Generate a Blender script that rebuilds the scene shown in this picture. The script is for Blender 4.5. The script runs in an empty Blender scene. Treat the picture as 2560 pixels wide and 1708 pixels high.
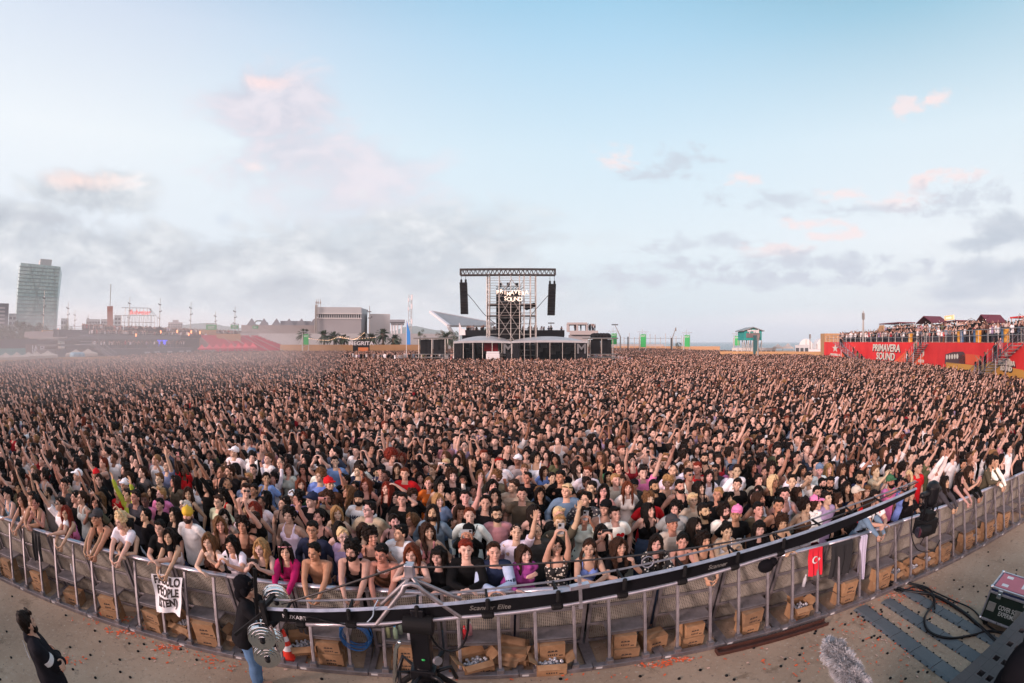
import bpy, bmesh, math, random
import numpy as np
from math import sin, cos, pi, radians as R, hypot, atan2
from mathutils import Vector, Matrix
SC = bpy.context.scene
COL = SC.collection
rng = random.Random(11)
nr = np.random.RandomState(5)
# ------------------------------------------------------------------ camera
H, F = 4.25, 17.0
cam = bpy.data.cameras.new('camera')
camo = bpy.data.objects.new('camera', cam)
COL.objects.link(camo)
SC.camera = camo
cam.type = 'PANO'
try:
 cam.panorama_type = 'FISHEYE_EQUISOLID'; cam.fisheye_lens = F; cam.fisheye_fov = pi
except Exception:
 cam.cycles.panorama_type = 'FISHEYE_EQUISOLID'; cam.cycles.fisheye_lens = F; cam.cycles.fisheye_fov = pi
cam.sensor_width = 36
cam.clip_start = 0.05
cam.clip_end = 30000
camo.location = (0, 0, H)
camo.rotation_euler = (pi/2, 0, 0)
SC.view_settings.view_transform = 'Standard'
SC.view_settings.look = 'None'
SC.view_settings.exposure = 0.3
SC.view_settings.gamma = 1.0
SC.render.engine = 'CYCLES'
SC.cycles.max_bounces = 5
SC.cycles.diffuse_bounces = 1
SC.cycles.glossy_bounces = 2
SC.cycles.transmission_bounces = 4
SC.cycles.transparent_max_bounces = 12
SC.cycles.volume_bounces = 1
SC.cycles.use_denoising = True
# ------------------------------------------------------------------ pixel geometry (photo is 2560 x 1708)
def ray(px, py):
 x = (px-1280)/2560*36; y = -(py-854)/2560*36; r = hypot(x, y) or 1e-9
 t = 2*math.asin(r/2/F)
 return np.array([sin(t)*x/r, cos(t), sin(t)*y/r])
O3 = np.array([0, 0, H])
def P(px, py, z=0.0):                     # where the ray meets the height z
 d = ray(px, py); return O3 + d*((z-H)/d[2])
def PD(px, py, dist):                     # at a horizontal distance (in units of .8 m)
 dist *= .8; d = ray(px, py); return O3 + d*(dist/hypot(d[0], d[1]))
def AZ(px, py=854):
 d = ray(px, py); return atan2(d[0], d[1])
def srgb(r, g, b):
 f = lambda c: (c/255/12.92 if c/255 <= .04045 else ((c/255+.055)/1.055)**2.4)
 return (f(r), f(g), f(b), 1)
# ------------------------------------------------------------------ node helper
class NT:
 def __init__(s, tree): s.t = tree; s.n = tree.nodes; s.l = tree.links
 def new(s, typ, **kw):
  n = s.n.new(typ)
  for k, v in kw.items(): setattr(n, k, v)
  return n
 def put(s, sock, v):
  if isinstance(v, bpy.types.NodeSocket): s.l.new(v, sock)
  elif v is not None:
   try: sock.default_value = v
   except Exception: sock.default_value = tuple(v)[:len(sock.default_value)]
 def math(s, op, a, b=None, c=None, clamp=False):
  n = s.new('ShaderNodeMath', operation=op); n.use_clamp = clamp
  s.put(n.inputs[0], a); s.put(n.inputs[1], b)
  if c is not None: s.put(n.inputs[2], c)
  return n.outputs[0]
 def mix(s, f, a, b, typ='MIX'):
  n = s.new('ShaderNodeMix', data_type='RGBA', blend_type=typ)
  s.put(n.inputs[0], f); s.put(n.inputs[6], a); s.put(n.inputs[7], b)
  return n.outputs[2]
 def smooth(s, x, a, b, lo=0.0, hi=1.0):
  n = s.new('ShaderNodeMapRange', interpolation_type='SMOOTHSTEP')
  s.put(n.inputs[0], x); n.inputs[1].default_value = a; n.inputs[2].default_value = b
  n.inputs[3].default_value = lo; n.inputs[4].default_value = hi
  return n.outputs[0]
 def ramp(s, x, stops, interp='LINEAR'):
  n = s.new('ShaderNodeValToRGB'); cr = n.color_ramp; cr.interpolation = interp
  while len(cr.elements) < len(stops): cr.elements.new(1.0)
  for e, (p, c) in zip(cr.elements, stops): e.position = p; e.color = c if len(c) == 4 else (*c, 1)
  s.put(n.inputs[0], x); return n.outputs[0]
 def noise(s, vec, scale=5, detail=3, rough=.5, out=0, dist=0.0):
  n = s.new('ShaderNodeTexNoise'); s.put(n.inputs['Vector'], vec)
  n.inputs['Scale'].default_value = scale; n.inputs['Detail'].default_value = detail
  n.inputs['Roughness'].default_value = rough; n.inputs['Distortion'].default_value = dist
  return n.outputs[out]
 def vmath(s, op, a, b=None, out=0):
  n = s.new('ShaderNodeVectorMath', operation=op); s.put(n.inputs[0], a); s.put(n.inputs[1], b)
  return n.outputs[out]
# ------------------------------------------------------------------ world: evening sky
SUN_EL, SUN_AZ = R(14), R(-128)           # azimuth measured from +Y towards +X
world = bpy.data.worlds.new('World'); SC.world = world; world.use_nodes = True
def build_world():
 k = NT(world.node_tree)
 bg = k.n['Background']
 sky = k.new('ShaderNodeTexSky', sky_type='NISHITA'); sky.sun_disc = False
 sky.sun_elevation = SUN_EL; sky.sun_rotation = SUN_AZ; sky.air_density = 1.0; sky.dust_density = 1.5
 tc = k.new('ShaderNodeTexCoord').outputs['Generated']
 d = k.vmath('NORMALIZE', tc)
 sep = k.new('ShaderNodeSeparateXYZ'); k.put(sep.inputs[0], d); x, y, z = sep.outputs
 az = k.math('ARCTAN2', x, y)
 el = k.math('ARCSINE', z)
 G = lambda *c: srgb(*c)
 t = k.math('DIVIDE', el, R(45))
 left = k.ramp(t, [(0, G(222, 222, 226)), (.25, G(222, 230, 238)), (.5, G(232, 238, 242)), (.8, G(204, 216, 232)), (1, G(160, 188, 216))])
 mid = k.ramp(t, [(0, G(190, 210, 220)), (.25, G(218, 230, 236)), (.5, G(204, 226, 238)), (.8, G(168, 208, 232)), (1, G(138, 192, 222))])
 right = k.ramp(t, [(0, G(216, 218, 220)), (.25, G(228, 233, 236)), (.5, G(212, 228, 236)), (.8, G(146, 192, 214)), (1, G(104, 162, 188))])
 fl = k.smooth(az, R(-62), R(12)); fr = k.smooth(az, R(10), R(62))
 base = k.mix(fr, k.mix(fl, left, mid), right)
 skyc = k.mix(1.0, sky.outputs[0], (.10, .10, .10, 1), 'MULTIPLY')
 base = k.mix(.12, base, skyc)
 zz = k.math('ADD', k.math('MAXIMUM', z, 0.0), .13)
 cv = k.new('ShaderNodeCombineXYZ'); k.put(cv.inputs[0], k.math('DIVIDE', x, zz)); k.put(cv.inputs[1], k.math('DIVIDE', y, zz))
 ae = k.new('ShaderNodeCombineXYZ'); k.put(ae.inputs[0], k.math('MULTIPLY', az, 1.0)); k.put(ae.inputs[1], k.math('MULTIPLY', el, 1.9))
 n2 = k.noise(ae.outputs[0], 5.5, 6, .6, dist=.35)
 n3 = k.noise(ae.outputs[0], 16, 4, .6, dist=.2)
 def puff(cx, cy, w, h, soft=.5, rough=1.1, nn=None, tilt=0.0):
  dd = ray(cx, cy); a0 = atan2(dd[0], dd[1]); e0 = math.asin(dd[2])
  sx = abs(AZ(cx+w/2)-AZ(cx-w/2))/2; e1 = math.asin(ray(cx, cy-h/2)[2]); sy = abs(e1-e0)+1e-4
  u = k.math('DIVIDE', k.math('SUBTRACT', az, a0), sx)
  v = k.math('DIVIDE', k.math('SUBTRACT', el, e0), sy)
  if tilt: v = k.math('SUBTRACT', v, k.math('MULTIPLY', u, tilt))
  r = k.math('SQRT', k.math('ADD', k.math('MULTIPLY', u, u), k.math('MULTIPLY', v, v)))
  s = k.math('ADD', k.math('SUBTRACT', 1.0, r), k.math('MULTIPLY', k.math('SUBTRACT', nn or n2, .5), rough*2.6))
  return k.smooth(s, 0.0, soft)
 def over(c, m, col, a=1.0):
  return k.mix(k.math('MULTIPLY', m, a), c, col)
 grey = k.ramp(k.math('ADD', k.math('MULTIPLY', n2, .7), k.math('MULTIPLY', n3, .3)),
     [(.34, G(158, 167, 178)), (.46, G(182, 190, 198)), (.55, G(202, 208, 213)), (.66, G(224, 227, 230))])
 c = base
 for a in [(680, 260, 520, 260, .6, .75, .0, .9), (740, 380, 560, 260, .8, .9, .0, .8), (930, 430, 460, 220, .8, 1.0, 0, .65),
    (620, 440, 300, 160, 1., 1.2, 0, .45), (860, 510, 800, 220, 1.1, .9, .1, .7)]:
  m = puff(*a[:4], soft=a[4], rough=a[5], tilt=a[6])
  c = over(c, m, k.mix(k.smooth(n2, .36, .62), G(190, 192, 205), G(218, 212, 220)), a[7])
 c = over(c, puff(660, 205, 200, 56, .9, 1.0), G(240, 214, 212), .7)
 c = over(c, puff(640, 420, 120, 60, .9, 1.2), G(248, 226, 222), .5)
 for a in [(200, 650, 1000, 250, .45, .8, 0, .95), (560, 690, 1300, 250, .5, .8, 0, .9), (950, 650, 1100, 290, .6, .95, 0, .85),
    (215, 480, 430, 150, .5, .8, -.1, .95), (40, 545, 520, 130, .5, .7, 0, .9), (1150, 570, 700, 190, .9, 1.0, 0, .65),
    (1000, 740, 1700, 190, .9, .5, 0, .8), (1250, 600, 600, 90, .8, 1.2, 0, .5)]:
  c = over(c, puff(*a[:4], soft=a[4], rough=a[5], tilt=a[6]), grey, a[7])
 c = over(c, puff(185, 450, 280, 80, .8, .9), G(246, 220, 212), .75)
 c = over(c, puff(120, 545, 420, 46, .9, .8), G(176, 182, 192), .6)
 c = over(c, puff(560, 545, 60, 60, .8, 1.3), G(196, 208, 220), .6)
 c = over(c, puff(300, 800, 1000, 80, 1., .5), G(228, 224, 222), .8)
 for a in [(1550, 395, 90, 40, 0), (1700, 400, 150, 46, 1), (1870, 445, 60, 30, 0), (1800, 500, 60, 30, 1), (2110, 485, 90, 26, 0),
    (2250, 500, 150, 40, 0), (2300, 450, 60, 30, 0), (2390, 440, 130, 36, 0), (2400, 500, 190, 80, 1), (2140, 525, 190, 26, 1),
    (2040, 560, 120, 24, 0), (1770, 610, 260, 34, 1), (1940, 625, 130, 34, 0), (2080, 590, 120, 22, 0), (1960, 660, 300, 52, 1),
    (2090, 660, 260, 50, 1), (2240, 690, 240, 44, 1), (1680, 665, 200, 26, 1), (1560, 700, 520, 34, 1), (1880, 700, 420, 34, 1),
    (2280, 262, 100, 40, 0), (2350, 240, 70, 30, 0), (1950, 500, 120, 40, 1), (1640, 440, 160, 24, 1)]:
  m = puff(a[0], a[1], a[2]*1.8, a[3]*1.6, soft=1.0, rough=1.35, nn=n3)
  c = over(c, m, G(238, 216, 214) if a[4] == 0 else G(184, 192, 204), .7)
 for a in [(2525, 580, 260, 100, .95), (2430, 610, 220, 50, .8), (2520, 680, 380, 95, .95), (2430, 720, 400, 80, .85), (2360, 735, 130, 30, .8), (2460, 775, 420, 40, .6)]:
  c = over(c, puff(*a[:4], soft=.8, rough=1.2), k.mix(n3, G(150, 166, 182), G(200, 206, 214)), a[4])
 c = over(c, puff(2100, 800, 1100, 70, 1., .5), G(242, 232, 230), .55)
 glow = k.math('MULTIPLY', k.smooth(y, .05, -.75), k.smooth(el, R(75), R(15)))
 c = k.mix(glow, c, (1.85, 1.24, 1.14, 1))
 c = over(c, k.smooth(z, 0.0, -.05), G(120, 110, 100), 1.0)
 k.put(bg.inputs[0], c)
 bg.inputs[1].default_value = 1.0
build_world()
world.cycles.sampling_method = 'MANUAL'; world.cycles.sample_map_resolution = 256
sun = bpy.data.lights.new('sun', 'SUN'); sun.energy = 4.5; sun.angle = R(10); sun.color = (1, .71, .65)
suno = bpy.data.objects.new('sun', sun); COL.objects.link(suno)
sd = Vector((sin(SUN_AZ)*cos(SUN_EL), cos(SUN_AZ)*cos(SUN_EL), sin(SUN_EL)))
suno.rotation_euler = sd.to_track_quat('Z', 'Y').to_euler()
suno.location = (-60, -60, 60)
# ------------------------------------------------------------------ geometry collector
def nrm(v):
 v = np.asarray(v, float); return v/(np.linalg.norm(v)+1e-12)
class Geo:
 """Collects closed solids into one vertex/face list with a material index per face."""
 def __init__(s): s.V = []; s.F = []; s.M = []; s.m = 0; s.n = 0
 def add(s, V, F):
  V = np.asarray(V, float); s.V.append(V); s.F += [tuple(i+s.n for i in f) for f in F]; s.M += [s.m]*len(F); s.n += len(V)
 def box(s, c, d, rot=None, taper=1.0):
  hx, hy, hz = np.array(d)/2
  V = np.array([(-hx, -hy, -hz), (hx, -hy, -hz), (hx, hy, -hz), (-hx, hy, -hz), (-hx*taper, -hy*taper, hz), (hx*taper, -hy*taper, hz), (hx*taper, hy*taper, hz), (-hx*taper, hy*taper, hz)])
  if rot is not None: V = V @ np.asarray(rot).T
  s.add(V+np.array(c), [(0, 3, 2, 1), (4, 5, 6, 7), (0, 1, 5, 4), (1, 2, 6, 5), (2, 3, 7, 6), (3, 0, 4, 7)])
 def beam(s, a, b, w, h=None, up=(0, 0, 1)):
  a = np.array(a, float); b = np.array(b, float); h = h or w; d = b-a; L = np.linalg.norm(d); d = d/L
  u = np.cross(d, up)
  if np.linalg.norm(u) < 1e-4: u = np.cross(d, (0, 1, 0))
  u = nrm(u); v = np.cross(u, d)
  s.box((a+b)/2, (L, w, h), rot=np.stack([d, u, v], 1))
 def tube(s, path, r, ry=None, n=8, cap=True, up=None, round_cap=True):
  path = [np.array(p, float) for p in path]; m = len(path)
  r = [r]*m if np.isscalar(r) else list(r); ry = r if ry is None else ([ry]*m if np.isscalar(ry) else list(ry))
  T = []
  for i in range(m):
   t = path[min(i+1, m-1)]-path[max(i-1, 0)]; T.append(nrm(t))
  u = np.array(up if up is not None else (0, 0, 1), float)
  if abs(np.dot(u, T[0])) > .95: u = np.array((1, 0, 0), float) if up is None else np.array((0, 1, .1))
  rings = []
  def fr(t, u):
   u = nrm(u-t*np.dot(u, t)); return u, np.cross(t, u)
  if up is not None: frames = [fr(t, u) for t in T]
  else:
   frames = []; cu = u
   for t in T:
    a, b = fr(t, cu); frames.append((a, b)); cu = a
  ang = np.arange(n)*2*pi/n
  def ring(c, a, b, ra, rb): return c+np.outer(np.cos(ang)*ra, a)+np.outer(np.sin(ang)*rb, b)
  if round_cap:
   rr = min(r[0], ry[0])
   for k in (.15, .5, .85): rings.append(ring(path[0]-T[0]*rr*cos(k*pi/2)*.9, *frames[0], r[0]*sin(k*pi/2), ry[0]*sin(k*pi/2)))
  for i in range(m): rings.append(ring(path[i], *frames[i], r[i], ry[i]))
  if round_cap:
   rr = min(r[-1], ry[-1])
   for k in (.85, .5, .15): rings.append(ring(path[-1]+T[-1]*rr*cos(k*pi/2)*.9, *frames[-1], r[-1]*sin(k*pi/2), ry[-1]*sin(k*pi/2)))
  V = np.concatenate(rings); Fc = []; K = len(rings)
  for i in range(K-1):
   for j in range(n):
    j2 = (j+1) % n; Fc.append((i*n+j, i*n+j2, (i+1)*n+j2, (i+1)*n+j))
  if cap: Fc.append(tuple(range(n))[::-1]); Fc.append(tuple((K-1)*n+j for j in range(n)))
  s.add(V, Fc)
 def ell(s, c, r, rot=None, nu=12, nv=8):
  V = [(0, 0, -1)]
  for i in range(1, nv):
   p = -pi/2+pi*i/nv
   for j in range(nu): V.append((cos(p)*cos(2*pi*j/nu), cos(p)*sin(2*pi*j/nu), sin(p)))
  V.append((0, 0, 1)); V = np.array(V)*np.array(r)
  if rot is not None: V = V @ np.asarray(rot).T
  Fc = []
  for j in range(nu):
   j2 = (j+1) % nu
   Fc.append((0, 1+j2, 1+j)); Fc.append((1+(nv-2)*nu+j, 1+(nv-2)*nu+j2, len(V)-1))
   for i in range(nv-2): Fc.append((1+i*nu+j, 1+i*nu+j2, 1+(i+1)*nu+j2, 1+(i+1)*nu+j))
  s.add(V+np.array(c), Fc)
 def prism(s, poly, z0, z1):
  n = len(poly); V = [(x, y, z0) for x, y in poly]+[(x, y, z1) for x, y in poly]
  s.add(V, [tuple(range(n))[::-1], tuple(range(n, 2*n))]+[(i, (i+1) % n, n+(i+1) % n, n+i) for i in range(n)])
 def quad(s, a, b, c, d): s.add([a, b, c, d], [(0, 1, 2, 3)])
 def slab(s, a, b, c, d, t):
  """a flat four-sided sheet a-b-c-d with real thickness t along its normal"""
  a, b, c, d = [np.array(q, float) for q in (a, b, c, d)]; n = nrm(np.cross(b-a, d-a))*t
  s.add([a, b, c, d, a+n, b+n, c+n, d+n], [(0, 3, 2, 1), (4, 5, 6, 7), (0, 1, 5, 4), (1, 2, 6, 5), (2, 3, 7, 6), (3, 0, 4, 7)])
 def disc(s, c, axis, r, t, n=20):
  axis = nrm(axis); c = np.array(c, float); s.tube([c-axis*t/2, c+axis*t/2], r, n=n, round_cap=False)
 def arrays(s): return (np.concatenate(s.V) if s.V else np.zeros((0, 3)))
 def mesh(s, name, mats=(), smooth=False):
  me = bpy.data.meshes.new(name); me.from_pydata(s.arrays().tolist(), [], s.F)
  for m in mats: me.materials.append(m)
  if len(mats) > 1: me.polygons.foreach_set('material_index', s.M)
  if smooth: me.polygons.foreach_set('use_smooth', [True]*len(me.polygons))
  me.update(); return me
def link(name, data, parent=None, loc=None, rotz=None):
 o = bpy.data.objects.new(name, data); COL.objects.link(o)
 if parent is not None: o.parent = parent
 if loc is not None: o.location = loc
 if rotz is not None: o.rotation_euler = (0, 0, rotz)
 return o
def tag(o, label=None, cat=None, group=None, kind=None):
 if label: o['label'] = label
 if cat: o['category'] = cat
 if group: o['group'] = group
 if kind: o['kind'] = kind
 return o
def thing(name, label, cat, loc=(0, 0, 0), rotz=0, group=None):
 return tag(link(name, None, None, loc, rotz), label, cat, group)
def part(name, geo, mats, parent=None, smooth=False, bevel=0, loc=None, rotz=None):
 if not isinstance(mats, (list, tuple)): mats = [mats]
 o = link(name, geo.mesh(name, mats, smooth), parent, loc, rotz)
 if bevel:
  b = o.modifiers.new('bevel', 'BEVEL'); b.width = bevel; b.segments = 2; b.limit_method = 'ANGLE'
 return o
def dup(o, parent=None, loc=None, rotz=None):
 c = o.copy(); COL.objects.link(c); c.parent = parent
 if loc is not None: c.location = loc
 if rotz is not None: c.rotation_euler = (0, 0, rotz)
 for ch in KIDS.get(o.name, ()): dup(ch, c)
 return c
KIDS = {}
def kids(root):
 """remember the children once, so that copying does not search the whole scene"""
 def walk(o):
  KIDS[o.name] = [c for c in COL.objects if c.parent == o]
  for c in KIDS[o.name]: walk(c)
 walk(root); return root
# ------------------------------------------------------------------ materials
def mat(name, col, rough=.7, metal=0.0, var=.12, scale=6.0, bump=0.0, spec=.5, alpha=None, coords='Object', detail=4, emit=0):
 m = bpy.data.materials.new(name); m.use_nodes = True; k = NT(m.node_tree); b = k.n['Principled BSDF']
 if len(col) == 3: col = (*col, 1)
 tc = k.new('ShaderNodeTexCoord').outputs[coords]
 n = k.noise(tc, scale, detail, .6)
 dark = tuple(c*(1-var) for c in col[:3])+(1,); lite = tuple(min(1, c*(1+var)) for c in col[:3])+(1,)
 k.put(b.inputs['Base Color'], k.mix(n, dark, lite))
 b.inputs['Roughness'].default_value = rough; b.inputs['Metallic'].default_value = metal
 b.inputs['Specular IOR Level'].default_value = spec
 if bump:
  bn = k.new('ShaderNodeBump'); bn.inputs['Strength'].default_value = bump; bn.inputs['Distance'].default_value = .02
  k.put(bn.inputs['Height'], k.noise(tc, scale*3, 6, .65)); k.put(b.inputs['Normal'], bn.outputs[0])
 if emit: b.inputs['Emission Color'].default_value = col; b.inputs['Emission Strength'].default_value = emit
 return m
# ------------------------------------------------------------------ people: figures built from joints, fused to one surface
def rx(a): c, s = cos(a), sin(a); return np.array([[1, 0, 0], [0, c, -s], [0, s, c]])
def ry_(a): c, s = cos(a), sin(a); return np.array([[c, 0, s], [0, 1, 0], [-s, 0, c]])
def rz(a): c, s = cos(a), sin(a); return np.array([[c, -s, 0], [s, c, 0], [0, 0, 1]])
class Pose:
 """A figure standing at the origin and facing -Y. arms: for each side the wrist target, elbow pole, hand direction, curl."""
 def __init__(s, g='m', lean=4, yaw=0, pitch=-6, roll=0, left=None, right=None, knee=0, twist=0, build=1.0, back=0.0):
  s.g, s.lean, s.yaw, s.pitch, s.roll, s.knee, s.twist, s.b = g, R(lean), R(yaw), R(pitch), R(roll), knee, R(twist), build
  s.H0 = np.array([0, back, .93 if g == 'm' else .89])
  s.pitch -= R(9); s.T = rx(s.lean) @ rz(s.twist)
  k = 1.0 if g == 'm' else .955
  s.k = k
  s.N = s.H0+s.T @ np.array([0, .012, .515*k])
  s.Rh = rz(s.yaw) @ rx(s.pitch) @ ry_(s.roll)
  s.HC = s.N+s.Rh @ np.array([0, -.020, .150*k])
  sw = (.160 if g == 'm' else .136)*(.5+.5*build)
  s.S = {-1: s.H0+s.T @ np.array([-sw, .012, .462*k]), 1: s.H0+s.T @ np.array([sw, .012, .462*k])}
  s.arm = {}
  for side, a in ((-1, right), (1, left)):
   a = a or {}
   S = s.S[side]
   W = np.array(a.get('w', (side*.27, -.03, .93*k)), float); pole = np.array(a.get('p', (side*.6, .5, -.5)), float)
   ua, fa = .285*k, .255*k
   d = W-S; L = np.linalg.norm(d)
   if L > (ua+fa)*.995: W = S+d/L*(ua+fa)*.995; d = W-S; L = np.linalg.norm(d)
   ca = (ua*ua+L*L-fa*fa)/(2*ua*L); ca = max(-1, min(1, ca)); dn = d/L
   pp = nrm(pole-dn*np.dot(pole, dn))
   E = S+dn*ua*ca+pp*ua*math.sqrt(max(0, 1-ca*ca))
   hd = nrm(a.get('h', W-E)); pn = np.array(a.get('n', (-side, 0, 0) if not a else (0, -1, 0)), float); pn = nrm(pn-hd*np.dot(pn, hd))
   s.arm[side] = (S, E, W, hd, pn, a.get('c', .35), a.get('f', None))
def body_geo(p, fine=True):
 g = Geo(); m = p.g == 'm'; k = p.k; B = p.b
 def tp(v): return p.H0+p.T @ np.array(v)
 if m: sec = [(-.10, .140, .105), (-.03, .160, .118), (.06, .150, .105), (.15, .140, .096), (.25, .150, .104), (.35, .166, .112), (.42, .160, .098), (.47, .115, .075), (.50, .070, .06)]
 else: sec = [(-.10, .150, .112), (-.03, .168, .122), (.06, .145, .103), (.15, .116, .084), (.25, .126, .090), (.34, .140, .098), (.41, .134, .086), (.46, .095, .066), (.49, .058, .052)]
 g.tube([tp((0, 0, z*k)) for z, _, _ in sec], [a*B for _, a, _ in sec], [b*B for _, _, b in sec], n=18, up=p.T @ np.array([1, 0, 0]))
 for sd in (-1, 1):
  S, E, W, hd, pn, c, fs = p.arm[sd]
  r0 = (.060 if m else .050)*(.4+.6*B)
  g.tube([tp((sd*.05, .02, .475*k)), tp((sd*.12, .018, .478*k)), S], [.05*B, .052*B, r0*.95], n=10)      # shoulder line
  if m: g.ell(tp((sd*.075, -.060, .36*k)), (.085*B, .042, .065), p.T, 12, 8)
  else: g.ell(tp((sd*.068, -.078, .325*k)), (.062*B, .058*B, .062*B), p.T, 12, 8)
  u = nrm(E-S)
  g.tube([S, S+(E-S)*.3, S+(E-S)*.6, E], [r0, r0*.93, r0*.80, r0*.66], n=10)
  g.tube([E, E+(W-E)*.25, E+(W-E)*.7, W], [r0*.66, r0*.72, r0*.55, r0*.43], n=10)
  hand_geo(g, W, hd, pn, sd, c, .92 if not m else 1.0, fs)
  hip = p.H0+np.array([sd*.088, 0, -.03]); kn = p.knee
  K = np.array([sd*.10, p.H0[1]*.6-.02-kn, .49*k]); A = np.array([sd*.105, p.H0[1]*.1+.03, .09])
  g.tube([hip, hip+(K-hip)*.5, K], [.088*B, .076*B, .054], n=12)
  g.tube([K, K+(A-K)*.3+np.array([0, .015, 0]), K+(A-K)*.7, A], [.053, .056, .043, .036], n=10)
  g.tube([A+np.array([0, .03, -.04]), A+np.array([sd*.01, -.06, -.055]), A+np.array([sd*.02, -.15, -.062])], [.038, .040, .030], [.036, .032, .02], n=10)
 nr_ = .056 if m else .046
 hb = p.HC+p.Rh @ np.array([0, .018, -.075])
 g.tube([p.N-p.T @ np.array([0, 0, .03]), p.N*.5+hb*.5, hb], [nr_*1.12, nr_, nr_*.96], n=12)
 HS = 1.09
 def hp(v): return p.HC+p.Rh @ (np.array(v)*HS)
 hs = 1.0 if m else .95
 ge = g.ell
 def E_(c, r, *a): ge(c, tuple(v*HS for v in r), *a)
 E_(hp((0, .014, .022)), (.073*hs, .092*hs, .094*hs), p.Rh, 16, 12)
 E_(hp((0, -.022, -.038)), (.056*hs, .066*hs, .072*hs), p.Rh, 14, 10)
 E_(hp((0, -.066, -.088)), (.026*hs, .024, .022), p.Rh, 10, 8)
 for sd in (-1, 1):
  E_(hp((sd*.034, -.058, -.026)), (.024, .024, .03), p.Rh, 10, 8)
  E_(hp((sd*.074*hs, .006, -.014)), (.010, .02, .031), p.Rh @ rz(sd*.4), 8, 6)
  E_(hp((sd*.027, -.071, .018)), (.026, .016, .009), p.Rh, 8, 6)
 g.tube([hp((0, -.083, .016)), hp((0, -.100, -.018)), hp((0, -.099, -.028))], [.008, .0115, .011], n=8)
 E_(hp((0, -.092, -.027)), (.017, .012, .009), p.Rh, 8, 6)
 E_(hp((0, -.083, -.056)), (.024, .012, .006), p.Rh, 8, 6); E_(hp((0, -.081, -.065)), (.020, .012, .007), p.Rh, 8, 6)
 return g
def hand_geo(g, W, d, n, side, curl=.35, s=1.0, fingers=None):
 """palm, four fingers of different lengths bent at two knuckles, and a thumb from the side of the palm"""
 w = np.cross(n, d)                       # across the palm
 w = w*(1 if side > 0 else -1)            # towards the thumb
 g.tube([W, W+d*.035*s, W+d*.082*s], [.026*s, .036*s, .040*s], [.020*s, .016*s, .013*s], n=10, up=w)
 L = [(.027, .040, .024, .020), (.009, .045, .028, .021), (-.010, .042, .026, .020), (-.028, .033, .020, .017)]
 for i, (o, a, b, c) in enumerate(L):
  cu = curl if fingers is None else fingers[i]
  base = W+d*.078*s+w*o*s; dirv = nrm(d+w*(o*4.5*(1-min(1, cu)))); ang = cu*.75
  pts = [base]
  for q, l in enumerate((a, b, c)):
   ax = nrm(np.cross(n, dirv)); dn = nrm(dirv*cos(ang)+n*sin(ang)); pts.append(pts[-1]+dn*l*s); dirv = dn; n_ = nrm(n*cos(ang)-dirv*0); ang = cu*1.0
   n = n
  g.tube(pts, [.0092*s, .0088*s, .0082*s, .0068*s], n=7)
 tb = W+d*.022*s+w*.024*s
 t1 = tb+nrm(d*.6+w*.75+n*.35)*.042*s; t2 = t1+nrm(d*.8+w*.35+n*(.3+curl*.5))*.030*s; t3 = t2+nrm(d*.9+w*.0+n*(.3+curl*.6))*.022*s
 g.tube([tb, t1, t2, t3], [.014*s, .0115*s, .0105*s, .008*s], n=7)
def top_geo(p, kind, e=.009):
 g = Geo(); m = p.g == 'm'; k = p.k; B = p.b
 def tp(v): return p.H0+p.T @ np.array(v)
 if m: sec = [(-.12, .190, .150), (-.03, .190, .148), (.06, .180, .136), (.15, .168, .124), (.25, .166, .120), (.35, .172, .122), (.42, .168, .110), (.455, .132, .090), (.482, .084, .070)]
 else: sec = [(-.10, .192, .150), (-.03, .190, .146), (.06, .164, .124), (.15, .128, .096), (.25, .134, .100), (.34, .148, .108), (.40, .144, .100), (.44, .112, .082), (.468, .074, .062)]
 if kind == 'crop': sec = [s_ for s_ in sec if s_[0] >= .14 and s_[0] < .37]
 if kind in ('tank',): sec = [s_ for s_ in sec if s_[0] < .405]
 g.tube([tp((0, -.002, z*k)) for z, _, _ in sec], [(a+e-.006)*B for _, a, _ in sec], [(b+e-.006)*B for _, _, b in sec], n=20, up=p.T @ np.array([1, 0, 0]), round_cap=False)
 for sd in (-1, 1):
  S, E, W, hd, pn, c, fs = p.arm[sd]; r0 = (.060 if m else .050)*(.4+.6*B)
  if m: g.ell(tp((sd*.072, -.056, .355*k)), (.088*B+e, .042+e, .068+e), p.T, 12, 8)
  else: g.ell(tp((sd*.068, -.078, .325*k)), (.062*B+e, .058*B+e, .062*B+e), p.T, 12, 8)
  if kind in ('tank', 'crop'):
   g.tube([tp((sd*.085, -.10*B, .36*k)), tp((sd*.09, -.055, .475*k)), tp((sd*.09, .03, .535*k)), tp((sd*.09, .10, .44*k)), tp((sd*.09, .105, .34*k))], .022 if kind == 'tank' else .011, .014 if kind == 'tank' else .011, n=8)
  else:
   g.tube([tp((sd*.045, .02, .470*k)), tp((sd*.12, .018, .478*k)), S], [.055*B+e, .058*B+e, r0+.008], n=10)
   if kind == 'tshirt':
    X = S+(E-S)*.62; g.tube([S, S+(E-S)*.3, X], [r0+.009, r0*.93+.014, r0*.82+.022], n=12, round_cap=False)
   else:
    g.tube([S, S+(E-S)*.5, E], [r0+e, r0*.88+e+.004, r0*.7+e+.006], n=12)
    g.tube([E, E+(W-E)*.5, E+(W-E)*.93], [r0*.7+e+.004, r0*.62+e+.004, r0*.45+e+.003], n=12)
 if kind in ('hoodie', 'coat'): g.tube([tp((-.07, -.05, .49*k)), tp((-.085, .03, .51*k)), tp((-.05, .085, .52*k)), tp((.05, .085, .52*k)), tp((.085, .03, .51*k)), tp((.07, -.05, .49*k))], .038, n=10); g.tube([tp((0, .02, .44*k)), tp((0, .025, .505*k))], [.10, .075], n=12)
 return g
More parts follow.
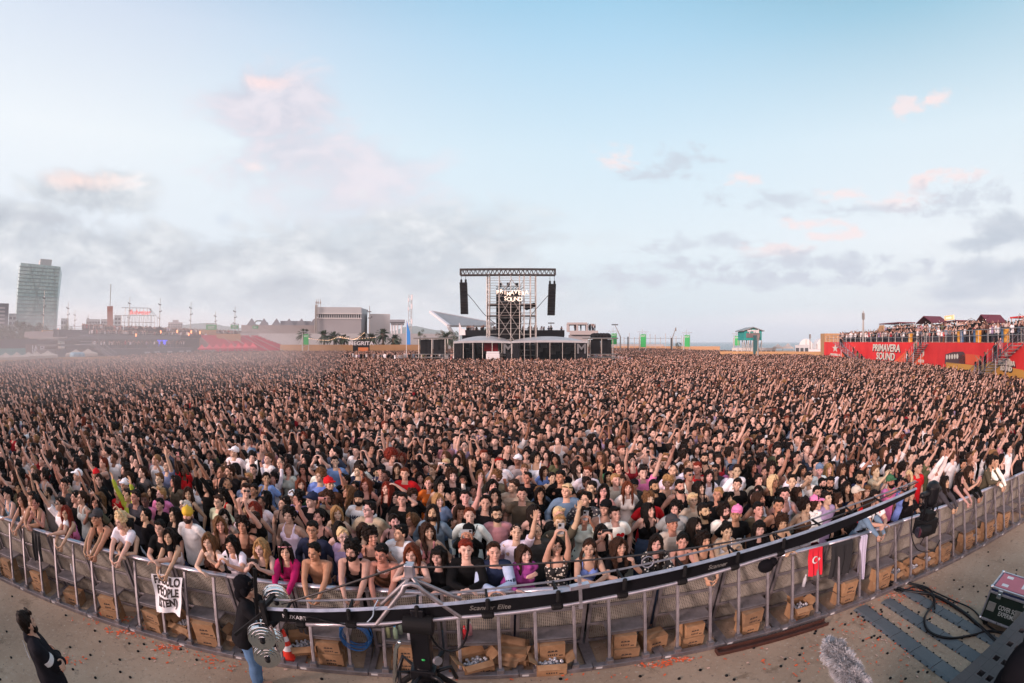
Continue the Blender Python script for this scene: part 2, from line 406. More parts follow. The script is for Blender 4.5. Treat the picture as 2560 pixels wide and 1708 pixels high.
def trousers_geo(p, e=.014, short=False):
 g = Geo(); B = p.b
 g.tube([p.H0+p.T @ np.array([0, 0, z]) for z in (-.10, -.02, .06)], [.170*B, .176*B, .160*B], [.130*B, .134*B, .118*B], n=16, up=(1, 0, 0))
 for sd in (-1, 1):
  hip = p.H0+np.array([sd*.088, 0, -.03]); K = np.array([sd*.10, p.H0[1]*.6-.02-p.knee, .49*p.k]); A = np.array([sd*.105, p.H0[1]*.1+.03, .09])
  g.tube([hip, hip+(K-hip)*.5, K], [.090*B+e, .078*B+e, .058+e], n=12)
  if not short: g.tube([K, K+(A-K)*.3+np.array([0, .012, 0]), K+(A-K)*.98], [.056+e, .058+e, .050+e], n=12)
 return g
def hair_geo(kind, seed=1):
 """hair in head coordinates (the face looks to -Y)"""
 g = Geo(); q = random.Random(seed)
 if kind == 'buzz':
  g.ell((0, .020, .030), (.0765, .093, .0925), None, 16, 12)
  return g
 def capb(f=1.0, up=.034): g.ell((0, .026, up), (.080*f, .094*f, .094*f), None, 18, 12); g.ell((0, .058, -.02), (.066*f, .052*f, .066*f), None, 14, 10)
 if kind in ('short', 'quiff', 'fringe'):
  capb(1.0)
  for i in range(26):
   a = q.uniform(-2.4, 2.4); z = q.uniform(.02, .11); rr = .066*math.sqrt(max(.02, 1-(z-.03)**2/.0095))
   y = .02+cos(a)*rr; x = sin(a)*rr
   g.ell((x, y, z), (.024, .026, .020), None, 6, 5)
  if kind == 'quiff':
   for i in range(7): g.ell((-.045+.015*i, -.056+q.uniform(-.008, .004), .108+q.uniform(-.006, .012)), (.018, .03, .022), None, 6, 5)
  else:
   for i in range(7): g.ell((-.048+.016*i, -.066, .078+q.uniform(-.008, .008)), (.016, .018, .026), None, 6, 5)
 elif kind == 'curly':
  capb(1.06, .045)
  for i in range(70):
   a = q.uniform(0, 2*pi); z = q.uniform(-.05, .14); rr = .098*math.sqrt(max(.05, 1-(z-.045)**2/.0135))
   x, y = sin(a)*rr*.92, .028+cos(a)*rr
   if y < -.045 and z < .075: continue
   g.ell((x, y, z), (.024, .024, .022), None, 6, 5)
 elif kind == 'afro':
  g.ell((0, .04, .055), (.135, .13, .125), None, 18, 12)
  for i in range(120):
   a = q.uniform(0, 2*pi); t = q.uniform(-.9, 1); rr = math.sqrt(1-t*t)
   x, y, z = sin(a)*rr*.13, .04+cos(a)*rr*.125, .055+t*.12
   if y < -.03 and z < .07: continue
   g.ell((x, y, z), (.026, .026, .026), None, 6, 5)
 elif kind in ('long', 'longfront', 'bob', 'bangs', 'wavy'):
  capb(1.02)
  L = {'long': .34, 'longfront': .36, 'bob': .13, 'bangs': .30, 'wavy': .38}[kind]
  wv = .014 if kind == 'wavy' else .005
  for sd in (-1, 1):
   for i in range(6):
    y0 = -.028+.022*i; fw = -.035 if kind in ('longfront', 'wavy') and i < 4 else .012
    n = 7; pts = []
    for j in range(n):
     t = j/(n-1); z = .06-L*t-(.0 if t < .3 else .02*i*t)
     x = sd*(.066+.018*sin(min(1, t*2.2)*pi/2)-(.012*t))+wv*sin(j*1.9+i*2)+q.uniform(-.003, .003)
     yy = y0+(fw*min(1, t*1.4))+wv*cos(j*2.1+i)
     pts.append((x, yy, z))
    g.tube(pts, [.016, .020, .021, .020, .018, .015, .008], [.020, .020, .019, .018, .016, .013, .007], n=7)
  for i in range(9):
   x0 = -.064+.016*i; pts = []
   for j in range(6):
    t = j/5; pts.append((x0*(1+.15*t)+wv*sin(j*1.7+i), .088-.008*abs(x0/.064)+.02*t+wv*cos(j+i*2), .05-L*1.0*t))
   g.tube(pts, [.02, .022, .022, .02, .017, .009], n=7)
  if kind == 'bangs':
   for i in range(8): g.tube([(-.052+.015*i, -.060, .10), (-.054+.0155*i, -.080, .075), (-.054+.0155*i, -.083, .044)], [.012, .012, .008], n=6)
  else:
   for sd in (-1, 1): g.tube([(sd*.006, -.05, .118), (sd*.035, -.072, .085), (sd*.062, -.058, .03), (sd*.078, -.035, -.03)], [.014, .016, .014, .012], n=7)
 elif kind in ('bun', 'pony', 'pigtails'):
  capb(.99)
  for sd in (-1, 1): g.tube([(sd*.008, -.056, .108), (sd*.045, -.055, .07), (sd*.072, -.02, .03), (sd*.06, .05, .02)], [.012, .013, .012, .012], n=7)
  if kind == 'bun': g.ell((0, .095, .085), (.045, .042, .04), None, 12, 8); g.ell((.012, .11, .10), (.028, .028, .026), None, 8, 6)
  elif kind == 'pony': g.tube([(0, .10, .05), (0, .145, .03), (.01, .15, -.06), (.02, .13, -.17)], [.022, .032, .030, .010], n=9)
  else:
   for sd in (-1, 1): g.tube([(sd*.07, .03, -.03), (sd*.09, .0, -.09), (sd*.095, -.03, -.17), (sd*.085, -.05, -.26)], [.024, .022, .02, .012], n=8)
 return g
def hat_geo(kind):
 g = Geo()
 if kind == 'cap':
  g.tube([(0, .018, .045), (0, .018, .085), (0, .018, .118), (0, .018, .134)], [.086, .083, .062, .02], [.100, .096, .072, .022], n=18, up=(1, 0, 0))
  g.tube([(0, -.06, .062), (0, -.115, .056), (0, -.160, .044)], [.070, .066, .040], [.010, .008, .007], n=12, up=(1, 0, 0))
 elif kind == 'bucket':
  g.tube([(0, .016, .03), (0, .016, .07), (0, .016, .125), (0, .016, .135)], [.125, .092, .078, .06], [.138, .106, .09, .07], n=20, up=(1, 0, 0), round_cap=False)
 elif kind == 'beard':
  g.ell((0, -.040, -.078), (.062, .056, .044), None, 14, 10); g.ell((0, -.078, -.092), (.034, .022, .028), None, 10, 8)
  g.ell((0, -.088, -.047), (.028, .012, .006), None, 10, 6)
  for sd in (-1, 1): g.tube([(sd*.072, -.01, -.01), (sd*.066, -.03, -.055), (sd*.04, -.06, -.085)], [.008, .014, .018], n=7)
 elif kind == 'glasses':
  for sd in (-1, 1):
   g.tube([(sd*.031+.024*cos(a), -.098+abs(cos(a))*.004, .006+.019*sin(a)) for a in np.linspace(0, 2*pi, 13)], .0028, n=5)
   g.tube([(sd*.056, -.094, .010), (sd*.078, -.02, .008)], .0028, n=5)
  g.tube([(-.008, -.1, .01), (.008, -.1, .01)], .003, n=5)
 elif kind == 'shades':
  for sd in (-1, 1):
   g.ell((sd*.031, -.097, .004), (.027, .006, .019), None, 12, 8); g.tube([(sd*.056, -.094, .010), (sd*.078, -.02, .008)], .003, n=5)
  g.tube([(-.01, -.1, .01), (.01, -.1, .01)], .003, n=5)
 elif kind == 'headband':
  g.tube([(.087*sin(a), .016-.103*cos(a), .062+.012*cos(a)) for a in np.linspace(0, 2*pi, 21)], .011, .006, n=7)
 return g
# ---- fusing: every figure piece goes through a voxel remesh so that limbs join in one continuous surface
_pending = []
def fuse(geo, name, voxel, smooth=2, keep=None):
 me = geo.mesh(name+'_src'); o = bpy.data.objects.new(name+'_src', me); COL.objects.link(o)
 r = o.modifiers.new('r', 'REMESH'); r.mode = 'VOXEL'; r.voxel_size = voxel
 if smooth: s = o.modifiers.new('s', 'SMOOTH'); s.factor = .5; s.iterations = smooth
 _pending.append((o, name)); return o
def flush():
 """evaluate all pending remeshes; returns {name: (verts, quads)}"""
 dg = bpy.context.evaluated_depsgraph_get(); out = {}
 for o, name in _pending:
  ev = o.evaluated_get(dg); me = ev.to_mesh()
  V = np.empty(len(me.vertices)*3, np.float32); me.vertices.foreach_get('co', V)
  L = np.empty(len(me.loops), np.int32); me.loops.foreach_get('vertex_index', L)
  S = np.empty(len(me.polygons), np.int32); me.polygons.foreach_get('loop_start', S)
  T = np.empty(len(me.polygons), np.int32); me.polygons.foreach_get('loop_total', T)
  out[name] = [V.reshape(-1, 3), L, S, T]; ev.to_mesh_clear()
 for o, name in _pending:
  src = o.data; bpy.data.objects.remove(o); bpy.data.meshes.remove(src)
 _pending.clear(); return out
def wobble(V, amp, freq, seed=0, aniso=(1, 1, 1)):
 q = np.random.RandomState(seed); d = np.zeros(len(V)); X = V*np.array(aniso)
 for i in range(6):
  w = q.normal(size=3); w /= np.linalg.norm(w); f = freq*(.6+q.rand()*1.6); d += np.sin(X@w*f+q.rand()*6)/3
 return d*amp
def raw_mesh(name, parts, mats, attr=None):
 """parts: list of (V, L, S, T, material index)"""
 nv = sum(len(p[0]) for p in parts); me = bpy.data.meshes.new(name)
 V = np.concatenate([p[0] for p in parts]).astype(np.float32)
 L = []; S = []; M = []; vo = 0; lo = 0
 for p in parts:
  L.append(p[1]+vo); S.append(p[2]+lo); M.append(np.full(len(p[2]), p[4], np.int32)); vo += len(p[0]); lo += len(p[1])
 L = np.concatenate(L); S = np.concatenate(S); M = np.concatenate(M)
 me.vertices.add(nv); me.vertices.foreach_set('co', V.ravel())
 me.loops.add(len(L)); me.loops.foreach_set('vertex_index', L.astype(np.int32))
 me.polygons.add(len(S)); me.polygons.foreach_set('loop_start', S.astype(np.int32))
 try: me.polygons.foreach_set('loop_total', np.diff(np.append(S, len(L))).astype(np.int32))
 except Exception: pass
 for m in mats: me.materials.append(m)
 me.polygons.foreach_set('material_index', M)
 me.update(calc_edges=True)
 me.polygons.foreach_set('use_smooth', np.ones(len(S), bool))
 if attr is not None:
  for nm, arr in attr.items():
   a = me.attributes.new(nm, 'FLOAT_COLOR', 'POINT'); a.data.foreach_set('color', arr.astype(np.float32).ravel())
 return me
def displace(rec, amt, center=None):
 """push the vertices of a fused record along their outward direction by amt (per vertex)"""
 V, L, S, T = rec; n = np.zeros_like(V)
 q = L.reshape(-1, 4) if len(L) == 4*len(S) else None
 if q is None: return rec
 a, b, c, d = V[q[:, 0]], V[q[:, 1]], V[q[:, 2]], V[q[:, 3]]
 fn = np.cross(c-a, d-b)
 for j in range(4): np.add.at(n, q[:, j], fn)
 n /= (np.linalg.norm(n, axis=1, keepdims=True)+1e-9)
 return [V+n*amt[:, None].astype(np.float32), L, S, T]
def face_mask(V, p):
 """what has a colour of its own on the skin: eyes, lashes, brows, lips (x: dark, y: brow, z: lip)"""
 X = (V-p.HC) @ p.Rh/1.09
 x, y, z = np.abs(X[:, 0]), X[:, 1], X[:, 2]; fr = y < -.05
 A = np.zeros((len(V), 4)); A[:, 3] = 1
 def soft(d): return np.clip(1.6-1.6*d, 0, 1)
 eye = soft(np.hypot((x-.031)/.020, (z-.002)/.0105)); brow = soft(np.hypot((x-.032)/.024, (z-.024-.0*x)/.0075)); lip = soft(np.hypot(x/.026, (z+.061)/.0105))
 A[:, 0] = eye*fr; A[:, 1] = brow*fr; A[:, 2] = lip*fr
 return A
# ---- materials for people
def fabric_bump(k, b, tc, s=30, st=.35):
 bn = k.new('ShaderNodeBump'); bn.inputs['Strength'].default_value = st; bn.inputs['Distance'].default_value = .02
 k.put(bn.inputs['Height'], k.noise(tc, s*.35, 3, .55)); k.put(b.inputs['Normal'], bn.outputs[0])
def people_mats():
 M = {}
 def base(name, rough):
  m = bpy.data.materials.new(name); m.use_nodes = True; k = NT(m.node_tree); b = k.n['Principled BSDF']; b.inputs['Roughness'].default_value = rough
  tc = k.new('ShaderNodeTexCoord').outputs['Object']; oi = k.new('ShaderNodeObjectInfo'); return m, k, b, tc, oi
 def skin_tail(k, b, col, tc):
  at = k.new('ShaderNodeAttribute', attribute_name='face'); sp = k.new('ShaderNodeSeparateColor'); k.put(sp.inputs[0], at.outputs['Color'])
  n = k.noise(tc, 14, 4, .6)
  c = k.mix(k.smooth(n, .35, .7), k.mix(1.0, col, (.90, .84, .82, 1), 'MULTIPLY'), col)
  c = k.mix(k.math('MULTIPLY', sp.outputs[1], .8), c, (.035, .022, .016, 1))
  c = k.mix(k.math('MULTIPLY', sp.outputs[2], .65), c, (.30, .09, .08, 1))
  c = k.mix(k.math('MULTIPLY', sp.outputs[0], .85), c, (.02, .014, .012, 1))
  k.put(b.inputs['Base Color'], c); b.inputs['Specular IOR Level'].default_value = .35
 SK = [(0, (.62, .42, .35)), (.4, (.55, .355, .285)), (.7, (.46, .275, .205)), (.82, (.31, .165, .11)), (.93, (.19, .095, .06)), (1, (.11, .055, .04))]
 HR = [(0, (.008, .006, .006)), (.52, (.013, .009, .007)), (.74, (.030, .016, .010)), (.86, (.075, .04, .022)), (.93, (.20, .12, .06)), (.97, (.11, .025, .015))]
 TP = [(0, (.010, .010, .012)), (.38, (.018, .018, .02)), (.48, (.70, .69, .70)), (.66, (.46, .38, .34)), (.68, (.05, .065, .10)), (.74, (.16, .20, .26)), (.79, (.07, .035, .03)),
   (.83, (.42, .20, .22)), (.87, (.30, .02, .03)), (.90, (.10, .11, .06)), (.93, (.14, .14, .15)), (.97, (.28, .22, .34))]
 def frac(k, v, m): return k.math('FRACT', k.math('MULTIPLY', v, m))
 for kind in ('own', 'rnd', 'att'):
  m, k, b, tc, oi = base('skin_'+kind, .55)
  if kind == 'own': col = oi.outputs['Color']
  elif kind == 'rnd': col = k.ramp(frac(k, oi.outputs['Random'], 1.0), SK)
  else:
   at = k.new('ShaderNodeAttribute', attribute_name='tint'); col = at.outputs['Color']
  skin_tail(k, b, col, tc); M['skin', kind] = m
  m, k, b, tc, oi = base('hair_'+kind, .6); b.inputs['Specular IOR Level'].default_value = .10
  if kind == 'own': col = oi.outputs['Color']
  elif kind == 'rnd': col = k.ramp(frac(k, oi.outputs['Random'], 7.31), HR, 'CONSTANT')
  else: col = k.new('ShaderNodeAttribute', attribute_name='tint').outputs['Color']
  mp = k.new('ShaderNodeMapping'); k.put(mp.inputs[0], tc); mp.inputs['Scale'].default_value = (60, 60, 9)
  n = k.noise(mp.outputs[0], 2.2, 4, .6); k.put(b.inputs['Base Color'], k.mix(1.0, col, k.ramp(n, [(.25, (.25, .25, .25)), (.75, (1.7, 1.55, 1.4))]), 'MULTIPLY'))
  bn = k.new('ShaderNodeBump'); bn.inputs['Strength'].default_value = .6; bn.inputs['Distance'].default_value = .01; k.put(bn.inputs['Height'], n); k.put(b.inputs['Normal'], bn.outputs[0])
  M['hair', kind] = m
  m, k, b, tc, oi = base('cloth_'+kind, .85)
  if kind == 'own': col = oi.outputs['Color']
  elif kind == 'rnd': col = k.ramp(frac(k, oi.outputs['Random'], 13.7), TP, 'CONSTANT')
  else: col = k.new('ShaderNodeAttribute', attribute_name='tint').outputs['Color']
  n = k.noise(tc, 9, 4, .6); k.put(b.inputs['Base Color'], k.mix(1.0, col, k.ramp(n, [(.3, (.86, .86, .86)), (.7, (1.12, 1.11, 1.12))]), 'MULTIPLY'))
  fabric_bump(k, b, tc); b.inputs['Specular IOR Level'].default_value = .06; M['cloth', kind] = m
 m, k, b, tc, oi = base('cloth_print', .85)
 v = k.new('ShaderNodeTexVoronoi'); v.inputs['Scale'].default_value = 22; k.put(v.inputs['Vector'], tc)
 k.put(b.inputs['Base Color'], k.mix(k.smooth(v.outputs['Distance'], .35, .30), oi.outputs['Color'], (.55, .52, .46, 1))); M['cloth', 'print'] = m
 M['trouser', 'rnd'] = mat('dark_denim', (.03, .035, .05), .85)
 M['phone'] = mat('phone_glass_black', (.012, .012, .014), .15, spec=.6)
 M['plastic'] = mat('glossy_black_plastic', (.01, .01, .012), .2)
 return M, SK, HR, TP
PM, SKR, HRR, TPR = people_mats()
# ------------------------------------------------------------------ poses
def up(x, y, z, c=.15, h=(0, -.1, 1), n=(0, -1, 0), p=None, f=None):
 return dict(w=(x, y, z), h=h, n=n, c=c, p=p or ((1 if x > 0 else -1), .3, -.5), f=f)
def mir(a): return dict(w=(-a['w'][0], a['w'][1], a['w'][2]), h=(-a['h'][0], a['h'][1], a['h'][2]), n=(-a['n'][0], a['n'][1], a['n'][2]), c=a['c'], p=(-a['p'][0], a['p'][1], a['p'][2]), f=a['f'])
FOLD = dict(w=(.02, -.46, 1.19), p=(1, .3, -.5), h=(-1, -.35, -.05), n=(0, -.2, -1), c=.5, f=None)
HANG = dict(w=(.08, -.60, 1.05), p=(1, 0, .4), h=(-.35, -.25, -1), n=(-.6, .6, 0), c=.55, f=None)
RPHONE = dict(w=(.07, -.46, 1.37), p=(1, .2, -1), h=(-.3, -.1, 1), n=(-1, .2, 0), c=.9, f=None)
FIST = dict(w=(.12, -.36, 1.36), p=(.8, .3, -1), h=(-.2, -.2, 1), n=(-.6, .5, 0), c=1.5, f=None)
PHON = up(.075, -.40, 1.60, .95, h=(-.15, -.15, 1), n=(-1, .1, 0), p=(1, 0, -1))
PHONH = up(.06, -.30, 1.88, .95, h=(-.15, -.1, 1), n=(-1, .1, 0), p=(1, -.2, -.4))
POINT = [.1, 1.5, 1.5, 1.5]
CHEST = dict(w=(-.02, -.20, 1.24), p=(1, .1, -.6), h=(-1, 0, .35), n=(0, 1, 0), c=.25, f=None)
POSES = {
 'm_fold': Pose('m', 17, 8, -2, left=FOLD, right=mir(FOLD), back=.04),
 'm_hang': Pose('m', 24, -12, 8, left=HANG, right=mir(HANG), back=.08),
 'f_hang': Pose('f', 22, 14, -4, left=HANG, right=mir(HANG), back=.06),
 'f_fold': Pose('f', 15, -16, 0, left=FOLD, right=mir(FOLD), back=.03),
 'f_rphone': Pose('f', 13, -5, 6, left=RPHONE, right=mir(RPHONE), back=.02),
 'f_fist': Pose('f', 14, 10, 2, left=FIST, right=mir(FOLD), back=.02),
 'm_upfold': Pose('m', 12, -20, -8, left=FOLD, right=mir(up(.30, -.30, 1.86, .2)), back=.02),
 'f_chest': Pose('f', 8, 22, -2, left=mir(CHEST), right=mir(dict(FOLD, w=(.14, -.40, 1.16)))),
 'm_stand': Pose('m', 3, 10, -5), 'f_stand': Pose('f', 2, -8, -6), 'm_side': Pose('m', 4, -32, -3, build=1.08), 'f_side': Pose('f', 3, 34, -4, build=1.1),
 'm_cross': Pose('m', 1, 16, -4, 4, left=dict(w=(-.10, -.24, 1.16), p=(1, .1, -.8), h=(-1, .1, .1), n=(0, 1, 0), c=.4), right=dict(w=(.10, -.22, 1.12), p=(-1, .1, -.8), h=(1, .1, .1), n=(0, 1, 0), c=.4)),
 'm_chin': Pose('m', 5, -22, -2, -6, left=dict(w=(.10, -.26, 1.38), p=(1, .1, -1), h=(-.3, .1, 1), n=(-.3, 1, 0), c=1.3)), 'f_chin': Pose('f', 4, 24, -6, 7, right=dict(w=(-.08, -.24, 1.34), p=(-1, .1, -1), h=(.3, .1, 1), n=(.3, 1, 0), c=1.1)),
 'f_head': Pose('f', 2, -28, -6, -8, left=up(.20, -.06, 1.62, .5, h=(-.8, 0, .4), n=(0, 0, -1), p=(1, .1, .3))), 'm_tilt': Pose('m', 6, 40, -2, 8, build=.92), 'f_tilt': Pose('f', 5, -38, -6, -8, build=.94),
 'm_up': Pose('m', 4, 6, -8, left=up(.27, -.22, 1.93, .1, h=(.1, -.2, 1))), 'f_up': Pose('f', 3, -10, -10, right=up(-.24, -.28, 1.86, .15, h=(-.1, -.3, 1))),
 'm_point': Pose('m', 6, -14, -6, right=up(-.30, -.45, 1.72, 1, h=(-.25, -.6, 1), f=POINT)), 'f_point': Pose('f', 5, 12, -8, left=up(.34, -.30, 1.74, 1, h=(.3, -.4, 1), f=POINT)),
 'f_both': Pose('f', 2, 4, -12, left=up(.30, -.12, 1.90), right=up(-.26, -.16, 1.94, .3)), 'm_clap': Pose('m', 3, -6, -10, left=up(.05, -.30, 1.92, .1, n=(-1, 0, 0)), right=up(-.05, -.30, 1.92, .1, n=(1, 0, 0))),
 'm_phone': Pose('m', 4, 0, -2, left=PHON, right=mir(PHON)), 'f_phone': Pose('f', 4, -6, -4, left=PHON, right=mir(PHON)),
 'm_phonehigh': Pose('m', 3, 4, -10, right=mir(PHONH)), 'f_phonehigh': Pose('f', 3, -4, -10, left=PHONH, right=mir(PHONH)),
}
DESC = {'m_fold': 'leaning folded arms on rail', 'm_hang': 'hanging both arms over rail', 'f_hang': 'hanging both hands over rail', 'f_fold': 'resting arms on rail', 'f_rphone': 'holding phone at rail',
  'f_fist': 'one fist raised at rail', 'm_upfold': 'one arm up at rail', 'f_chest': 'hand on chest', 'm_stand': 'arms down', 'f_stand': 'arms down', 'm_side': 'looking aside', 'f_side': 'looking aside',
  'm_cross': 'arms crossed', 'm_chin': 'hand at chin', 'f_chin': 'hand at chin', 'f_head': 'hand on head', 'm_tilt': 'head tilted', 'f_tilt': 'head tilted', 'm_up': 'arm raised', 'f_up': 'arm raised', 'm_point': 'pointing up', 'f_point': 'pointing up', 'f_both': 'both arms raised', 'm_clap': 'hands clapping overhead', 'm_phone': 'filming with both hands',
  'f_phone': 'filming with both hands', 'm_phonehigh': 'phone held high', 'f_phonehigh': 'phone lifted overhead'}
PHONEPOS = {'f_rphone': 1, 'm_phone': 1, 'f_phone': 1, 'f_phonehigh': 1, 'm_phonehigh': -1}
HAIRS = ['short', 'quiff', 'fringe', 'curly', 'afro', 'buzz', 'long', 'longfront', 'wavy', 'bob', 'bangs', 'bun', 'pony', 'pigtails']
HDESC = {'short': 'short-haired', 'quiff': 'quiff-haired', 'fringe': 'fringe-haired', 'curly': 'curly-haired', 'afro': 'big-haired', 'buzz': 'crop-haired', 'long': 'long-haired', 'longfront': 'long-haired',
   'wavy': 'wavy-haired', 'bob': 'bob-haired', 'bangs': 'fringed', 'bun': 'bun-haired', 'pony': 'ponytailed', 'pigtails': 'pigtailed'}
HATS = ['cap', 'bucket', 'beard', 'glasses', 'shades', 'headband']
C_ = dict(black=(.007, .007, .008), white=(.80, .78, .81), grey=(.05, .05, .055), lightgrey=(.34, .34, .36), beige=(.42, .34, .27), olive=(.085, .075, .05), navy=(.02, .028, .06), denim=(.14, .20, .30),
   blue=(.15, .25, .55), lilac=(.36, .28, .46), magenta=(.36, .015, .10), purple=(.26, .06, .22), pink=(.75, .22, .42), red=(.52, .015, .02), brown=(.07, .035, .022), green=(.05, .14, .07), lime=(.38, .50, .06),
   yellow=(.60, .40, .05), cream=(.55, .50, .42), rose=(.46, .22, .24), orange=(.55, .15, .03))
HC = dict(black=(.006, .005, .0045), dark=(.010, .007, .006), brown=(.028, .015, .010), light=(.11, .06, .03), blond=(.30, .19, .09), platinum=(.55, .44, .27), red=(.14, .02, .012), auburn=(.10, .03, .015), white=(.5, .48, .45))
SKN = dict(p=(.55, .365, .29), f=(.48, .30, .22), t=(.38, .21, .14), b=(.25, .125, .08), d=(.11, .055, .038))
off = {1: 0, 2: 640, 3: 1280, 4: 1920}
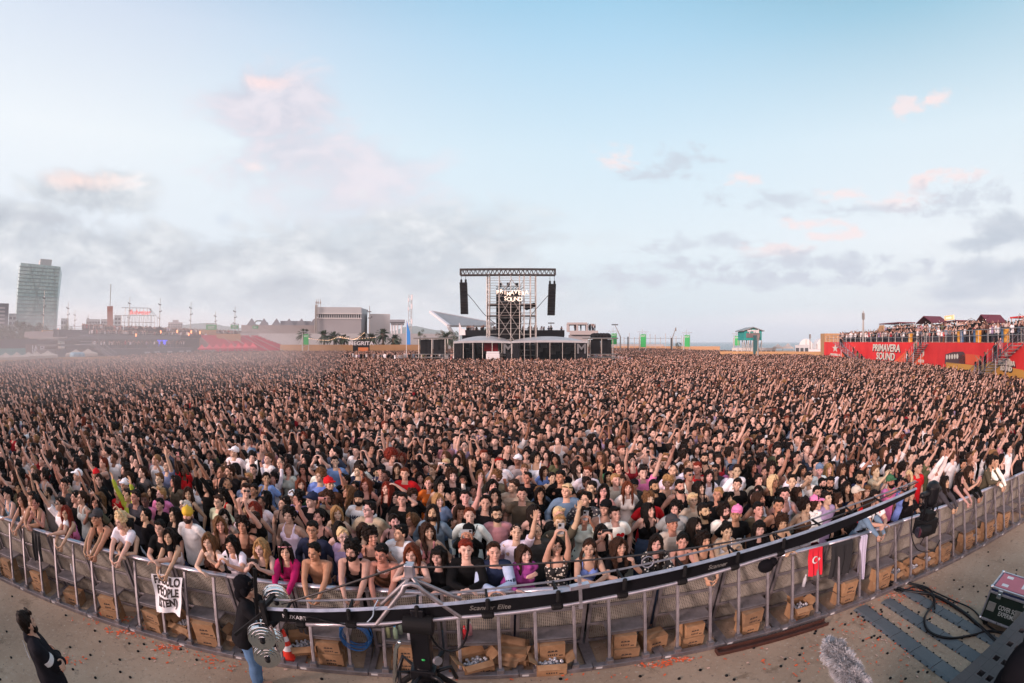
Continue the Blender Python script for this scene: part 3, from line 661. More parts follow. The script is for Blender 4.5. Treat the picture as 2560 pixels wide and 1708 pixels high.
T = [
 (1, 30, 420, 'f_hang', 'long', 'brown', 'f', 'tank', 'white', '', 'long brown-haired woman in white tank at far left end of rail', ''),
 (1, 110, 350, 'f_both', 'curly', 'brown', 'f', 'crop', 'beige', '', 'curly-haired woman in beige crop top, both arms raised, far left rail', 'beige crop-top woman'),
 (1, 185, 385, 'm_fold', 'short', 'dark', 't', 'tank', 'black', '', 'short-haired man in black tank leaning beside beige crop-top woman', ''),
 (1, 268, 390, 'f_fist', 'bun', 'black', 't', 'crop', 'beige', '', 'bun-haired woman in backless beige top with fist up at rail', ''),
 (1, 390, 410, 'm_upfold', 'short', 'dark', 'f', 'tshirt', 'white', 'shades', 'man in white T-shirt and sunglasses left of red-haired woman in pink', 'sunglasses man'),
 (1, 480, 450, 'f_hang', 'wavy', 'red', 'f', 'crop', 'pink', '', 'red-haired woman in bright pink crop top leaning over rail', 'pink-top redhead'),
 (1, 570, 520, 'm_hang', 'short', 'dark', 't', 'tank', 'black', 'cap:grey', 'man in grey cap with head bowed over the rail', 'grey cap man'),
 (1, 655, 490, 'f_hang', 'long', 'black', 't', 'tank', 'black', '', 'black-haired woman in black looking left, arms dangling over rail', ''),
 (1, 755, 530, 'm_hang', 'curly', 'platinum', 'p', 'tshirt', 'white', '', 'curly platinum-blond man in white tee with arms over rail', 'curly blond man'),
 (1, 900, 520, 'f_fold', 'bun', 'black', 'f', 'tank', 'black', '', 'woman with dark bun in black tank looking up beside curly blond man', 'black tank woman'),
 (1, 1015, 575, 'm_fold', 'fringe', 'black', 'f', 'tshirt', 'black', '', 'person in black graphic T-shirt folding hands on rail above paper sign', 'graphic tee person'),
 (1, 1160, 580, 'f_hang', 'long', 'dark', 'f', 'crop', 'white', 'strap', 'woman in white top with black bag strap holding the paper sign', 'sign holder'),
 (1, 1215, 485, 'm_stand', 'short', 'brown', 'p', 'tshirt', 'white', 'cap:yellow;beard', 'bearded man in backwards yellow cap and white tee', 'yellow cap man'),
 (1, 1345, 650, 'f_fist', 'long', 'light', 'p', 'crop', 'brown', '', 'light-haired woman in brown top bending her head at rail', ''),
 (1, 1385, 570, 'f_side', 'wavy', 'light', 'f', 'crop', 'brown', '', 'wavy-haired woman with bare shoulders right of yellow cap man', ''),
 (1, 1450, 500, 'f_side', 'long', 'black', 'p', 'tank', 'rose', '', 'smiling black-haired woman in rose top with closed eyes', ''),
 (1, 1500, 665, 'f_rphone', 'long', 'black', 'f', 'tshirt', 'white', '', 'black-haired woman in white tee holding phone at rail, right of sign', 'white tee phone woman'),
 (1, 1340, 300, 'm_clap', 'short', 'black', 'f', 'long', 'black', 'glasses', 'man in glasses and black top clapping with arms overhead', ''),
 (1, 1410, 400, 'm_stand', 'short', 'brown', 'p', 'tshirt', 'cream', 'glasses', 'bespectacled man in cream shirt behind smiling woman in rose', ''),
 (1, 1130, 270, 'm_side', 'long', 'dark', 't', 'tshirt', 'olive', '', 'long-haired man in olive tee four rows behind black tank woman', ''),
 (1, 1215, 350, 'f_side', 'wavy', 'brown', 'f', 'tank', 'black', '', 'wavy brown-haired woman in black looking aside above yellow cap man', ''),
 (1, 920, 210, 'm_side', 'quiff', 'brown', 'p', 'tshirt', 'grey', '', 'quiff-haired man in dark grey tee behind the raised lime sleeves', ''),
 (1, 640, 260, 'f_side', 'pony', 'brown', 'f', 'long', 'black', '', 'ponytailed woman in black profile behind red-haired woman', ''),
 (1, 830, 360, 'f_both', 'short', 'black', 'f', 'long', 'lime', '', 'person raising both arms in a lime green long-sleeved top', 'lime sleeves person'),
 (1, 500, 230, 'm_side', 'short', 'brown', 'p', 'tshirt', 'lightgrey', 'cap:white', 'man in white cap and pale grey tee, left of lime sleeves', ''),
 (1, 1510, 80, 'm_side', 'short', 'brown', 'p', 'tshirt', 'white', 'cap:white', 'man in white baseball cap and white tee near blue bucket hat', ''),
 (1, 1625, 90, 'm_stand', 'short', 'dark', 't', 'tshirt', 'white', 'bucket:denim', 'man wearing a blue bucket hat', ''),
 (2, 30, 690, 'f_rphone', 'wavy', 'blond', 'p', 'tank', 'black', '', 'wavy blonde woman in black looking down at phone on rail', 'wavy blonde'),
 (2, 200, 705, 'f_hang', 'long', 'dark', 'p', 'long', 'magenta', 'headband:rose', 'woman in magenta sleeves and patterned headband, hands over rail', 'magenta sleeves woman'),
 (2, 390, 700, 'm_hang', 'quiff', 'black', 't', None, '', '', 'shirtless dark-haired man leaning his arms over the rail', 'shirtless man'),
 (2, 540, 655, 'f_side', 'bun', 'platinum', 'p', 'tshirt', 'lilac', 'glasses', 'blonde woman in glasses and lilac tee reaching behind shirtless man', ''),
 (2, 630, 690, 'm_hang', 'curly', 'black', 'f', 'tank', 'black', 'beard', 'curly black-haired man in black sleeveless top, arms over rail', 'black sleeveless man'),
 (2, 825, 700, 'm_hang', 'fringe', 'black', 't', 'crop', 'brown', 'necklace', 'person with spiked necklace and bare shoulders beside crane apex', 'spiked necklace person'),
 (2, 735, 640, 'f_side', 'curly', 'dark', 'f', 'tank', 'brown', '', 'curly-haired woman looking left between the two men at rail', ''),
 (2, 930, 600, 'm_side', 'short', 'black', 'f', 'tshirt', 'white', '', 'black-haired man in white shirt craning head left above crane apex', ''),
 (2, 1020, 690, 'f_rphone', 'long', 'auburn', 'p', 'crop', 'black', '', 'auburn-haired woman filming with phone at rail above crane apex', 'auburn filming woman'),
 (2, 1195, 680, 'f_fold', 'bangs', 'black', 'f', 'long', 'black', '', 'smiling woman with black bangs and black top at rail', 'smiling bangs woman'),
 (2, 1350, 705, 'm_fold', 'fringe', 'red', 'p', 'long', 'black', '', 'person with short red fringe and earrings in black piped jacket', 'red fringe person'),
 (2, 1540, 620, 'm_fold', 'quiff', 'brown', 'p', 'long', 'navy', 'sleeves', 'young man in varsity jacket with pale blue sleeves at rail', 'varsity jacket man'),
 (2, 1370, 600, 'f_phone', 'short', 'black', 't', 'long', 'black', 'cap:black', 'person in black cap holding phone behind red fringe person', ''),
 (2, 215, 490, 'm_stand', 'curly', 'black', 'f', 'tank', 'white', '', 'curly-haired man in white tank top with black bag strap', 'white tank man'),
 (2, 665, 380, 'm_stand', 'short', 'dark', 'p', 'tshirt', 'white', 'cap:black;beard;print', 'bearded man in black cap and white tee printed HAWAII', 'HAWAII tee man'),
 (2, 728, 450, 'm_side', 'quiff', 'dark', 'p', 'tshirt', 'beige', 'glasses', 'man in glasses, chain and beige tee beside HAWAII tee', 'beige tee man'),
 (2, 895, 530, 'f_side', 'pony', 'dark', 'p', 'tank', 'black', '', 'round-faced woman looking up left with hand raised near beige tee', ''),
 (2, 945, 385, 'm_stand', 'fringe', 'dark', 'f', 'tshirt', 'black', '', 'broad man with fringe in plain black T-shirt', 'broad black tee man'),
 (2, 1140, 470, 'm_stand', 'longfront', 'dark', 'f', 'long', 'denim', 'beard', 'long-haired bearded man in pale denim shirt', 'denim shirt man'),
 (2, 1380, 490, 'm_stand', 'quiff', 'auburn', 'p', 'long', 'white', 'strap', 'smiling red-haired man in white shirt with camera strap', 'white shirt man'),
 (2, 1555, 480, 'm_stand', 'short', 'black', 'f', 'tshirt', 'rose', 'glasses;beard', 'bearded man in glasses and rose tee, right of white shirt man', ''),
 (2, 1350, 370, 'm_up', 'short', 'dark', 'p', 'tank', 'grey', '', 'short-haired man in grey tank lifting his right-hand arm', 'grey tank man'),
 (2, 1180, 390, 'f_side', 'long', 'blond', 'p', 'tshirt', 'denim', '', 'long blonde woman behind denim shirt man', ''),
 (2, 525, 475, 'f_side', 'long', 'blond', 'p', 'tank', 'black', '', 'long blonde woman facing left beside HAWAII tee man', 'long blonde'),
 (2, 405, 500, 'f_up', 'bun', 'black', 'f', 'crop', 'black', '', 'bare-shouldered woman with black bun reaching an arm up', ''),
 (2, 270, 380, 'm_side', 'curly', 'black', 't', 'tshirt', 'lilac', '', 'curly black-haired man in lilac tee', 'lilac tee man'),
 (2, 180, 410, 'm_side', 'short', 'dark', 'f', 'tank', 'black', '', 'dark-haired man in black tank left of lilac tee man', ''),
 (2, 355, 590, 'm_stand', 'short', 'black', 't', 'long', 'navy', 'glasses', 'black-haired man in glasses peering above shirtless man', ''),
 (2, 545, 580, 'f_side', 'long', 'dark', 'p', 'tank', 'beige', '', 'dark-haired woman in beige tank behind blonde glasses woman', ''),
 (2, 700, 590, 'f_side', 'bob', 'brown', 'p', 'tshirt', 'black', 'glasses', 'bob-haired woman in glasses above black sleeveless man', ''),
 (2, 1110, 590, 'f_side', 'wavy', 'brown', 'f', 'tank', 'rose', '', 'wavy brown-haired woman in rose tank above smiling bangs woman', ''),
 (2, 415, 200, 'm_side', 'short', 'dark', 'f', 'tshirt', 'white', 'headband:white;shades', 'man in white headband and sunglasses', 'white headband man'),
 (2, 290, 290, 'f_side', 'wavy', 'auburn', 'p', 'tank', 'green', '', 'auburn wavy-haired woman seen side-on in striped green top', ''),
 (2, 660, 200, 'm_side', 'short', 'brown', 'p', 'tshirt', 'navy', '', 'brown-haired man in dark shirt above HAWAII tee man', ''),
 (2, 810, 200, 'm_stand', 'short', 'dark', 'f', 'tshirt', 'navy', 'cap:black;print', 'man in black cap and patterned navy shirt', ''),
 (2, 960, 220, 'm_stand', 'short', 'auburn', 'p', 'tshirt', 'red', '', 'red-haired man in red tee', ''),
 (2, 1115, 280, 'f_stand', 'bun', 'light', 'p', 'tshirt', 'orange', '', 'woman with tied hair in rust-orange top', ''),
 (2, 1225, 160, 'm_phone', 'short', 'platinum', 'p', 'tshirt', 'black', '', 'platinum-haired person in black filming above rust-orange top', ''),
 (2, 1570, 150, 'm_stand', 'short', 'red', 'p', 'tshirt', 'white', 'headband:red', 'person with red headband and white tee, seventh row', ''),
 (2, 1545, 240, 'm_side', 'curly', 'light', 'p', 'tshirt', 'olive', 'glasses', 'curly light-haired man in round glasses and olive tee', ''),
 (2, 1540, 360, 'f_stand', 'wavy', 'black', 'p', 'crop', 'brown', '', 'wavy black-haired woman with bare shoulders right of grey tank man', ''),
 (3, 75, 700, 'f_chest', 'long', 'brown', 'p', 'hoodie', 'purple', '', 'long-haired woman in purple hoodie with hand on chest', 'purple hoodie woman'),
 (3, 290, 700, 'f_phonehigh', 'bob', 'black', 'f', 'tank', 'print', '', 'black-haired woman in black and white top filming overhead at rail', 'overhead filming woman'),
 (3, 500, 715, 'f_fold', 'pigtails', 'brown', 'f', 'crop', 'blue', '', 'brown-haired woman in cornflower blue top at rail', 'blue top woman'),
 (3, 700, 710, 'f_fist', 'wavy', 'brown', 'f', 'tshirt', 'black', '', 'wavy brown-haired woman in black with fist up at rail', 'fist-up woman'),
 (3, 890, 615, 'f_fold', 'longfront', 'dark', 'p', 'long', 'print', '', 'long dark-haired woman in black and white patterned shirt', 'patterned shirt woman'),
 (3, 1095, 655, 'f_fold', 'bun', 'black', 'f', 'tank', 'brown', '', 'woman with black bun in brown tank looking right at rail', 'brown tank woman'),
 (3, 1245, 660, 'f_hang', 'curly', 'dark', 'f', 'tank', 'black', '', 'curly-haired woman in black bowing head behind crane arm', ''),
 (3, 1425, 625, 'f_rphone', 'bun', 'black', 'f', 'crop', 'white', '', 'woman with black bun in white top with camera at rail', 'white crop-top woman'),
 (3, 1590, 570, 'f_fold', 'bangs', 'black', 'p', 'tshirt', 'black', '', 'woman with black bangs in black tee, left of dark curly woman', ''),
 (3, 65, 350, 'm_stand', 'short', 'black', 'f', 'tshirt', 'olive', '', 'heavy-set man in olive T-shirt behind purple hoodie woman', 'olive tee man'),
 (3, 150, 470, 'f_side', 'long', 'dark', 'p', 'tank', 'black', '', 'dark-haired woman in black beneath olive tee man', ''),
 (3, 310, 535, 'm_up', 'short', 'blond', 'p', 'tshirt', 'olive', '', 'blond man in dark olive tee looking left with arm lifted', 'blond olive-tee man'),
 (3, 470, 500, 'f_phone', 'curly', 'black', 't', 'tshirt', 'white', '', 'curly black-haired person in white tee filming ahead', ''),
 (3, 575, 600, 'f_phone', 'long', 'black', 'f', 'tank', 'black', 'shades', 'woman in sunglasses filming with pale phone beside heart tee man', ''),
 (3, 600, 440, 'm_side', 'short', 'black', 'f', 'tank', 'white', 'cap:black', 'person in black cap and white tank bowing head', ''),
 (3, 665, 480, 'm_stand', 'short', 'black', 'f', 'tshirt', 'white', 'heart', 'black-haired man in white tee with a red heart', 'heart tee man'),
 (3, 885, 455, 'f_side', 'longfront', 'black', 'p', 'crop', 'black', '', 'long black-haired woman with bare shoulders holding a bottle', ''),
 (3, 885, 385, 'm_stand', 'curly', 'light', 'p', 'tshirt', 'red', '', 'curly light-haired man in bright red tee', 'red tee man'),
 (3, 1055, 445, 'm_side', 'curly', 'black', 'f', 'tshirt', 'lightgrey', '', 'curly black-haired man in pale tee behind grey cap', ''),
 (3, 1055, 560, 'm_stand', 'short', 'black', 't', 'tshirt', 'cream', 'cap:grey', 'man in grey cap and cream tee with bag strap', 'cream tee man'),
 (3, 1190, 560, 'f_side', 'longfront', 'dark', 'p', 'long', 'black', '', 'long dark-haired woman in black smiling right of cream tee man', ''),
 (3, 1240, 460, 'm_stand', 'short', 'dark', 'f', 'long', 'black', 'beard', 'bearded man in black shirt left of curly bearded man', ''),
 (3, 1370, 460, 'm_stand', 'curly', 'dark', 'p', 'long', 'white', 'beard;glasses', 'curly bearded man in glasses and open white shirt', 'curly bearded man'),
 (3, 1460, 490, 'm_side', 'short', 'dark', 't', 'tshirt', 'black', 'cap:pink', 'person in pink cap bowing head beside curly bearded man', 'pink cap person'),
 (3, 1590, 450, 'm_stand', 'short', 'black', 'f', 'tshirt', 'olive', '', 'black-haired man in olive tee right of pink cap', ''),
 (3, 350, 330, 'm_side', 'short', 'platinum', 'p', 'long', 'denim', 'headband:black', 'platinum-haired man in blue denim shirt with shades on head', 'blue shirt man'),
 (3, 475, 385, 'm_side', 'quiff', 'black', 'f', 'long', 'grey', 'print', 'black-haired man in checked grey shirt', ''),
 (3, 510, 310, 'm_side', 'short', 'dark', 'p', 'tshirt', 'black', '', 'dark-haired man in black tee right of blue shirt man', ''),
 (3, 485, 210, 'm_side', 'fringe', 'auburn', 'p', 'tshirt', 'white', 'strap', 'auburn-haired man in white tee with black strap', ''),
 (3, 590, 330, 'f_stand', 'long', 'black', 'p', 'tank', 'black', 'glasses', 'black-haired woman in glasses and black tank', ''),
 (3, 670, 260, 'm_stand', 'short', 'blond', 'p', 'tshirt', 'cream', 'strap', 'blond man in cream tee with dark camera strap', ''),
 (3, 745, 310, 'f_stand', 'longfront', 'auburn', 'p', 'tshirt', 'white', '', 'long auburn-haired woman in white shirt touching her neck', ''),
 (3, 920, 300, 'm_stand', 'short', 'black', 't', 'long', 'black', 'beard', 'black-bearded man in black with short hair, above red tee', ''),
 (3, 1085, 300, 'm_stand', 'short', 'black', 'f', 'tank', 'black', 'beard', 'bearded man in black tank top with chain', ''),
 (3, 1165, 390, 'f_stand', 'short', 'platinum', 'p', 'tshirt', 'beige', 'glasses', 'short platinum-haired woman in glasses', ''),
 (3, 845, 215, 'm_up', 'short', 'dark', 'p', 'tshirt', 'pink', '', 'man in pale pink tee with raised arm', ''),
 (3, 1140, 170, 'm_stand', 'buzz', 'light', 'p', 'tshirt', 'white', '', 'crop-haired man in white tee, eighth row right of centre', ''),
 (3, 80, 190, 'f_stand', 'buzz', 'light', 'p', 'tank', 'beige', '', 'pale high-browed person in beige with hair tied back', ''),
 (3, 1450, 290, 'm_side', 'short', 'dark', 'p', 'tshirt', 'black', '', 'man in black tee looking up beneath raised phone, right side', ''),
 (3, 1210, 310, 'f_side', 'wavy', 'dark', 'f', 'tank', 'black', '', 'wavy dark-haired woman right of chain-wearing bearded man', ''),
 (4, 50, 510, 'f_fold', 'curly', 'brown', 'f', 'tank', 'black', '', 'curly brown-haired woman at rail just above crane arm', 'curly brown woman'),
 (4, 175, 490, 'm_side', 'short', 'black', 't', 'tank', 'black', '', 'smiling black-haired man in black tank behind crane arm', 'smiling tank man'),
 (4, 250, 430, 'f_side', 'curly', 'dark', 'f', 'crop', 'brown', '', 'dark curly-haired woman with bare shoulders, right of smiling tank man', ''),
 (4, 405, 460, 'f_side', 'bob', 'brown', 'p', 'hoodie', 'white', 'cap:pink', 'person in pink patterned cap and white hood behind crane arm', ''),
 (4, 445, 410, 'm_stand', 'short', 'dark', 'p', 'long', 'lilac', '', 'short-haired man in lilac behind pink patterned cap', ''),
 (4, 590, 350, 'm_stand', 'short', 'black', 't', 'tank', 'black', 'cap:cream', 'man in pale camouflage cap and black tank behind crane arm', 'camouflage cap man'),
 (4, 505, 310, 'f_stand', 'longfront', 'dark', 'f', 'tank', 'navy', '', 'long dark-haired woman left of camouflage cap man', ''),
 (4, 400, 280, 'm_side', 'short', 'black', 't', 'tshirt', 'black', 'beard', 'dark bearded man in black with raised fist beside him', ''),
 (4, 260, 250, 'm_point', 'short', 'dark', 'f', 'tshirt', 'white', '', 'man in white tee punching the air, right-hand crowd', ''),
 (4, 330, 195, 'm_side', 'short', 'brown', 'p', 'tshirt', 'white', 'cap:denim', 'man in pale blue cap and white tee', 'blue cap man'),
 (4, 155, 245, 'm_phonehigh', 'short', 'dark', 'f', 'tshirt', 'white', 'glasses', 'man in glasses and white tee lifting phone, left of blue cap', ''),
 (4, 390, 190, 'f_stand', 'longfront', 'blond', 'p', 'tank', 'white', '', 'long blonde woman right of blue cap man', ''),
 (4, 790, 270, 'm_phone', 'short', 'black', 't', 'tshirt', 'pink', 'cap:green;beard', 'bearded man in green cap and hot pink tee', 'green cap man'),
 (4, 855, 440, 'm_fold', 'short', 'dark', 'f', 'tshirt', 'white', 'backpack', 'man in white tee with red backpack leaning on rail', 'red backpack man'),
 (4, 715, 440, 'f_hang', 'wavy', 'brown', 'f', 'long', 'denim', '', 'person in denim jacket dangling hands over rail', 'denim jacket person'),
 (4, 695, 205, 'm_phone', 'quiff', 'light', 'p', 'tshirt', 'beige', '', 'light-haired man in beige tee filming, left of green cap', ''),
 (4, 625, 190, 'f_side', 'long', 'brown', 'p', 'tank', 'black', 'cap:white', 'woman in white cap and black tank', ''),
 (4, 920, 110, 'm_stand', 'fringe', 'brown', 'p', 'tshirt', 'navy', '', 'fringe-haired man in navy above crane camera', ''),
 (4, 470, 60, 'm_stand', 'short', 'brown', 'p', 'tshirt', 'white', 'beard', 'bearded man in plain white tee, rear right rows', ''),
 (4, 1080, 170, 'm_clap', 'short', 'black', 't', 'long', 'white', '', 'man in open white shirt with arms up over crane camera', ''),
 (4, 1160, 280, 'f_hang', 'longfront', 'dark', 'f', 'long', 'grey', '', 'long dark-haired woman in grey right of crane camera at rail', 'grey top woman'),
 (4, 1230, 245, 'f_hang', 'wavy', 'dark', 'f', 'tank', 'black', '', 'smiling wavy-haired woman in black right of grey top woman', ''),
 (4, 1275, 165, 'm_point', 'short', 'black', 't', 'tshirt', 'black', '', 'black-haired man in black tee looking left, far right rail', ''),
 (4, 1350, 225, 'f_rphone', 'wavy', 'brown', 'f', 'crop', 'brown', '', 'wavy brown-haired woman with clasped hands, far right rail', ''),
 (4, 1465, 140, 'm_hang', 'short', 'black', 'f', 'long', 'white', '', 'man in white jacket holding lit phone over far right rail', 'white jacket man'),
 (4, 1405, 245, 'f_hang', 'long', 'dark', 't', 'long', 'black', '', 'long-haired woman in black left of white jacket man', ''),
 (4, 1560, 170, 'm_fold', 'curly', 'dark', 't', 'long', 'olive', '', 'curly-haired person in olive at far right rail end', ''),
]
SILL = [(x*.85, y*.85) for x, y in [(-30, .2), (-22, 1.2), (-16, 2.55), (-10.76, 3.98), (-8.33, 4.54), (-6.03, 5.0), (-4.12, 5.3), (-2.05, 5.62), (0, 5.82), (2.0, 6.0), (4.0, 6.08), (6.64, 6.11), (8.16, 6.13), (10, 6.09), (14.2, 5.99), (20, 5.6), (28, 4.9)]]
def sill_y(x): return float(np.interp(x, [a for a, _ in SILL], [b for _, b in SILL]))
def rail_y(x): return sill_y(x)+.46
RAILZ = 1.13
# ---- collect what has to be fused
RAILP = {'m_fold', 'm_hang', 'f_hang', 'f_fold', 'f_rphone', 'f_fist', 'm_upfold'}
people = []      # dicts: pose hair hc skin top col extras label x y s rz
ins = lambda x, y, poly: sum(1 for i in range(len(poly)) if ((poly[i][1] > y) != (poly[i-1][1] > y)) and x < (poly[i-1][0]-poly[i][0])*(y-poly[i][1])/(poly[i-1][1]-poly[i][1])+poly[i][0]) % 2 == 1
for e in T:
 reg, X, Y, pose, hair, hc, sk, top, col, ex, lab, anc = e
 px, py = off[reg]+X/2.58, 1100+Y/2.58
 p = POSES[pose]; s = rng.uniform(.98, 1.03)
 if pose in RAILP or pose == 'f_chest' or (pose == 'f_phonehigh' and anc):
  a = P(px, py, p.HC[2]*s); x = a[0]; y = rail_y(x)+.40
  if pose == 'f_hang' and anc == 'sign holder': y -= .02
  rot = atan2(rail_y(x+.5)-rail_y(x-.5), 1.0)
 else:
  a = P(px, py, p.HC[2]*s); x, y = a[0], a[1]-p.HC[1]; rot = rng.uniform(-.15, .15)
  y = max(y, rail_y(x)+.80)
 people.append(dict(pose=pose, hair=hair, hc=hc, sk=sk, top=top, col=col, ex=ex, lab=lab, anc=anc, x=x, y=y, s=s, rz=rot))
anchors = [(q['x'], q['anc']) for q in people if q['anc'] and q['pose'] in RAILP | {'f_chest', 'f_phonehigh'}]
CR = [(x*.77, y*.77) for x, y in [(-24, 0), (-100, 10), (-83, 40), (-94, 78), (-107, 139), (-103, 217), (-62, 261), (70, 259), (78, 152), (73, 92), (62, 56), (57, 39), (46, 23), (50, 8), (26, 2)]]
def inframe(x, y, m=0, z=1.6):
 v = np.array([x, y, z-H]); r = np.linalg.norm(v); t = math.acos(max(-1, min(1, v[1]/r))); q = 2*F*sin(t/2); h = hypot(v[0], v[2])
 return abs(v[0]/h*q) < 18+m and abs(v[2]/h*q) < 12+m
cand = []
yy = 0.0
row = 0
while yy < 30:
 sx = .44; xx = -70+(row % 2)*sx/2
 while xx < 60:
  x = xx+rng.uniform(-.13, .13); y = yy+rng.uniform(-.14, .14)
  if y > rail_y(x)+.42 and ins(x, y, CR) and inframe(x, y, 3): cand.append((hypot(x, y), x, y))
  xx += sx
 yy += .47; row += 1
pts = np.array([(q['x'], q['y']) for q in people])
cand = [c for c in sorted(cand) if np.min((pts[:, 0]-c[1])**2+((pts[:, 1]-c[2])*.85)**2) > .34**2]
free_m = ['m_cross', 'm_chin', 'm_tilt', 'm_stand', 'm_side', 'm_up', 'm_point', 'm_clap', 'm_phone', 'm_phonehigh']; wm = [1.5, 1.5, 4, 4, 4, 1.3, 1.0, .6, 1.3, .7]
free_f = ['f_chin', 'f_head', 'f_tilt', 'f_stand', 'f_side', 'f_up', 'f_point', 'f_both', 'f_phone', 'f_phonehigh']; wf = [2, 1, 4, 4, 4, 1.6, 1.0, .7, 1.4, .7]
ORD = ['front', 'second', 'third', 'fourth', 'fifth', 'sixth', 'seventh', 'eighth', 'ninth', 'tenth', 'eleventh', 'twelfth', 'thirteenth', 'fourteenth']
used = {}
N_IND = 298
stuff_near = []
tc_names = ['black']*19+['grey']*2+['white']*7+['beige']*3+['navy', 'denim', 'brown', 'lightgrey', 'rose', 'olive', 'cream', 'red', 'lilac', 'green', 'pink', 'blue']
CN = dict(beige='beige', lightgrey='pale grey', rose='rose', grey='dark grey', lilac='lilac')
for d, x, y in cand:
 if len(people) < N_IND and inframe(x, y, -.1):
  m = rng.random() < .45; front = y < rail_y(x)+.72
  if front: pose = rng.choice(['m_fold', 'm_hang', 'm_upfold'] if m else ['f_hang', 'f_fold', 'f_fist', 'f_rphone']); y = rail_y(x)+.40
  else: pose = rng.choices(free_m, wm)[0] if m else rng.choices(free_f, wf)[0]
  if front and np.min(np.abs(np.array([q['x'] for q in people if q['pose'] in RAILP])-x)) < .42: continue
  hair = rng.choice(['short', 'quiff', 'fringe', 'curly', 'short', 'buzz', 'afro' if rng.random() < .3 else 'short'] if m else ['long', 'longfront', 'wavy', 'bob', 'bangs', 'bun', 'pony', 'long', 'curly'])
  hc = rng.choices(list(HC), [8, 8, 5, 2, 1.6, .5, .3, .8, .1])[0]; sk = rng.choices('pftbd', [3, 4, 3, 1, .4])[0]
  top = rng.choices(['tshirt', 'tank', 'long'], [6, 2 if m else 5, 2])[0]; col = rng.choice(tc_names)
  ex = rng.choices(['', 'beard' if m else '', 'glasses', 'shades', 'cap:'+rng.choice(['black', 'white', 'beige', 'navy', 'red']) if hair not in ('afro', 'bun', 'curly') else ''], [9, 3, 1, .8, 1])[0]
  rowi = max(0, int(round((y-rail_y(x)-.4)/.50)))
  an = min(anchors, key=lambda a: abs(a[0]-x)); side = x-an[0]
  rel = 'behind' if abs(side) < .45 else ('behind and left of' if side < 0 else 'behind and right of')
  if rowi == 0: rel = 'left of' if side < 0 else 'right of'
  exd = {'beard': 'bearded ', 'glasses': 'bespectacled ', 'shades': 'sunglassed '}.get(ex, '')
  if ex.startswith('cap'): exd = ex[4:]+'-capped '
  kind = {'tshirt': 'tee', 'tank': 'tank', 'long': 'long sleeves'}[top]
  hcd = {'dark': 'dark', 'brown': 'brown', 'light': 'light brown', 'blond': 'blond', 'platinum': 'platinum', 'red': 'red', 'auburn': 'auburn', 'white': 'white', 'black': 'black'}[hc]
  for form in range(6):
   b = f"{exd}{hcd}-haired {'man' if m else 'woman'}, {CN.get(col, col)} {kind}, "
   if form == 1: b = f"{exd}{HDESC[hair]} {'man' if m else 'woman'}, {CN.get(col, col)} {kind}, "
   lab = b+(f"{ORD[min(rowi, 13)]} row {rel} {an[1]}" if form < 2 else f"{DESC[pose]}, {ORD[min(rowi, 13)]} row near {an[1]}")
   if form > 2: lab = f"{HDESC[hair]} {CN.get(col, col)} {kind} wearer {['', 'farther out', 'nearer in', 'in between'][form-3] or 'just'} {rel} {an[1]}"
   if len(lab.split()) > 16: continue
   if lab not in used: break
  used[lab] = 1
  rot = rng.uniform(-.3, .3)-x*.01 if not front else atan2(rail_y(x+.5)-rail_y(x-.5), 1.0)
  people.append(dict(pose=pose, hair=hair, hc=hc, sk=sk, top=top, col=col, ex=ex, lab=lab, anc='', x=x, y=y, s=rng.uniform(.90, 1.07), rz=rot))
 else: stuff_near.append((x, y))
VB = .0070
for n in {q['pose'] for q in people}: fuse(body_geo(POSES[n]), 'body_'+n, VB, 2); fuse(trousers_geo(POSES[n]), 'jean_'+n, .016, 2)
for n, k in {(q['pose'], q['top']) for q in people if q['top']}: fuse(top_geo(POSES[n], k), f'top_{n}_{k}', .0105, 2)
for h in HAIRS: fuse(hair_geo(h, 3), 'hair_'+h, .0062, 1)
for h in HATS: fuse(hat_geo(h), 'hat_'+h, .0035 if h in ('glasses', 'shades') else .006, 1)
LODP = ['m_stand', 'm_side', 'm_tilt', 'm_up', 'm_point', 'm_phone', 'm_phonehigh', 'f_stand', 'f_side', 'f_tilt', 'f_up', 'f_point', 'f_phone', 'f_phonehigh']
for n in LODP:
 for lv, v in (('A', .012), ('B', .021), ('C', .034)):
  fuse(body_geo(POSES[n]), f'{lv}body_{n}', v, 1 if lv == 'A' else 0)
  for k in ('tshirt', 'tank'): fuse(top_geo(POSES[n], k, .012 if lv == 'A' else .022), f'{lv}top_{n}_{k}', v*1.15, 1 if lv == 'A' else 0)
 fuse(trousers_geo(POSES[n]), 'Ajean_'+n, .03, 1)
for h in HAIRS:
 for lv, v in (('A', .011), ('B', .018), ('C', .03)): fuse(hair_geo(h, 3), f'{lv}hair_{h}', v, 0)
for lv, v in (('A', .009), ('B', .018)): fuse(hat_geo('cap'), f'{lv}hat_cap', v, 0)
REC = flush()
def waved(rec, a, f, seed, an=(1, 1, 1)): return displace(rec, wobble(rec[0], a, f, seed, an))
MESH = {}
def near_mesh(key, mat_, rec=None, attr=None):
 if key not in MESH: MESH[key] = raw_mesh(key.split('_')[0] if not key.startswith('body') else 'person', [(*rec, 0)], [mat_], attr)
 return MESH[key]
for n in POSES:
 r = REC.get('body_'+n)
 if r is not None: near_mesh('body_'+n, PM['skin', 'own'], r, {'face': face_mask(r[0], POSES[n])})
 r = REC.get('jean_'+n)
 if r is not None: near_mesh('jean_'+n, PM['cloth', 'own'], waved(r, .006, 25, 2))
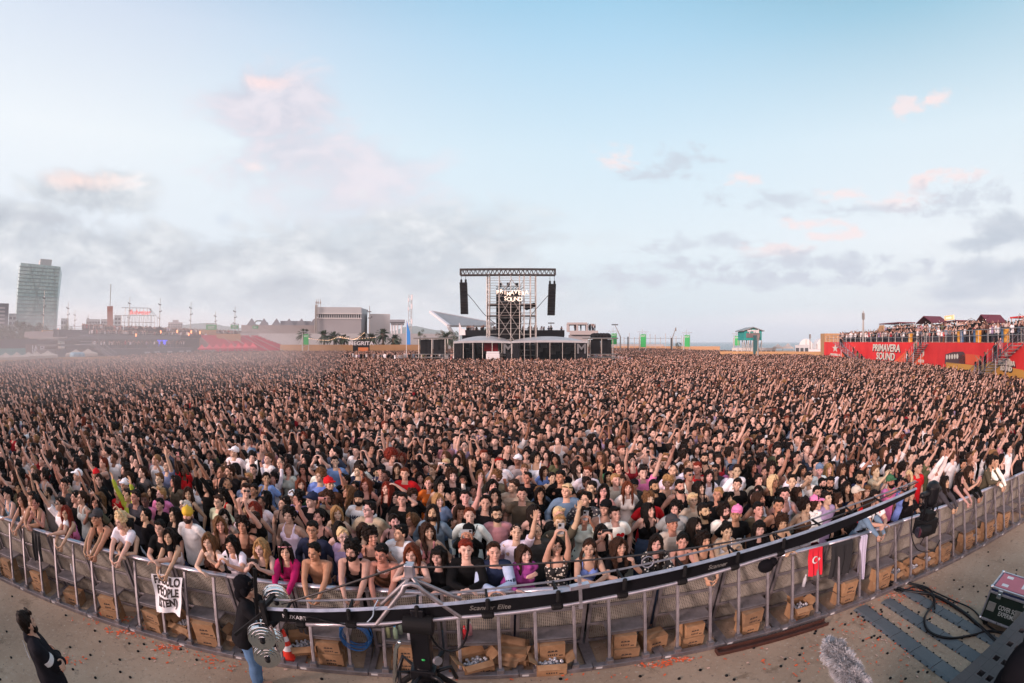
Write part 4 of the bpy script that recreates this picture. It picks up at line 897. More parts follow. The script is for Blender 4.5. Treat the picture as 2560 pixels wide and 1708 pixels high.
for kx, r in list(REC.items()):
 if kx.startswith('top_'): near_mesh(kx, PM['cloth', 'own'], waved(r, .0055, 26, len(kx)))
 if kx.startswith('hair_'): near_mesh(kx, PM['hair', 'own'], waved(r, .0035, 150, 4, (1, 1, .15)) if kx[5:] not in ('curly', 'afro', 'buzz') else waved(r, .004, 120, 4))
 if kx.startswith('hat_'): near_mesh(kx, {'beard': PM['hair', 'own'], 'glasses': PM['plastic'], 'shades': PM['plastic']}.get(kx[4:], PM['cloth', 'own']), r)
_pr = {}
def printed(mesh):
 if mesh.name not in _pr: c = mesh.copy(); c.materials[0] = PM['cloth', 'print']; _pr[mesh.name] = c
 return _pr[mesh.name]
phone_me = Geo(); phone_me.box((0, 0, 0), (.074, .009, .150)); phone_me.m = 1; phone_me.box((-.018, -.0065, .048), (.030, .004, .034))
CASES = [mat('phone_case_'+n, c, .4) for n, c in (('black', (.012, .012, .014)), ('white', (.6, .6, .62)), ('rose', (.5, .25, .25)), ('clear', (.3, .33, .36)))]
PHM = [phone_me.mesh('phone', [c, PM['phone']]) for c in CASES]
ANG = lambda R3: Matrix(R3.tolist()).to_4x4()
def text_mesh(body, size, name, mat_, extrude=.002, bold=0.0, xs=1.0, shear=0.0, align='CENTER'):
 cu = bpy.data.curves.new(name, 'FONT'); cu.body = body; cu.size = size; cu.extrude = extrude; cu.offset = bold; cu.align_x = align; cu.align_y = 'CENTER'; cu.shear = shear; cu.resolution_u = 3; cu.space_line = .9
 o = bpy.data.objects.new(name, cu); COL.objects.link(o); dg = bpy.context.evaluated_depsgraph_get()
 me = bpy.data.meshes.new_from_object(o.evaluated_get(dg)); me.name = name
 bpy.data.objects.remove(o); bpy.data.curves.remove(cu); me.materials.clear(); me.materials.append(mat_)
 if xs != 1: me.transform(Matrix.Diagonal((xs, 1, 1, 1)))
 return me
def put(name, me, M4, parent=None, col=None):
 o = link(name, me, parent)
 if parent is None: o.matrix_world = M4
 else: o.matrix_local = M4
 if col is not None: o.color = (*col, 1) if len(col) == 3 else col
 return o
def person(q):
 p = POSES[q['pose']]; o = link('person', MESH['body_'+q['pose']]); s = q['s']
 o.location = (q['x'], q['y'], 0); o.rotation_euler = (0, 0, q['rz']); o.scale = (s, s, s); o.color = (*[c*rng.uniform(.9, 1.1) for c in SKN[q['sk']]], 1)
 tag(o, q['lab'], 'person', 'people in the concert crowd')
 W4 = Matrix.Translation((q['x'], q['y'], 0)) @ Matrix.Rotation(q['rz'], 4, 'Z') @ Matrix.Scale(s, 4)
 HM = Matrix.Translation(p.HC) @ ANG(p.Rh) @ Matrix.Scale(1.09, 4)
 hcol = HC[q['hc']]
 ex = q['ex']; I4 = Matrix()
 capped = 'cap:' in ex or 'bucket:' in ex
 hk = q['hair']
 put('hair', MESH['hair_'+('buzz' if capped and hk in ('short', 'quiff', 'fringe', 'curly') else hk)], HM, o, hcol)
 if q['top']:
  me = MESH[f"top_{q['pose']}_{q['top']}"]; cc = C_.get(q['col'], C_['black'])
  if q['col'] == 'print' or 'print' in ex.split(';') and q['col'] != 'white': me = printed(me)
  c = put({'tshirt': 'shirt', 'tank': 'tank_top', 'crop': 'crop_top', 'long': 'shirt', 'hoodie': 'hoodie'}[q['top']], me, I4, o, [v*rng.uniform(.9, 1.1) for v in cc])
 put('trousers', MESH['jean_'+q['pose']], I4, o, rng.choice([C_['black'], C_['navy'], (.05, .08, .14), (.10, .09, .08), C_['black']]))
 for e in ex.split(';'):
  k, _, v = e.partition(':')
  if k in ('cap', 'bucket', 'headband'): put({'cap': 'cap', 'bucket': 'bucket_hat', 'headband': 'headband'}[k], MESH['hat_'+k], HM @ (Matrix.Rotation(pi, 4, 'Z') if v == 'yellow' else Matrix()), o, C_[v])
  elif k == 'beard': put('beard', MESH['hat_beard'], HM, o, hcol)
  elif k in ('glasses', 'shades'): put('glasses' if k == 'glasses' else 'sunglasses', MESH['hat_'+k], HM, o)
  elif k == 'strap':
   g = Geo(); B = p.H0
   pt = [p.H0+p.T @ np.array(v_) for v_ in ((-.15, -.06, .02), (-.08, -.135, .18), (.0, -.155, .33), (.08, -.11, .44), (.11, -.02, .525), (.10, .09, .45))]
   g.tube(pt, .018, .006, n=8, up=(0, -1, .3)); put('bag_strap', g.mesh('bag_strap', [PM['cloth', 'own']], True), I4, o, C_['black'])
  elif k == 'heart':
   poly = [(.016*sin(t)**3*4.2, (.013*cos(t)-.005*cos(2*t)-.002*cos(3*t)-.001*cos(4*t))*4.2) for t in np.linspace(0, 2*pi, 29)[:-1]]
   g = Geo(); g.prism(poly, 0, .004); put('heart_print', g.mesh('heart_print', [PM['cloth', 'own']]), Matrix.Translation(p.H0+p.T @ np.array([.05, -.146, .36])) @ Matrix.Rotation(pi/2, 4, 'X'), o, C_['red'])
  elif k == 'necklace':
   g = Geo()
   for i in range(11):
    a = -1.3+.26*i; b = np.array([.075*sin(a), -.045-.065*cos(a), .475]); g.tube([p.H0+p.T @ b, p.H0+p.T @ (b+np.array([.01*sin(a), -.012, -.035]))], [.007, .001], n=5, round_cap=False)
   put('necklace', g.mesh('necklace', [CASES[1]]), I4, o)
  elif k == 'backpack':
   g = Geo(); g.ell(p.H0+p.T @ np.array([0, .19, .25]), (.15, .09, .22), p.T, 14, 10)
   for sd in (-1, 1): g.tube([p.H0+p.T @ np.array([sd*.1, .14, .42]), p.H0+p.T @ np.array([sd*.11, .0, .53]), p.H0+p.T @ np.array([sd*.12, -.11, .42]), p.H0+p.T @ np.array([sd*.14, -.06, .2])], .02, .008, n=8)
   put('backpack', g.mesh('backpack', [PM['cloth', 'own']], True), I4, o, C_['red'])
  elif k == 'print' and q['col'] == 'white':
   me = text_mesh('HAWAII', .095, 'shirt_lettering', PM['cloth', 'own'], .004, .004, .8); put('shirt_lettering', me, Matrix.Translation(p.H0+p.T @ np.array([0, -.144, .37])) @ ANG(p.T) @ Matrix.Rotation(pi/2, 4, 'X'), o, C_['navy'])
  elif k == 'sleeves':
   g = Geo()
   for sd in (-1, 1):
    S, E, W, *_ = p.arm[sd]; g.tube([S+(E-S)*.15, S+(E-S)*.5, E], [.075, .070, .062], n=12); g.tube([E, E+(W-E)*.5, E+(W-E)*.96], [.062, .058, .050], n=12)
   put('jacket_sleeves', g.mesh('jacket_sleeves', [PM['cloth', 'own']], True), I4, o, (.36, .45, .62))
 if q['pose'] in PHONEPOS:
  S, E, W, hd, pn, c, fs = p.arm[PHONEPOS[q['pose']]]
  u = np.array([0, -1, 0.05]); c0 = W+hd*.10+pn*.035
  if q['pose'] != 'm_phonehigh': c0 = (p.arm[1][2]+p.arm[-1][2])/2+np.array([0, 0, .105])
  tilt = Matrix.Rotation(R(90) if rng.random() < .3 and q['pose'] != 'm_phonehigh' else R(rng.uniform(-8, 8)), 4, 'Y')
  who = q['anc'] or q['lab'].split(',')[0]
  ph = put('phone', rng.choice(PHM), W4 @ Matrix.Translation(c0) @ tilt)
  base = q['lab'].split()
  l = 'phone held by '+' '.join(base[:13])
  tag(ph, l.rstrip(',')+'', 'phone', 'phones held up by people in the crowd')
 return o
for q in people: person(q)
# ------------------------------------------------------------------ the mass of the crowd: one object with instances
src = bpy.data.collections.new('crowd_sources')
def pick(seed, lst): return lst[seed % len(lst)]
def figure_parts(n, lv, hair, top, cap=False, legs=True):
 p = POSES[n]; out = []
 b = REC[f'{lv}body_{n}']; V = b[0]; Lb = list(b)
 out.append((b, 0))
 h = REC[f'{lv}hair_{hair}']; hv = (h[0] @ p.Rh.T*1.09+p.HC).astype(np.float32); out.append(([hv, *h[1:]], 1))
 out.append((REC[f'{lv}top_{n}_{top}'], 2))
 if legs: out.append((REC['Ajean_'+n], 3))
 if n in PHONEPOS:
  S, E, W, hd, pn, c, fs = p.arm[PHONEPOS[n]]; c0 = W+hd*.10+pn*.035
  if n != 'm_phonehigh': c0 = (p.arm[1][2]+p.arm[-1][2])/2+np.array([0, 0, .105])
  V = (np.array([(x, y, z) for x in (-.037, .037) for y in (-.005, .005) for z in (-.075, .075)])+c0).astype(np.float32)
  Fq = np.array([0, 1, 3, 2, 4, 6, 7, 5, 0, 4, 5, 1, 2, 3, 7, 6, 0, 2, 6, 4, 1, 5, 7, 3], np.int32)
  out.append(([V, Fq, np.arange(0, 24, 4, dtype=np.int32), np.full(6, 4, np.int32)], 4))
 return out, p
srcs = []
def add_src(name, me):
 o = bpy.data.objects.new(name, me); src.objects.link(o); srcs.append(name)
mh = ['short', 'quiff', 'fringe', 'curly', 'buzz', 'short', 'curly']; fh = ['long', 'wavy', 'longfront', 'bun', 'bob', 'pony', 'bangs']
NV = 28
for lv in 'AB':
 for i in range(NV):
  n = LODP[i % 14]; hair = pick(i*3+i//14, mh if n[0] == 'm' else fh); top = 'tshirt' if (i+i//14) % 2 == 0 else 'tank'
  prt, p = figure_parts(n, lv, hair, top, legs=True)
  fm = np.zeros((sum(len(r[0]) for r, _ in prt), 4)); fm[:len(prt[0][0][0])] = face_mask(prt[0][0][0], p)
  add_src(f'src_{lv}{i:02d}', raw_mesh('src', [(*r, m) for r, m in prt], [PM['skin', 'rnd'], PM['hair', 'rnd'], PM['cloth', 'rnd'], PM['trouser', 'rnd'], CASES[0]], {'face': fm}))
def rampcol(stops, v):
 xs = [s for s, _ in stops]; i = max(j for j in range(len(xs)) if xs[j] <= v); return stops[i][1]
NC = 14
for ci in range(NC):
 parts_ = []; tint = []; fms = []
 for i in range(20):
  ax, ay = (i % 5)*.47-.94+rng.uniform(-.13, .13), (i//5)*.54-.81+rng.uniform(-.18, .18); s = rng.uniform(.92, 1.07); a = rng.uniform(-.5, .5)
  n = rng.choices(LODP, [5, 5, 5, .8, .6, .9, .6, 5, 5, 5, .9, .7, .9, .6])[0]
  prt, p = figure_parts(n, 'C', rng.choice(mh if n[0] == 'm' else fh), rng.choice(['tshirt', 'tank']), legs=False)
  Rm = rz(a)*s
  cs = [tuple(min(.8, v*1.12) for v in SKR[min(5, int(rng.random()**1.7*5.5))][1]), rampcol(HRR, .25+.75*rng.random()), rampcol(TPR, .22+.78*rng.random()), (.03, .03, .04), (.02, .02, .02)]  # lighter skin, hair and tops: haze brightness put into the far figures' colours
  for r, m in prt:
   V = (r[0] @ Rm.T+np.array([ax, ay, 0])).astype(np.float32); parts_.append((V, r[1], r[2], r[3], min(m, 3) if m != 4 else 2)); tint.append(np.tile((*cs[m], 1), (len(V), 1)))
   fm = np.zeros((len(V), 4)); fm[:] = 0
   if m == 0: fm = face_mask(r[0], p)
   fms.append(fm)
 add_src(f'src_C{ci:02d}', raw_mesh('src', parts_, [PM['skin', 'att'], PM['hair', 'att'], PM['cloth', 'att'], PM['cloth', 'att']], {'tint': np.concatenate(tint), 'face': np.concatenate(fms)}))
PT = []          # x y z index rot scale
def addp(x, y, idx, rot, s, z=0.0): PT.append((x, y, z, idx, rot, s))
FOHR = (-19, 20, 72, 96)
def okc(x, y): return not (FOHR[0] < x < FOHR[1] and FOHR[2] < y < FOHR[3])
wl = [4, 4, 4, 1.3, 1.0, 1.2, 1, 4, 4, 4, 1.6, 1.1, 1.2, 1]; WL = wl+wl
for x, y in stuff_near:
 d = hypot(x, y)
 addp(x, y, (0 if d < 20 else NV)+rng.choices(range(NV), WL)[0], rng.uniform(-.4, .4)+x*.004, rng.uniform(.92, 1.07))
y = 30.0; row = 0
while y < 56:
 x = -90+(row % 2)*.3
 while x < 70:
  a, b = x+rng.uniform(-.16, .16), y+rng.uniform(-.2, .2)
  if ins(a, b, CR) and inframe(a, b, 1.5): addp(a, b, NV+rng.choices(range(NV), WL)[0], rng.uniform(-.4, .4), rng.uniform(.92, 1.07))
  x += .47
 y += .52; row += 1
y = 56.0+1.2
while y < 202:
 x = -90
 while x < 66:
  a, b = x+rng.uniform(-.1, .1), y
  if ins(a, b, CR) and okc(a, b) and inframe(a, b, 1.5): addp(a, b, 2*NV+rng.randrange(NC), rng.uniform(-.12, .12), rng.uniform(.96, 1.05))
  x += 2.32
 y += 2.12
# ------------------------------------------------------------------ setting: ground, sea, hills
def PY(px, py, Y):
 d = ray(px, py); return O3 + d*(Y/d[1])
def ground_mat():
 m = bpy.data.materials.new('dusty_concrete'); m.use_nodes = True; k = NT(m.node_tree); b = k.n['Principled BSDF']
 tc = k.new('ShaderNodeTexCoord').outputs['Object']
 a = k.noise(tc, .55, 6, .62); f = k.noise(tc, 14, 5, .7); s = k.noise(tc, 2.2, 5, .65, dist=.6)
 c = k.ramp(a, [(.3, (.235, .16, .108)), (.5, (.335, .24, .168)), (.7, (.41, .31, .225))])
 c = k.mix(k.smooth(s, .55, .72), c, (.19, .13, .085, 1)); c = k.mix(k.smooth(f, .56, .7), c, (.42, .36, .29, 1)); c = k.mix(k.smooth(f, .42, .32), c, (.17, .13, .10, 1))
 v = k.new('ShaderNodeTexVoronoi'); v.inputs['Scale'].default_value = 7.0; k.put(v.inputs['Vector'], tc)
 c = k.mix(k.smooth(v.outputs['Distance'], .10, .05), c, (.12, .09, .07, 1))
 k.put(b.inputs['Base Color'], c); b.inputs['Roughness'].default_value = .9
 bn = k.new('ShaderNodeBump'); bn.inputs['Strength'].default_value = .5; bn.inputs['Distance'].default_value = .02
 k.put(bn.inputs['Height'], k.math('ADD', f, k.noise(tc, 45, 4, .7))); k.put(b.inputs['Normal'], bn.outputs[0]); return m
g = Geo()
land = [(-5200, -400), (420, -400), (420, 60), (200, 150), (100, 230), (820, 5000), (-5200, 5000)]
g.prism(land, -6, 0); tag(part('ground', g, ground_mat()), kind='structure')
sm = bpy.data.materials.new('sea_water'); sm.use_nodes = True; k = NT(sm.node_tree); b = k.n['Principled BSDF']
b.inputs['Base Color'].default_value = (.07, .12, .14, 1); b.inputs['Roughness'].default_value = .28
mp = k.new('ShaderNodeMapping'); k.put(mp.inputs[0], k.new('ShaderNodeTexCoord').outputs['Object']); mp.inputs['Scale'].default_value = (.05, .22, 1)
bn = k.new('ShaderNodeBump'); bn.inputs['Strength'].default_value = .7; bn.inputs['Distance'].default_value = .6; k.put(bn.inputs['Height'], k.noise(mp.outputs[0], 2, 5, .6)); k.put(b.inputs['Normal'], bn.outputs[0])
g = Geo(); g.box((6000, 4000, -4), (14000, 12000, 1)); tag(part('sea', g, sm), kind='structure')
g = Geo()
def ridge(pts, dist, name, m):
 V = []; Fc = []
 q = []
 for i in range(len(pts)-1):
  n = 6
  for j in range(n): t = j/n; q.append((pts[i][0]*(1-t)+pts[i+1][0]*t, pts[i][1]*(1-t)+pts[i+1][1]*t+rng.uniform(-.8, .8)))
 for px, py in q:
  c = PD(px, py, dist); f = PD(px, py, dist*.8); r = PD(px, py, dist*1.3)
  V += [(f[0], f[1], -2), ((c[0]+f[0])/2, (c[1]+f[1])/2, c[2]*.55), tuple(c), (r[0], r[1], -2)]
 for i in range(len(q)-1):
  for j in range(3): a = i*4+j; Fc.append((a, a+4, a+5, a+1))
 g = Geo(); g.add(V, Fc); tag(part(name, g, m, smooth=True), kind='structure')
HM_ = mat('wooded_hill', (.055, .075, .05), .95, var=.3, scale=.01)
ridge([(-40, 846), (120, 842), (380, 826), (430, 815), (462, 812), (490, 809), (515, 808), (545, 812), (575, 817), (612, 822), (680, 830), (900, 836), (985, 828), (1012, 817), (1040, 815), (1062, 820), (1120, 830), (1240, 842), (1500, 850)], 2600, 'hills', HM_)
# ------------------------------------------------------------------ materials of the place
def grimy_metal(name, col, rough=.45):
 m = bpy.data.materials.new(name); m.use_nodes = True; k = NT(m.node_tree); b = k.n['Principled BSDF']; tc = k.new('ShaderNodeTexCoord').outputs['Object']
 n = k.noise(tc, 7, 6, .65); k.put(b.inputs['Base Color'], k.ramp(n, [(.3, tuple(c*.62 for c in col)), (.6, col), (.8, tuple(min(1, c*1.2) for c in col))]))
 b.inputs['Metallic'].default_value = .75; k.put(b.inputs['Roughness'], k.math('ADD', k.math('MULTIPLY', n, .35), rough-.15)); return m
ALU = grimy_metal('worn_aluminium', (.30, .28, .30)); ALUB = grimy_metal('bright_aluminium', (.52, .50, .56), .3); STEEL = grimy_metal('galvanised_steel', (.40, .39, .37), .5)
CHROME = mat('chromed_steel', (.75, .75, .76), .08, 1.0, var=.03)
BLK = mat('matt_black', (.008, .008, .009), .6, spec=.12); BLKG = mat('satin_black', (.006, .006, .008), .35, spec=.25); BLKC = mat('black_cloth', (.007, .007, .009), .95, spec=.03)
def perf():
 m = bpy.data.materials.new('perforated_sheet'); m.use_nodes = True; k = NT(m.node_tree); b = k.n['Principled BSDF']; tc = k.new('ShaderNodeTexCoord').outputs['Object']
 sp = k.new('ShaderNodeSeparateXYZ'); k.put(sp.inputs[0], tc)
 fx = k.math('SUBTRACT', k.math('FRACT', k.math('MULTIPLY', sp.outputs[0], 36)), .5); fz = k.math('SUBTRACT', k.math('FRACT', k.math('MULTIPLY', sp.outputs[2], 36)), .5)
 r = k.math('SQRT', k.math('ADD', k.math('MULTIPLY', fx, fx), k.math('MULTIPLY', fz, fz)))
 n = k.noise(tc, 3, 6, .65); c = k.ramp(n, [(.3, (.26, .235, .20)), (.6, (.44, .41, .36)), (.8, (.52, .48, .43))])
 k.put(b.inputs['Base Color'], c); b.inputs['Roughness'].default_value = .6; b.inputs['Metallic'].default_value = .35
 k.put(b.inputs['Alpha'], k.smooth(r, .27, .33)); return m
PERF = perf()
def wood(name, col): return mat(name, col, .8, var=.25, scale=5, bump=.2)
def carton():
 m = bpy.data.materials.new('brown_cardboard'); m.use_nodes = True; k = NT(m.node_tree); b = k.n['Principled BSDF']; tc = k.new('ShaderNodeTexCoord').outputs['Object']; oi = k.new('ShaderNodeObjectInfo')
 n = k.noise(tc, 9, 5, .6); c = k.ramp(n, [(.3, (.22, .125, .065)), (.6, (.30, .18, .10)), (.8, (.36, .23, .135))])
 c = k.mix(1.0, c, k.ramp(oi.outputs['Random'], [(0, (.72, .72, .72)), (1, (1.12, 1.08, 1.0))]), 'MULTIPLY'); k.put(b.inputs['Base Color'], c); b.inputs['Roughness'].default_value = .85; return m
CARD = carton(); INK = mat('black_print', (.03, .02, .018), .8)
TAPE = mat('parcel_tape', (.30, .20, .12), .4)
# ------------------------------------------------------------------ crowd barrier
BAY = .96
def arc_positions():
 xs = np.linspace(-30, 28, 3000); ys = np.array([sill_y(v) for v in xs]); L = np.concatenate([[0], np.cumsum(np.hypot(np.diff(xs), np.diff(ys)))])
 i0 = np.argmin(abs(xs-P(1570, 1570, .47)[0])); l0 = L[i0]; out = []
 for n in range(-22, 20):
  l = l0+n*BAY
  if l < L[0]+1 or l > L[-1]-1: continue
  x = np.interp(l, L, xs); y = np.interp(l, L, ys); x2 = np.interp(l+.3, L, xs); y2 = np.interp(l+.3, L, ys); x1 = np.interp(l-.3, L, xs); y1 = np.interp(l-.3, L, ys)
  out.append((x, y, atan2(y2-y1, x2-x1)))
 return out
BAYS = arc_positions()
def make_barrier():
 root = thing('crowd_barrier', 'x', 'barrier', group='aluminium crowd barrier sections')
 W = BAY-.012
 fr = Geo()
 for sd in (-1, 1):
  fr.beam((sd*(W/2-.03), .62, .03), (sd*(W/2-.03), .50, 1.09), .045, .045, (1, 0, 0)); fr.beam((sd*(W/2-.03), .02, .03), (sd*(W/2-.03), 1.15, .03), .08, .045)
 for z in (.10, .42, .75): fr.beam((-W/2+.05, .62-.12*z, z), (W/2-.05, .62-.12*z, z), .035, .04)
 part('frame', fr, ALU, root, bevel=.004)
 pn = Geo(); pn.box((0, .648-.066, .60), (W-.1, .004, .96), rx(.113)); part('perforated_panel', pn, PERF, root)
 r = Geo(); r.tube([(-W/2, .475, RAILZ), (W/2, .475, RAILZ)], .048, .030, n=14, round_cap=False, up=(0, 1, 0)); part('top_rail', r, ALUB, root, smooth=True)
 s = Geo(); s.box((0, .03, .035), (W, .09, .07)); part('sill', s, ALU, root, bevel=.006)
 for sd in (-1, 1):
  p = Geo(); p.beam((sd*.25, .04, .05), (sd*.25, .46, 1.08), .043, .04, (1, 0, 0)); p.box((sd*.25, .04, .10), (.09, .085, .07)); part('post', p, ALU, root, bevel=.005)
 st = Geo(); st.box((0, .36, .47), (.54, .30, .03)); st.box((0, .22, .455), (.54, .02, .05)); st.box((0, .50, .455), (.52, .02, .05)); part('step', st, ALU, root, bevel=.004)
 la = Geo(); la.box((-.40, -.0165, .038), (.085, .002, .03)); part('sticker', la, CASES[1], root)
 return kids(root)
bar0 = make_barrier()
vis = [b for b in BAYS if inframe(b[0], b[1], 2.5, .4)]
spots = []
for i, (x, y, a) in enumerate(BAYS):
 o = bar0 if i == 0 else dup(bar0)
 o.location = (x, y, 0); o.rotation_euler = (0, 0, a)
 an = min(anchors, key=lambda q: abs(q[0]-x))
 rel = 'in front of' if abs(an[0]-x) < .6 else ('left of' if x < an[0] else 'right of')
 nm = 'aluminium barrier bay with perforated panel and step '
 if inframe(x, y, 0, .4): o['label'] = nm+f'{rel} {an[1]}'; spots.append((x, y, a, an[1], rel))
 else: o['label'] = nm+'beyond the '+('left' if x < 0 else 'right')+' end of picture'
seen = {}
for o in [o for o in COL.objects if o.name.startswith('crowd_barrier')]:
 l = o['label']; seen[l] = seen.get(l, 0)+1
 if seen[l] > 1: o['label'] = l.replace('bay ', ['', 'bay next along ', 'bay two along ', 'bay three along ', 'bay four along ', 'bay five along '][min(5, seen[l]-1)]+'', 1).replace('perforated panel', 'mesh panel')
# ------------------------------------------------------------------ cardboard boxes stacked behind the sill
CW, CD, CHT = .34, .26, .21
def box_mesh(open_):
 me = []
 g = Geo(); t = .006
 if not open_:
  g.box((0, 0, CHT/2), (CW, CD, CHT))
  g.box((0, 0, CHT+.002), (CW*.5-.004, CD, .004)) if False else None
 else:
  for sd in (-1, 1): g.box((sd*(CW/2-t/2), 0, CHT/2), (t, CD, CHT)); g.box((0, sd*(CD/2-t/2), CHT/2), (CW-2*t, t, CHT))
  g.box((0, 0, t/2+.001), (CW-2*t, CD-2*t, t))
  for sd in (-1, 1):
   g.slab((sd*CW/2, -CD/2, CHT), (sd*CW/2, CD/2, CHT), (sd*(CW/2+.09), CD/2-.01, CHT+.07), (sd*(CW/2+.09), -CD/2+.01, CHT+.07), .004)
   g.slab((-CW/2, sd*CD/2, CHT), (CW/2, sd*CD/2, CHT), (CW/2-.01, sd*(CD/2+.075), CHT-.05 if sd < 0 else CHT+.08), (-CW/2+.01, sd*(CD/2+.075), CHT-.05 if sd < 0 else CHT+.08), .004)
 body = g; g = Geo()
 for i, x in enumerate((-.055, 0, .055)): g.prism([(x-.028, .115), (x+.028, .115), (x+.012, .148), (x-.004, .140), (x-.014, .150)], 0, .0015)
 for i in range(5): g.prism([(-.075+i*.032, .045), (-.055+i*.032, .045), (-.055+i*.032, .075), (-.075+i*.032, .075)], 0, .0015)
 g.prism([(.10, .03), (.16, .03), (.16, .05), (.10, .05)], 0, .0015)
 body.m = 1; V = g.arrays(); body.add(np.stack([V[:, 0]*.85, -CD/2-.0005-V[:, 2], V[:, 1]*.85], 1), g.F)
 return body.mesh('carton', [CARD, INK])
CB = [box_mesh(False), box_mesh(True)]
tp_ = Geo(); tp_.box((0, 0, CHT+.001), (CW+.001, .05, .002)); tp_.box((CW/2+.001, 0, CHT-.03), (.002, .05, .06)); tp_.box((-CW/2-.001, 0, CHT-.03), (.002, .05, .06)); TPM = tp_.mesh('tape', [TAPE])
bg_ = Geo()
for i in range(34): bg_.ell((rng.uniform(-.13, .13), rng.uniform(-.09, .09), .15+rng.uniform(-.02, .04)), (.022, .022, .03), None, 7, 5)
BOTT = bg_.mesh('bottles_inside', [mat('clear_plastic', (.35, .36, .40), .12, spec=.8)], True)
blab = {}
def carton_at(x, y, z, rot, open_, where, tilt=0):
 o = thing('cardboard_box', '', 'box', (x, y, z), rot, 'cardboard boxes under the barrier steps'); o.rotation_euler[0] = tilt
 k_ = 1 if open_ else 0; link('carton', CB[k_], o)
 if open_: link('bottles', BOTT, o)
 else: link('tape', TPM, o)
 l = ('open cardboard box' if open_ else 'closed cardboard box')+' '+where
 b = l; i = 1; q = random.Random(len(blab)); o.scale = (q.uniform(.85, 1.15), q.uniform(.9, 1.1), q.uniform(.85, 1.0) if 'bottom' in where else q.uniform(.8, 1.15)); o.rotation_euler[1] += q.uniform(-.05, .05) if 'bottom' not in where else 0
 alt = ['nearer', 'behind', 'deeper', 'aside', 'hidden']
 while l in blab: l = b+' '+alt[(i-1) % 5]+(' too' if i > 5 else ''); i += 1
 blab[l] = 1; o['label'] = l; return o
def local(b, u, v): x, y, a = b[:3]; return x+u*cos(a)-v*sin(a), y+u*sin(a)+v*cos(a)
bayx = lambda x: min(spots, key=lambda s: abs(s[0]-x))
layout = {}
for s in spots:
 r2 = random.Random(int(s[0]*100)); n = r2.choice([1, 2, 2, 2, 3])
 if -1.1 < s[0] < -.3: n = 1
 w = f'under step {s[4]} {s[3]}'
 u = r2.uniform(-.04, .04); v = .24+r2.uniform(-.02, .05); rot = s[2]+r2.uniform(-.12, .12)
 if n >= 2: p = local(s, u, v); c_ = carton_at(p[0], p[1], 0, rot, False, 'bottom of stack '+w)
 p = local(s, u+r2.uniform(-.02, .02), v+.02); carton_at(p[0], p[1], CHT*c_.scale[2]+.004 if n >= 2 else 0, rot+r2.uniform(-.08, .08), r2.random() < .45 and n < 2, ('top of stack ' if n >= 2 else 'alone ')+w) if n != 2 or True else None
 if n == 3 or r2.random() < .35: p = local(s, u+.45*r2.choice([-1, 1]), v+.12); carton_at(p[0], p[1], 0, rot+r2.uniform(-.4, .4), r2.random() < .5, 'beside stack '+w)
for px, py, op, rot, tl, w in [(1187, 1690, True, .5, .0, 'toppled right of the crane column'), (1276, 1660, True, -.35, .35, 'leaning upright between two steps'), (1378, 1690, True, .05, 0, 'burst open before the sill')]:
 a = P(px, py, .0); carton_at(a[0], a[1]+.12, 0, rot, op, w, tl)
# ------------------------------------------------------------------ litter, cone, hose, bottles
g = Geo(); g.disc((0, 0, .008), (0, 0, 1), .022, .016, 12); g.disc((0, 0, .017), (0, 0, 1), .014, .004, 10)
CAPM = g.mesh('bottle_cap', [BLK])
CAPL = tag(link('bottle_cap', CAPM), 'round black bottle cap lying on the dusty concrete', 'bottle cap', 'black bottle caps scattered over the pit floor')
def pit_point(r_):
 while True:
  px = r_.uniform(0, 2560); py = r_.uniform(1380, 1706); a = P(px, py, 0)
  if a[1] < sill_y(a[0])-.08 and hypot(a[0], a[1]) < 16: return a
r_ = random.Random(8); first = True
for i in range(115):
 a = pit_point(r_) if i % 3 else P(r_.uniform(2100, 2540), r_.uniform(1430, 1600), 0)
 if a[1] > sill_y(a[0])-.08: continue
 o = CAPL if first else dup(CAPL); first = False; o.location = (a[0], a[1], 0)
CONF = mat('orange_paper', (.72, .11, .03), .7); CONFW = mat('pale_paper', (.6, .38, .30), .7)
g = Geo()
cl = [(270, 1548, 60, 14, 150), (330, 1580, 60, 14, 150), (430, 1618, 60, 12, 100), (160, 1655, 40, 24, 40), (2290, 1478, 45, 14, 170), (2370, 1505, 50, 14, 90), (2240, 1490, 40, 20, 60), (1640, 1660, 60, 10, 60), (1700, 1648, 40, 8, 50), (2150, 1560, 130, 90, 110), (2250, 1600, 160, 100, 120), (1250, 1690, 300, 16, 80), (700, 1668, 200, 20, 70), (2000, 1650, 200, 80, 60), (520, 1650, 200, 20, 60)]
for cx, cy, sx, sy, n in cl:
 for i in range(n):
  px, py = r_.gauss(cx, sx/2), r_.gauss(cy, sy/2)
  if py > 1720: continue
  a = P(px, py, 0); s = r_.uniform(.008, .026); t = r_.uniform(0, pi); g.m = 0 if r_.random() < .75 else 1
  if a[1] > sill_y(a[0])-.03 and a[1] < sill_y(a[0])+.09: continue
  u = np.array([cos(t), sin(t), 0])*s; v = np.array([-sin(t), cos(t), .2])*s*.5; c = np.array([a[0], a[1], .012]); g.slab(c-u-v, c+u-v, c+u+v, c-u+v, .002)
for i in range(900):
 a = pit_point(r_); s = r_.uniform(.003, .009); g.m = 2; g.box((a[0], a[1], s*.4), (s*1.6, s, s*.8), rz(r_.uniform(0, 3)))
tag(part('confetti_and_grit', g, [CONF, CONFW, mat('grit', (.32, .26, .20), .9)]), 'torn orange paper bits and grit strewn over the pit floor', 'litter', kind='stuff')
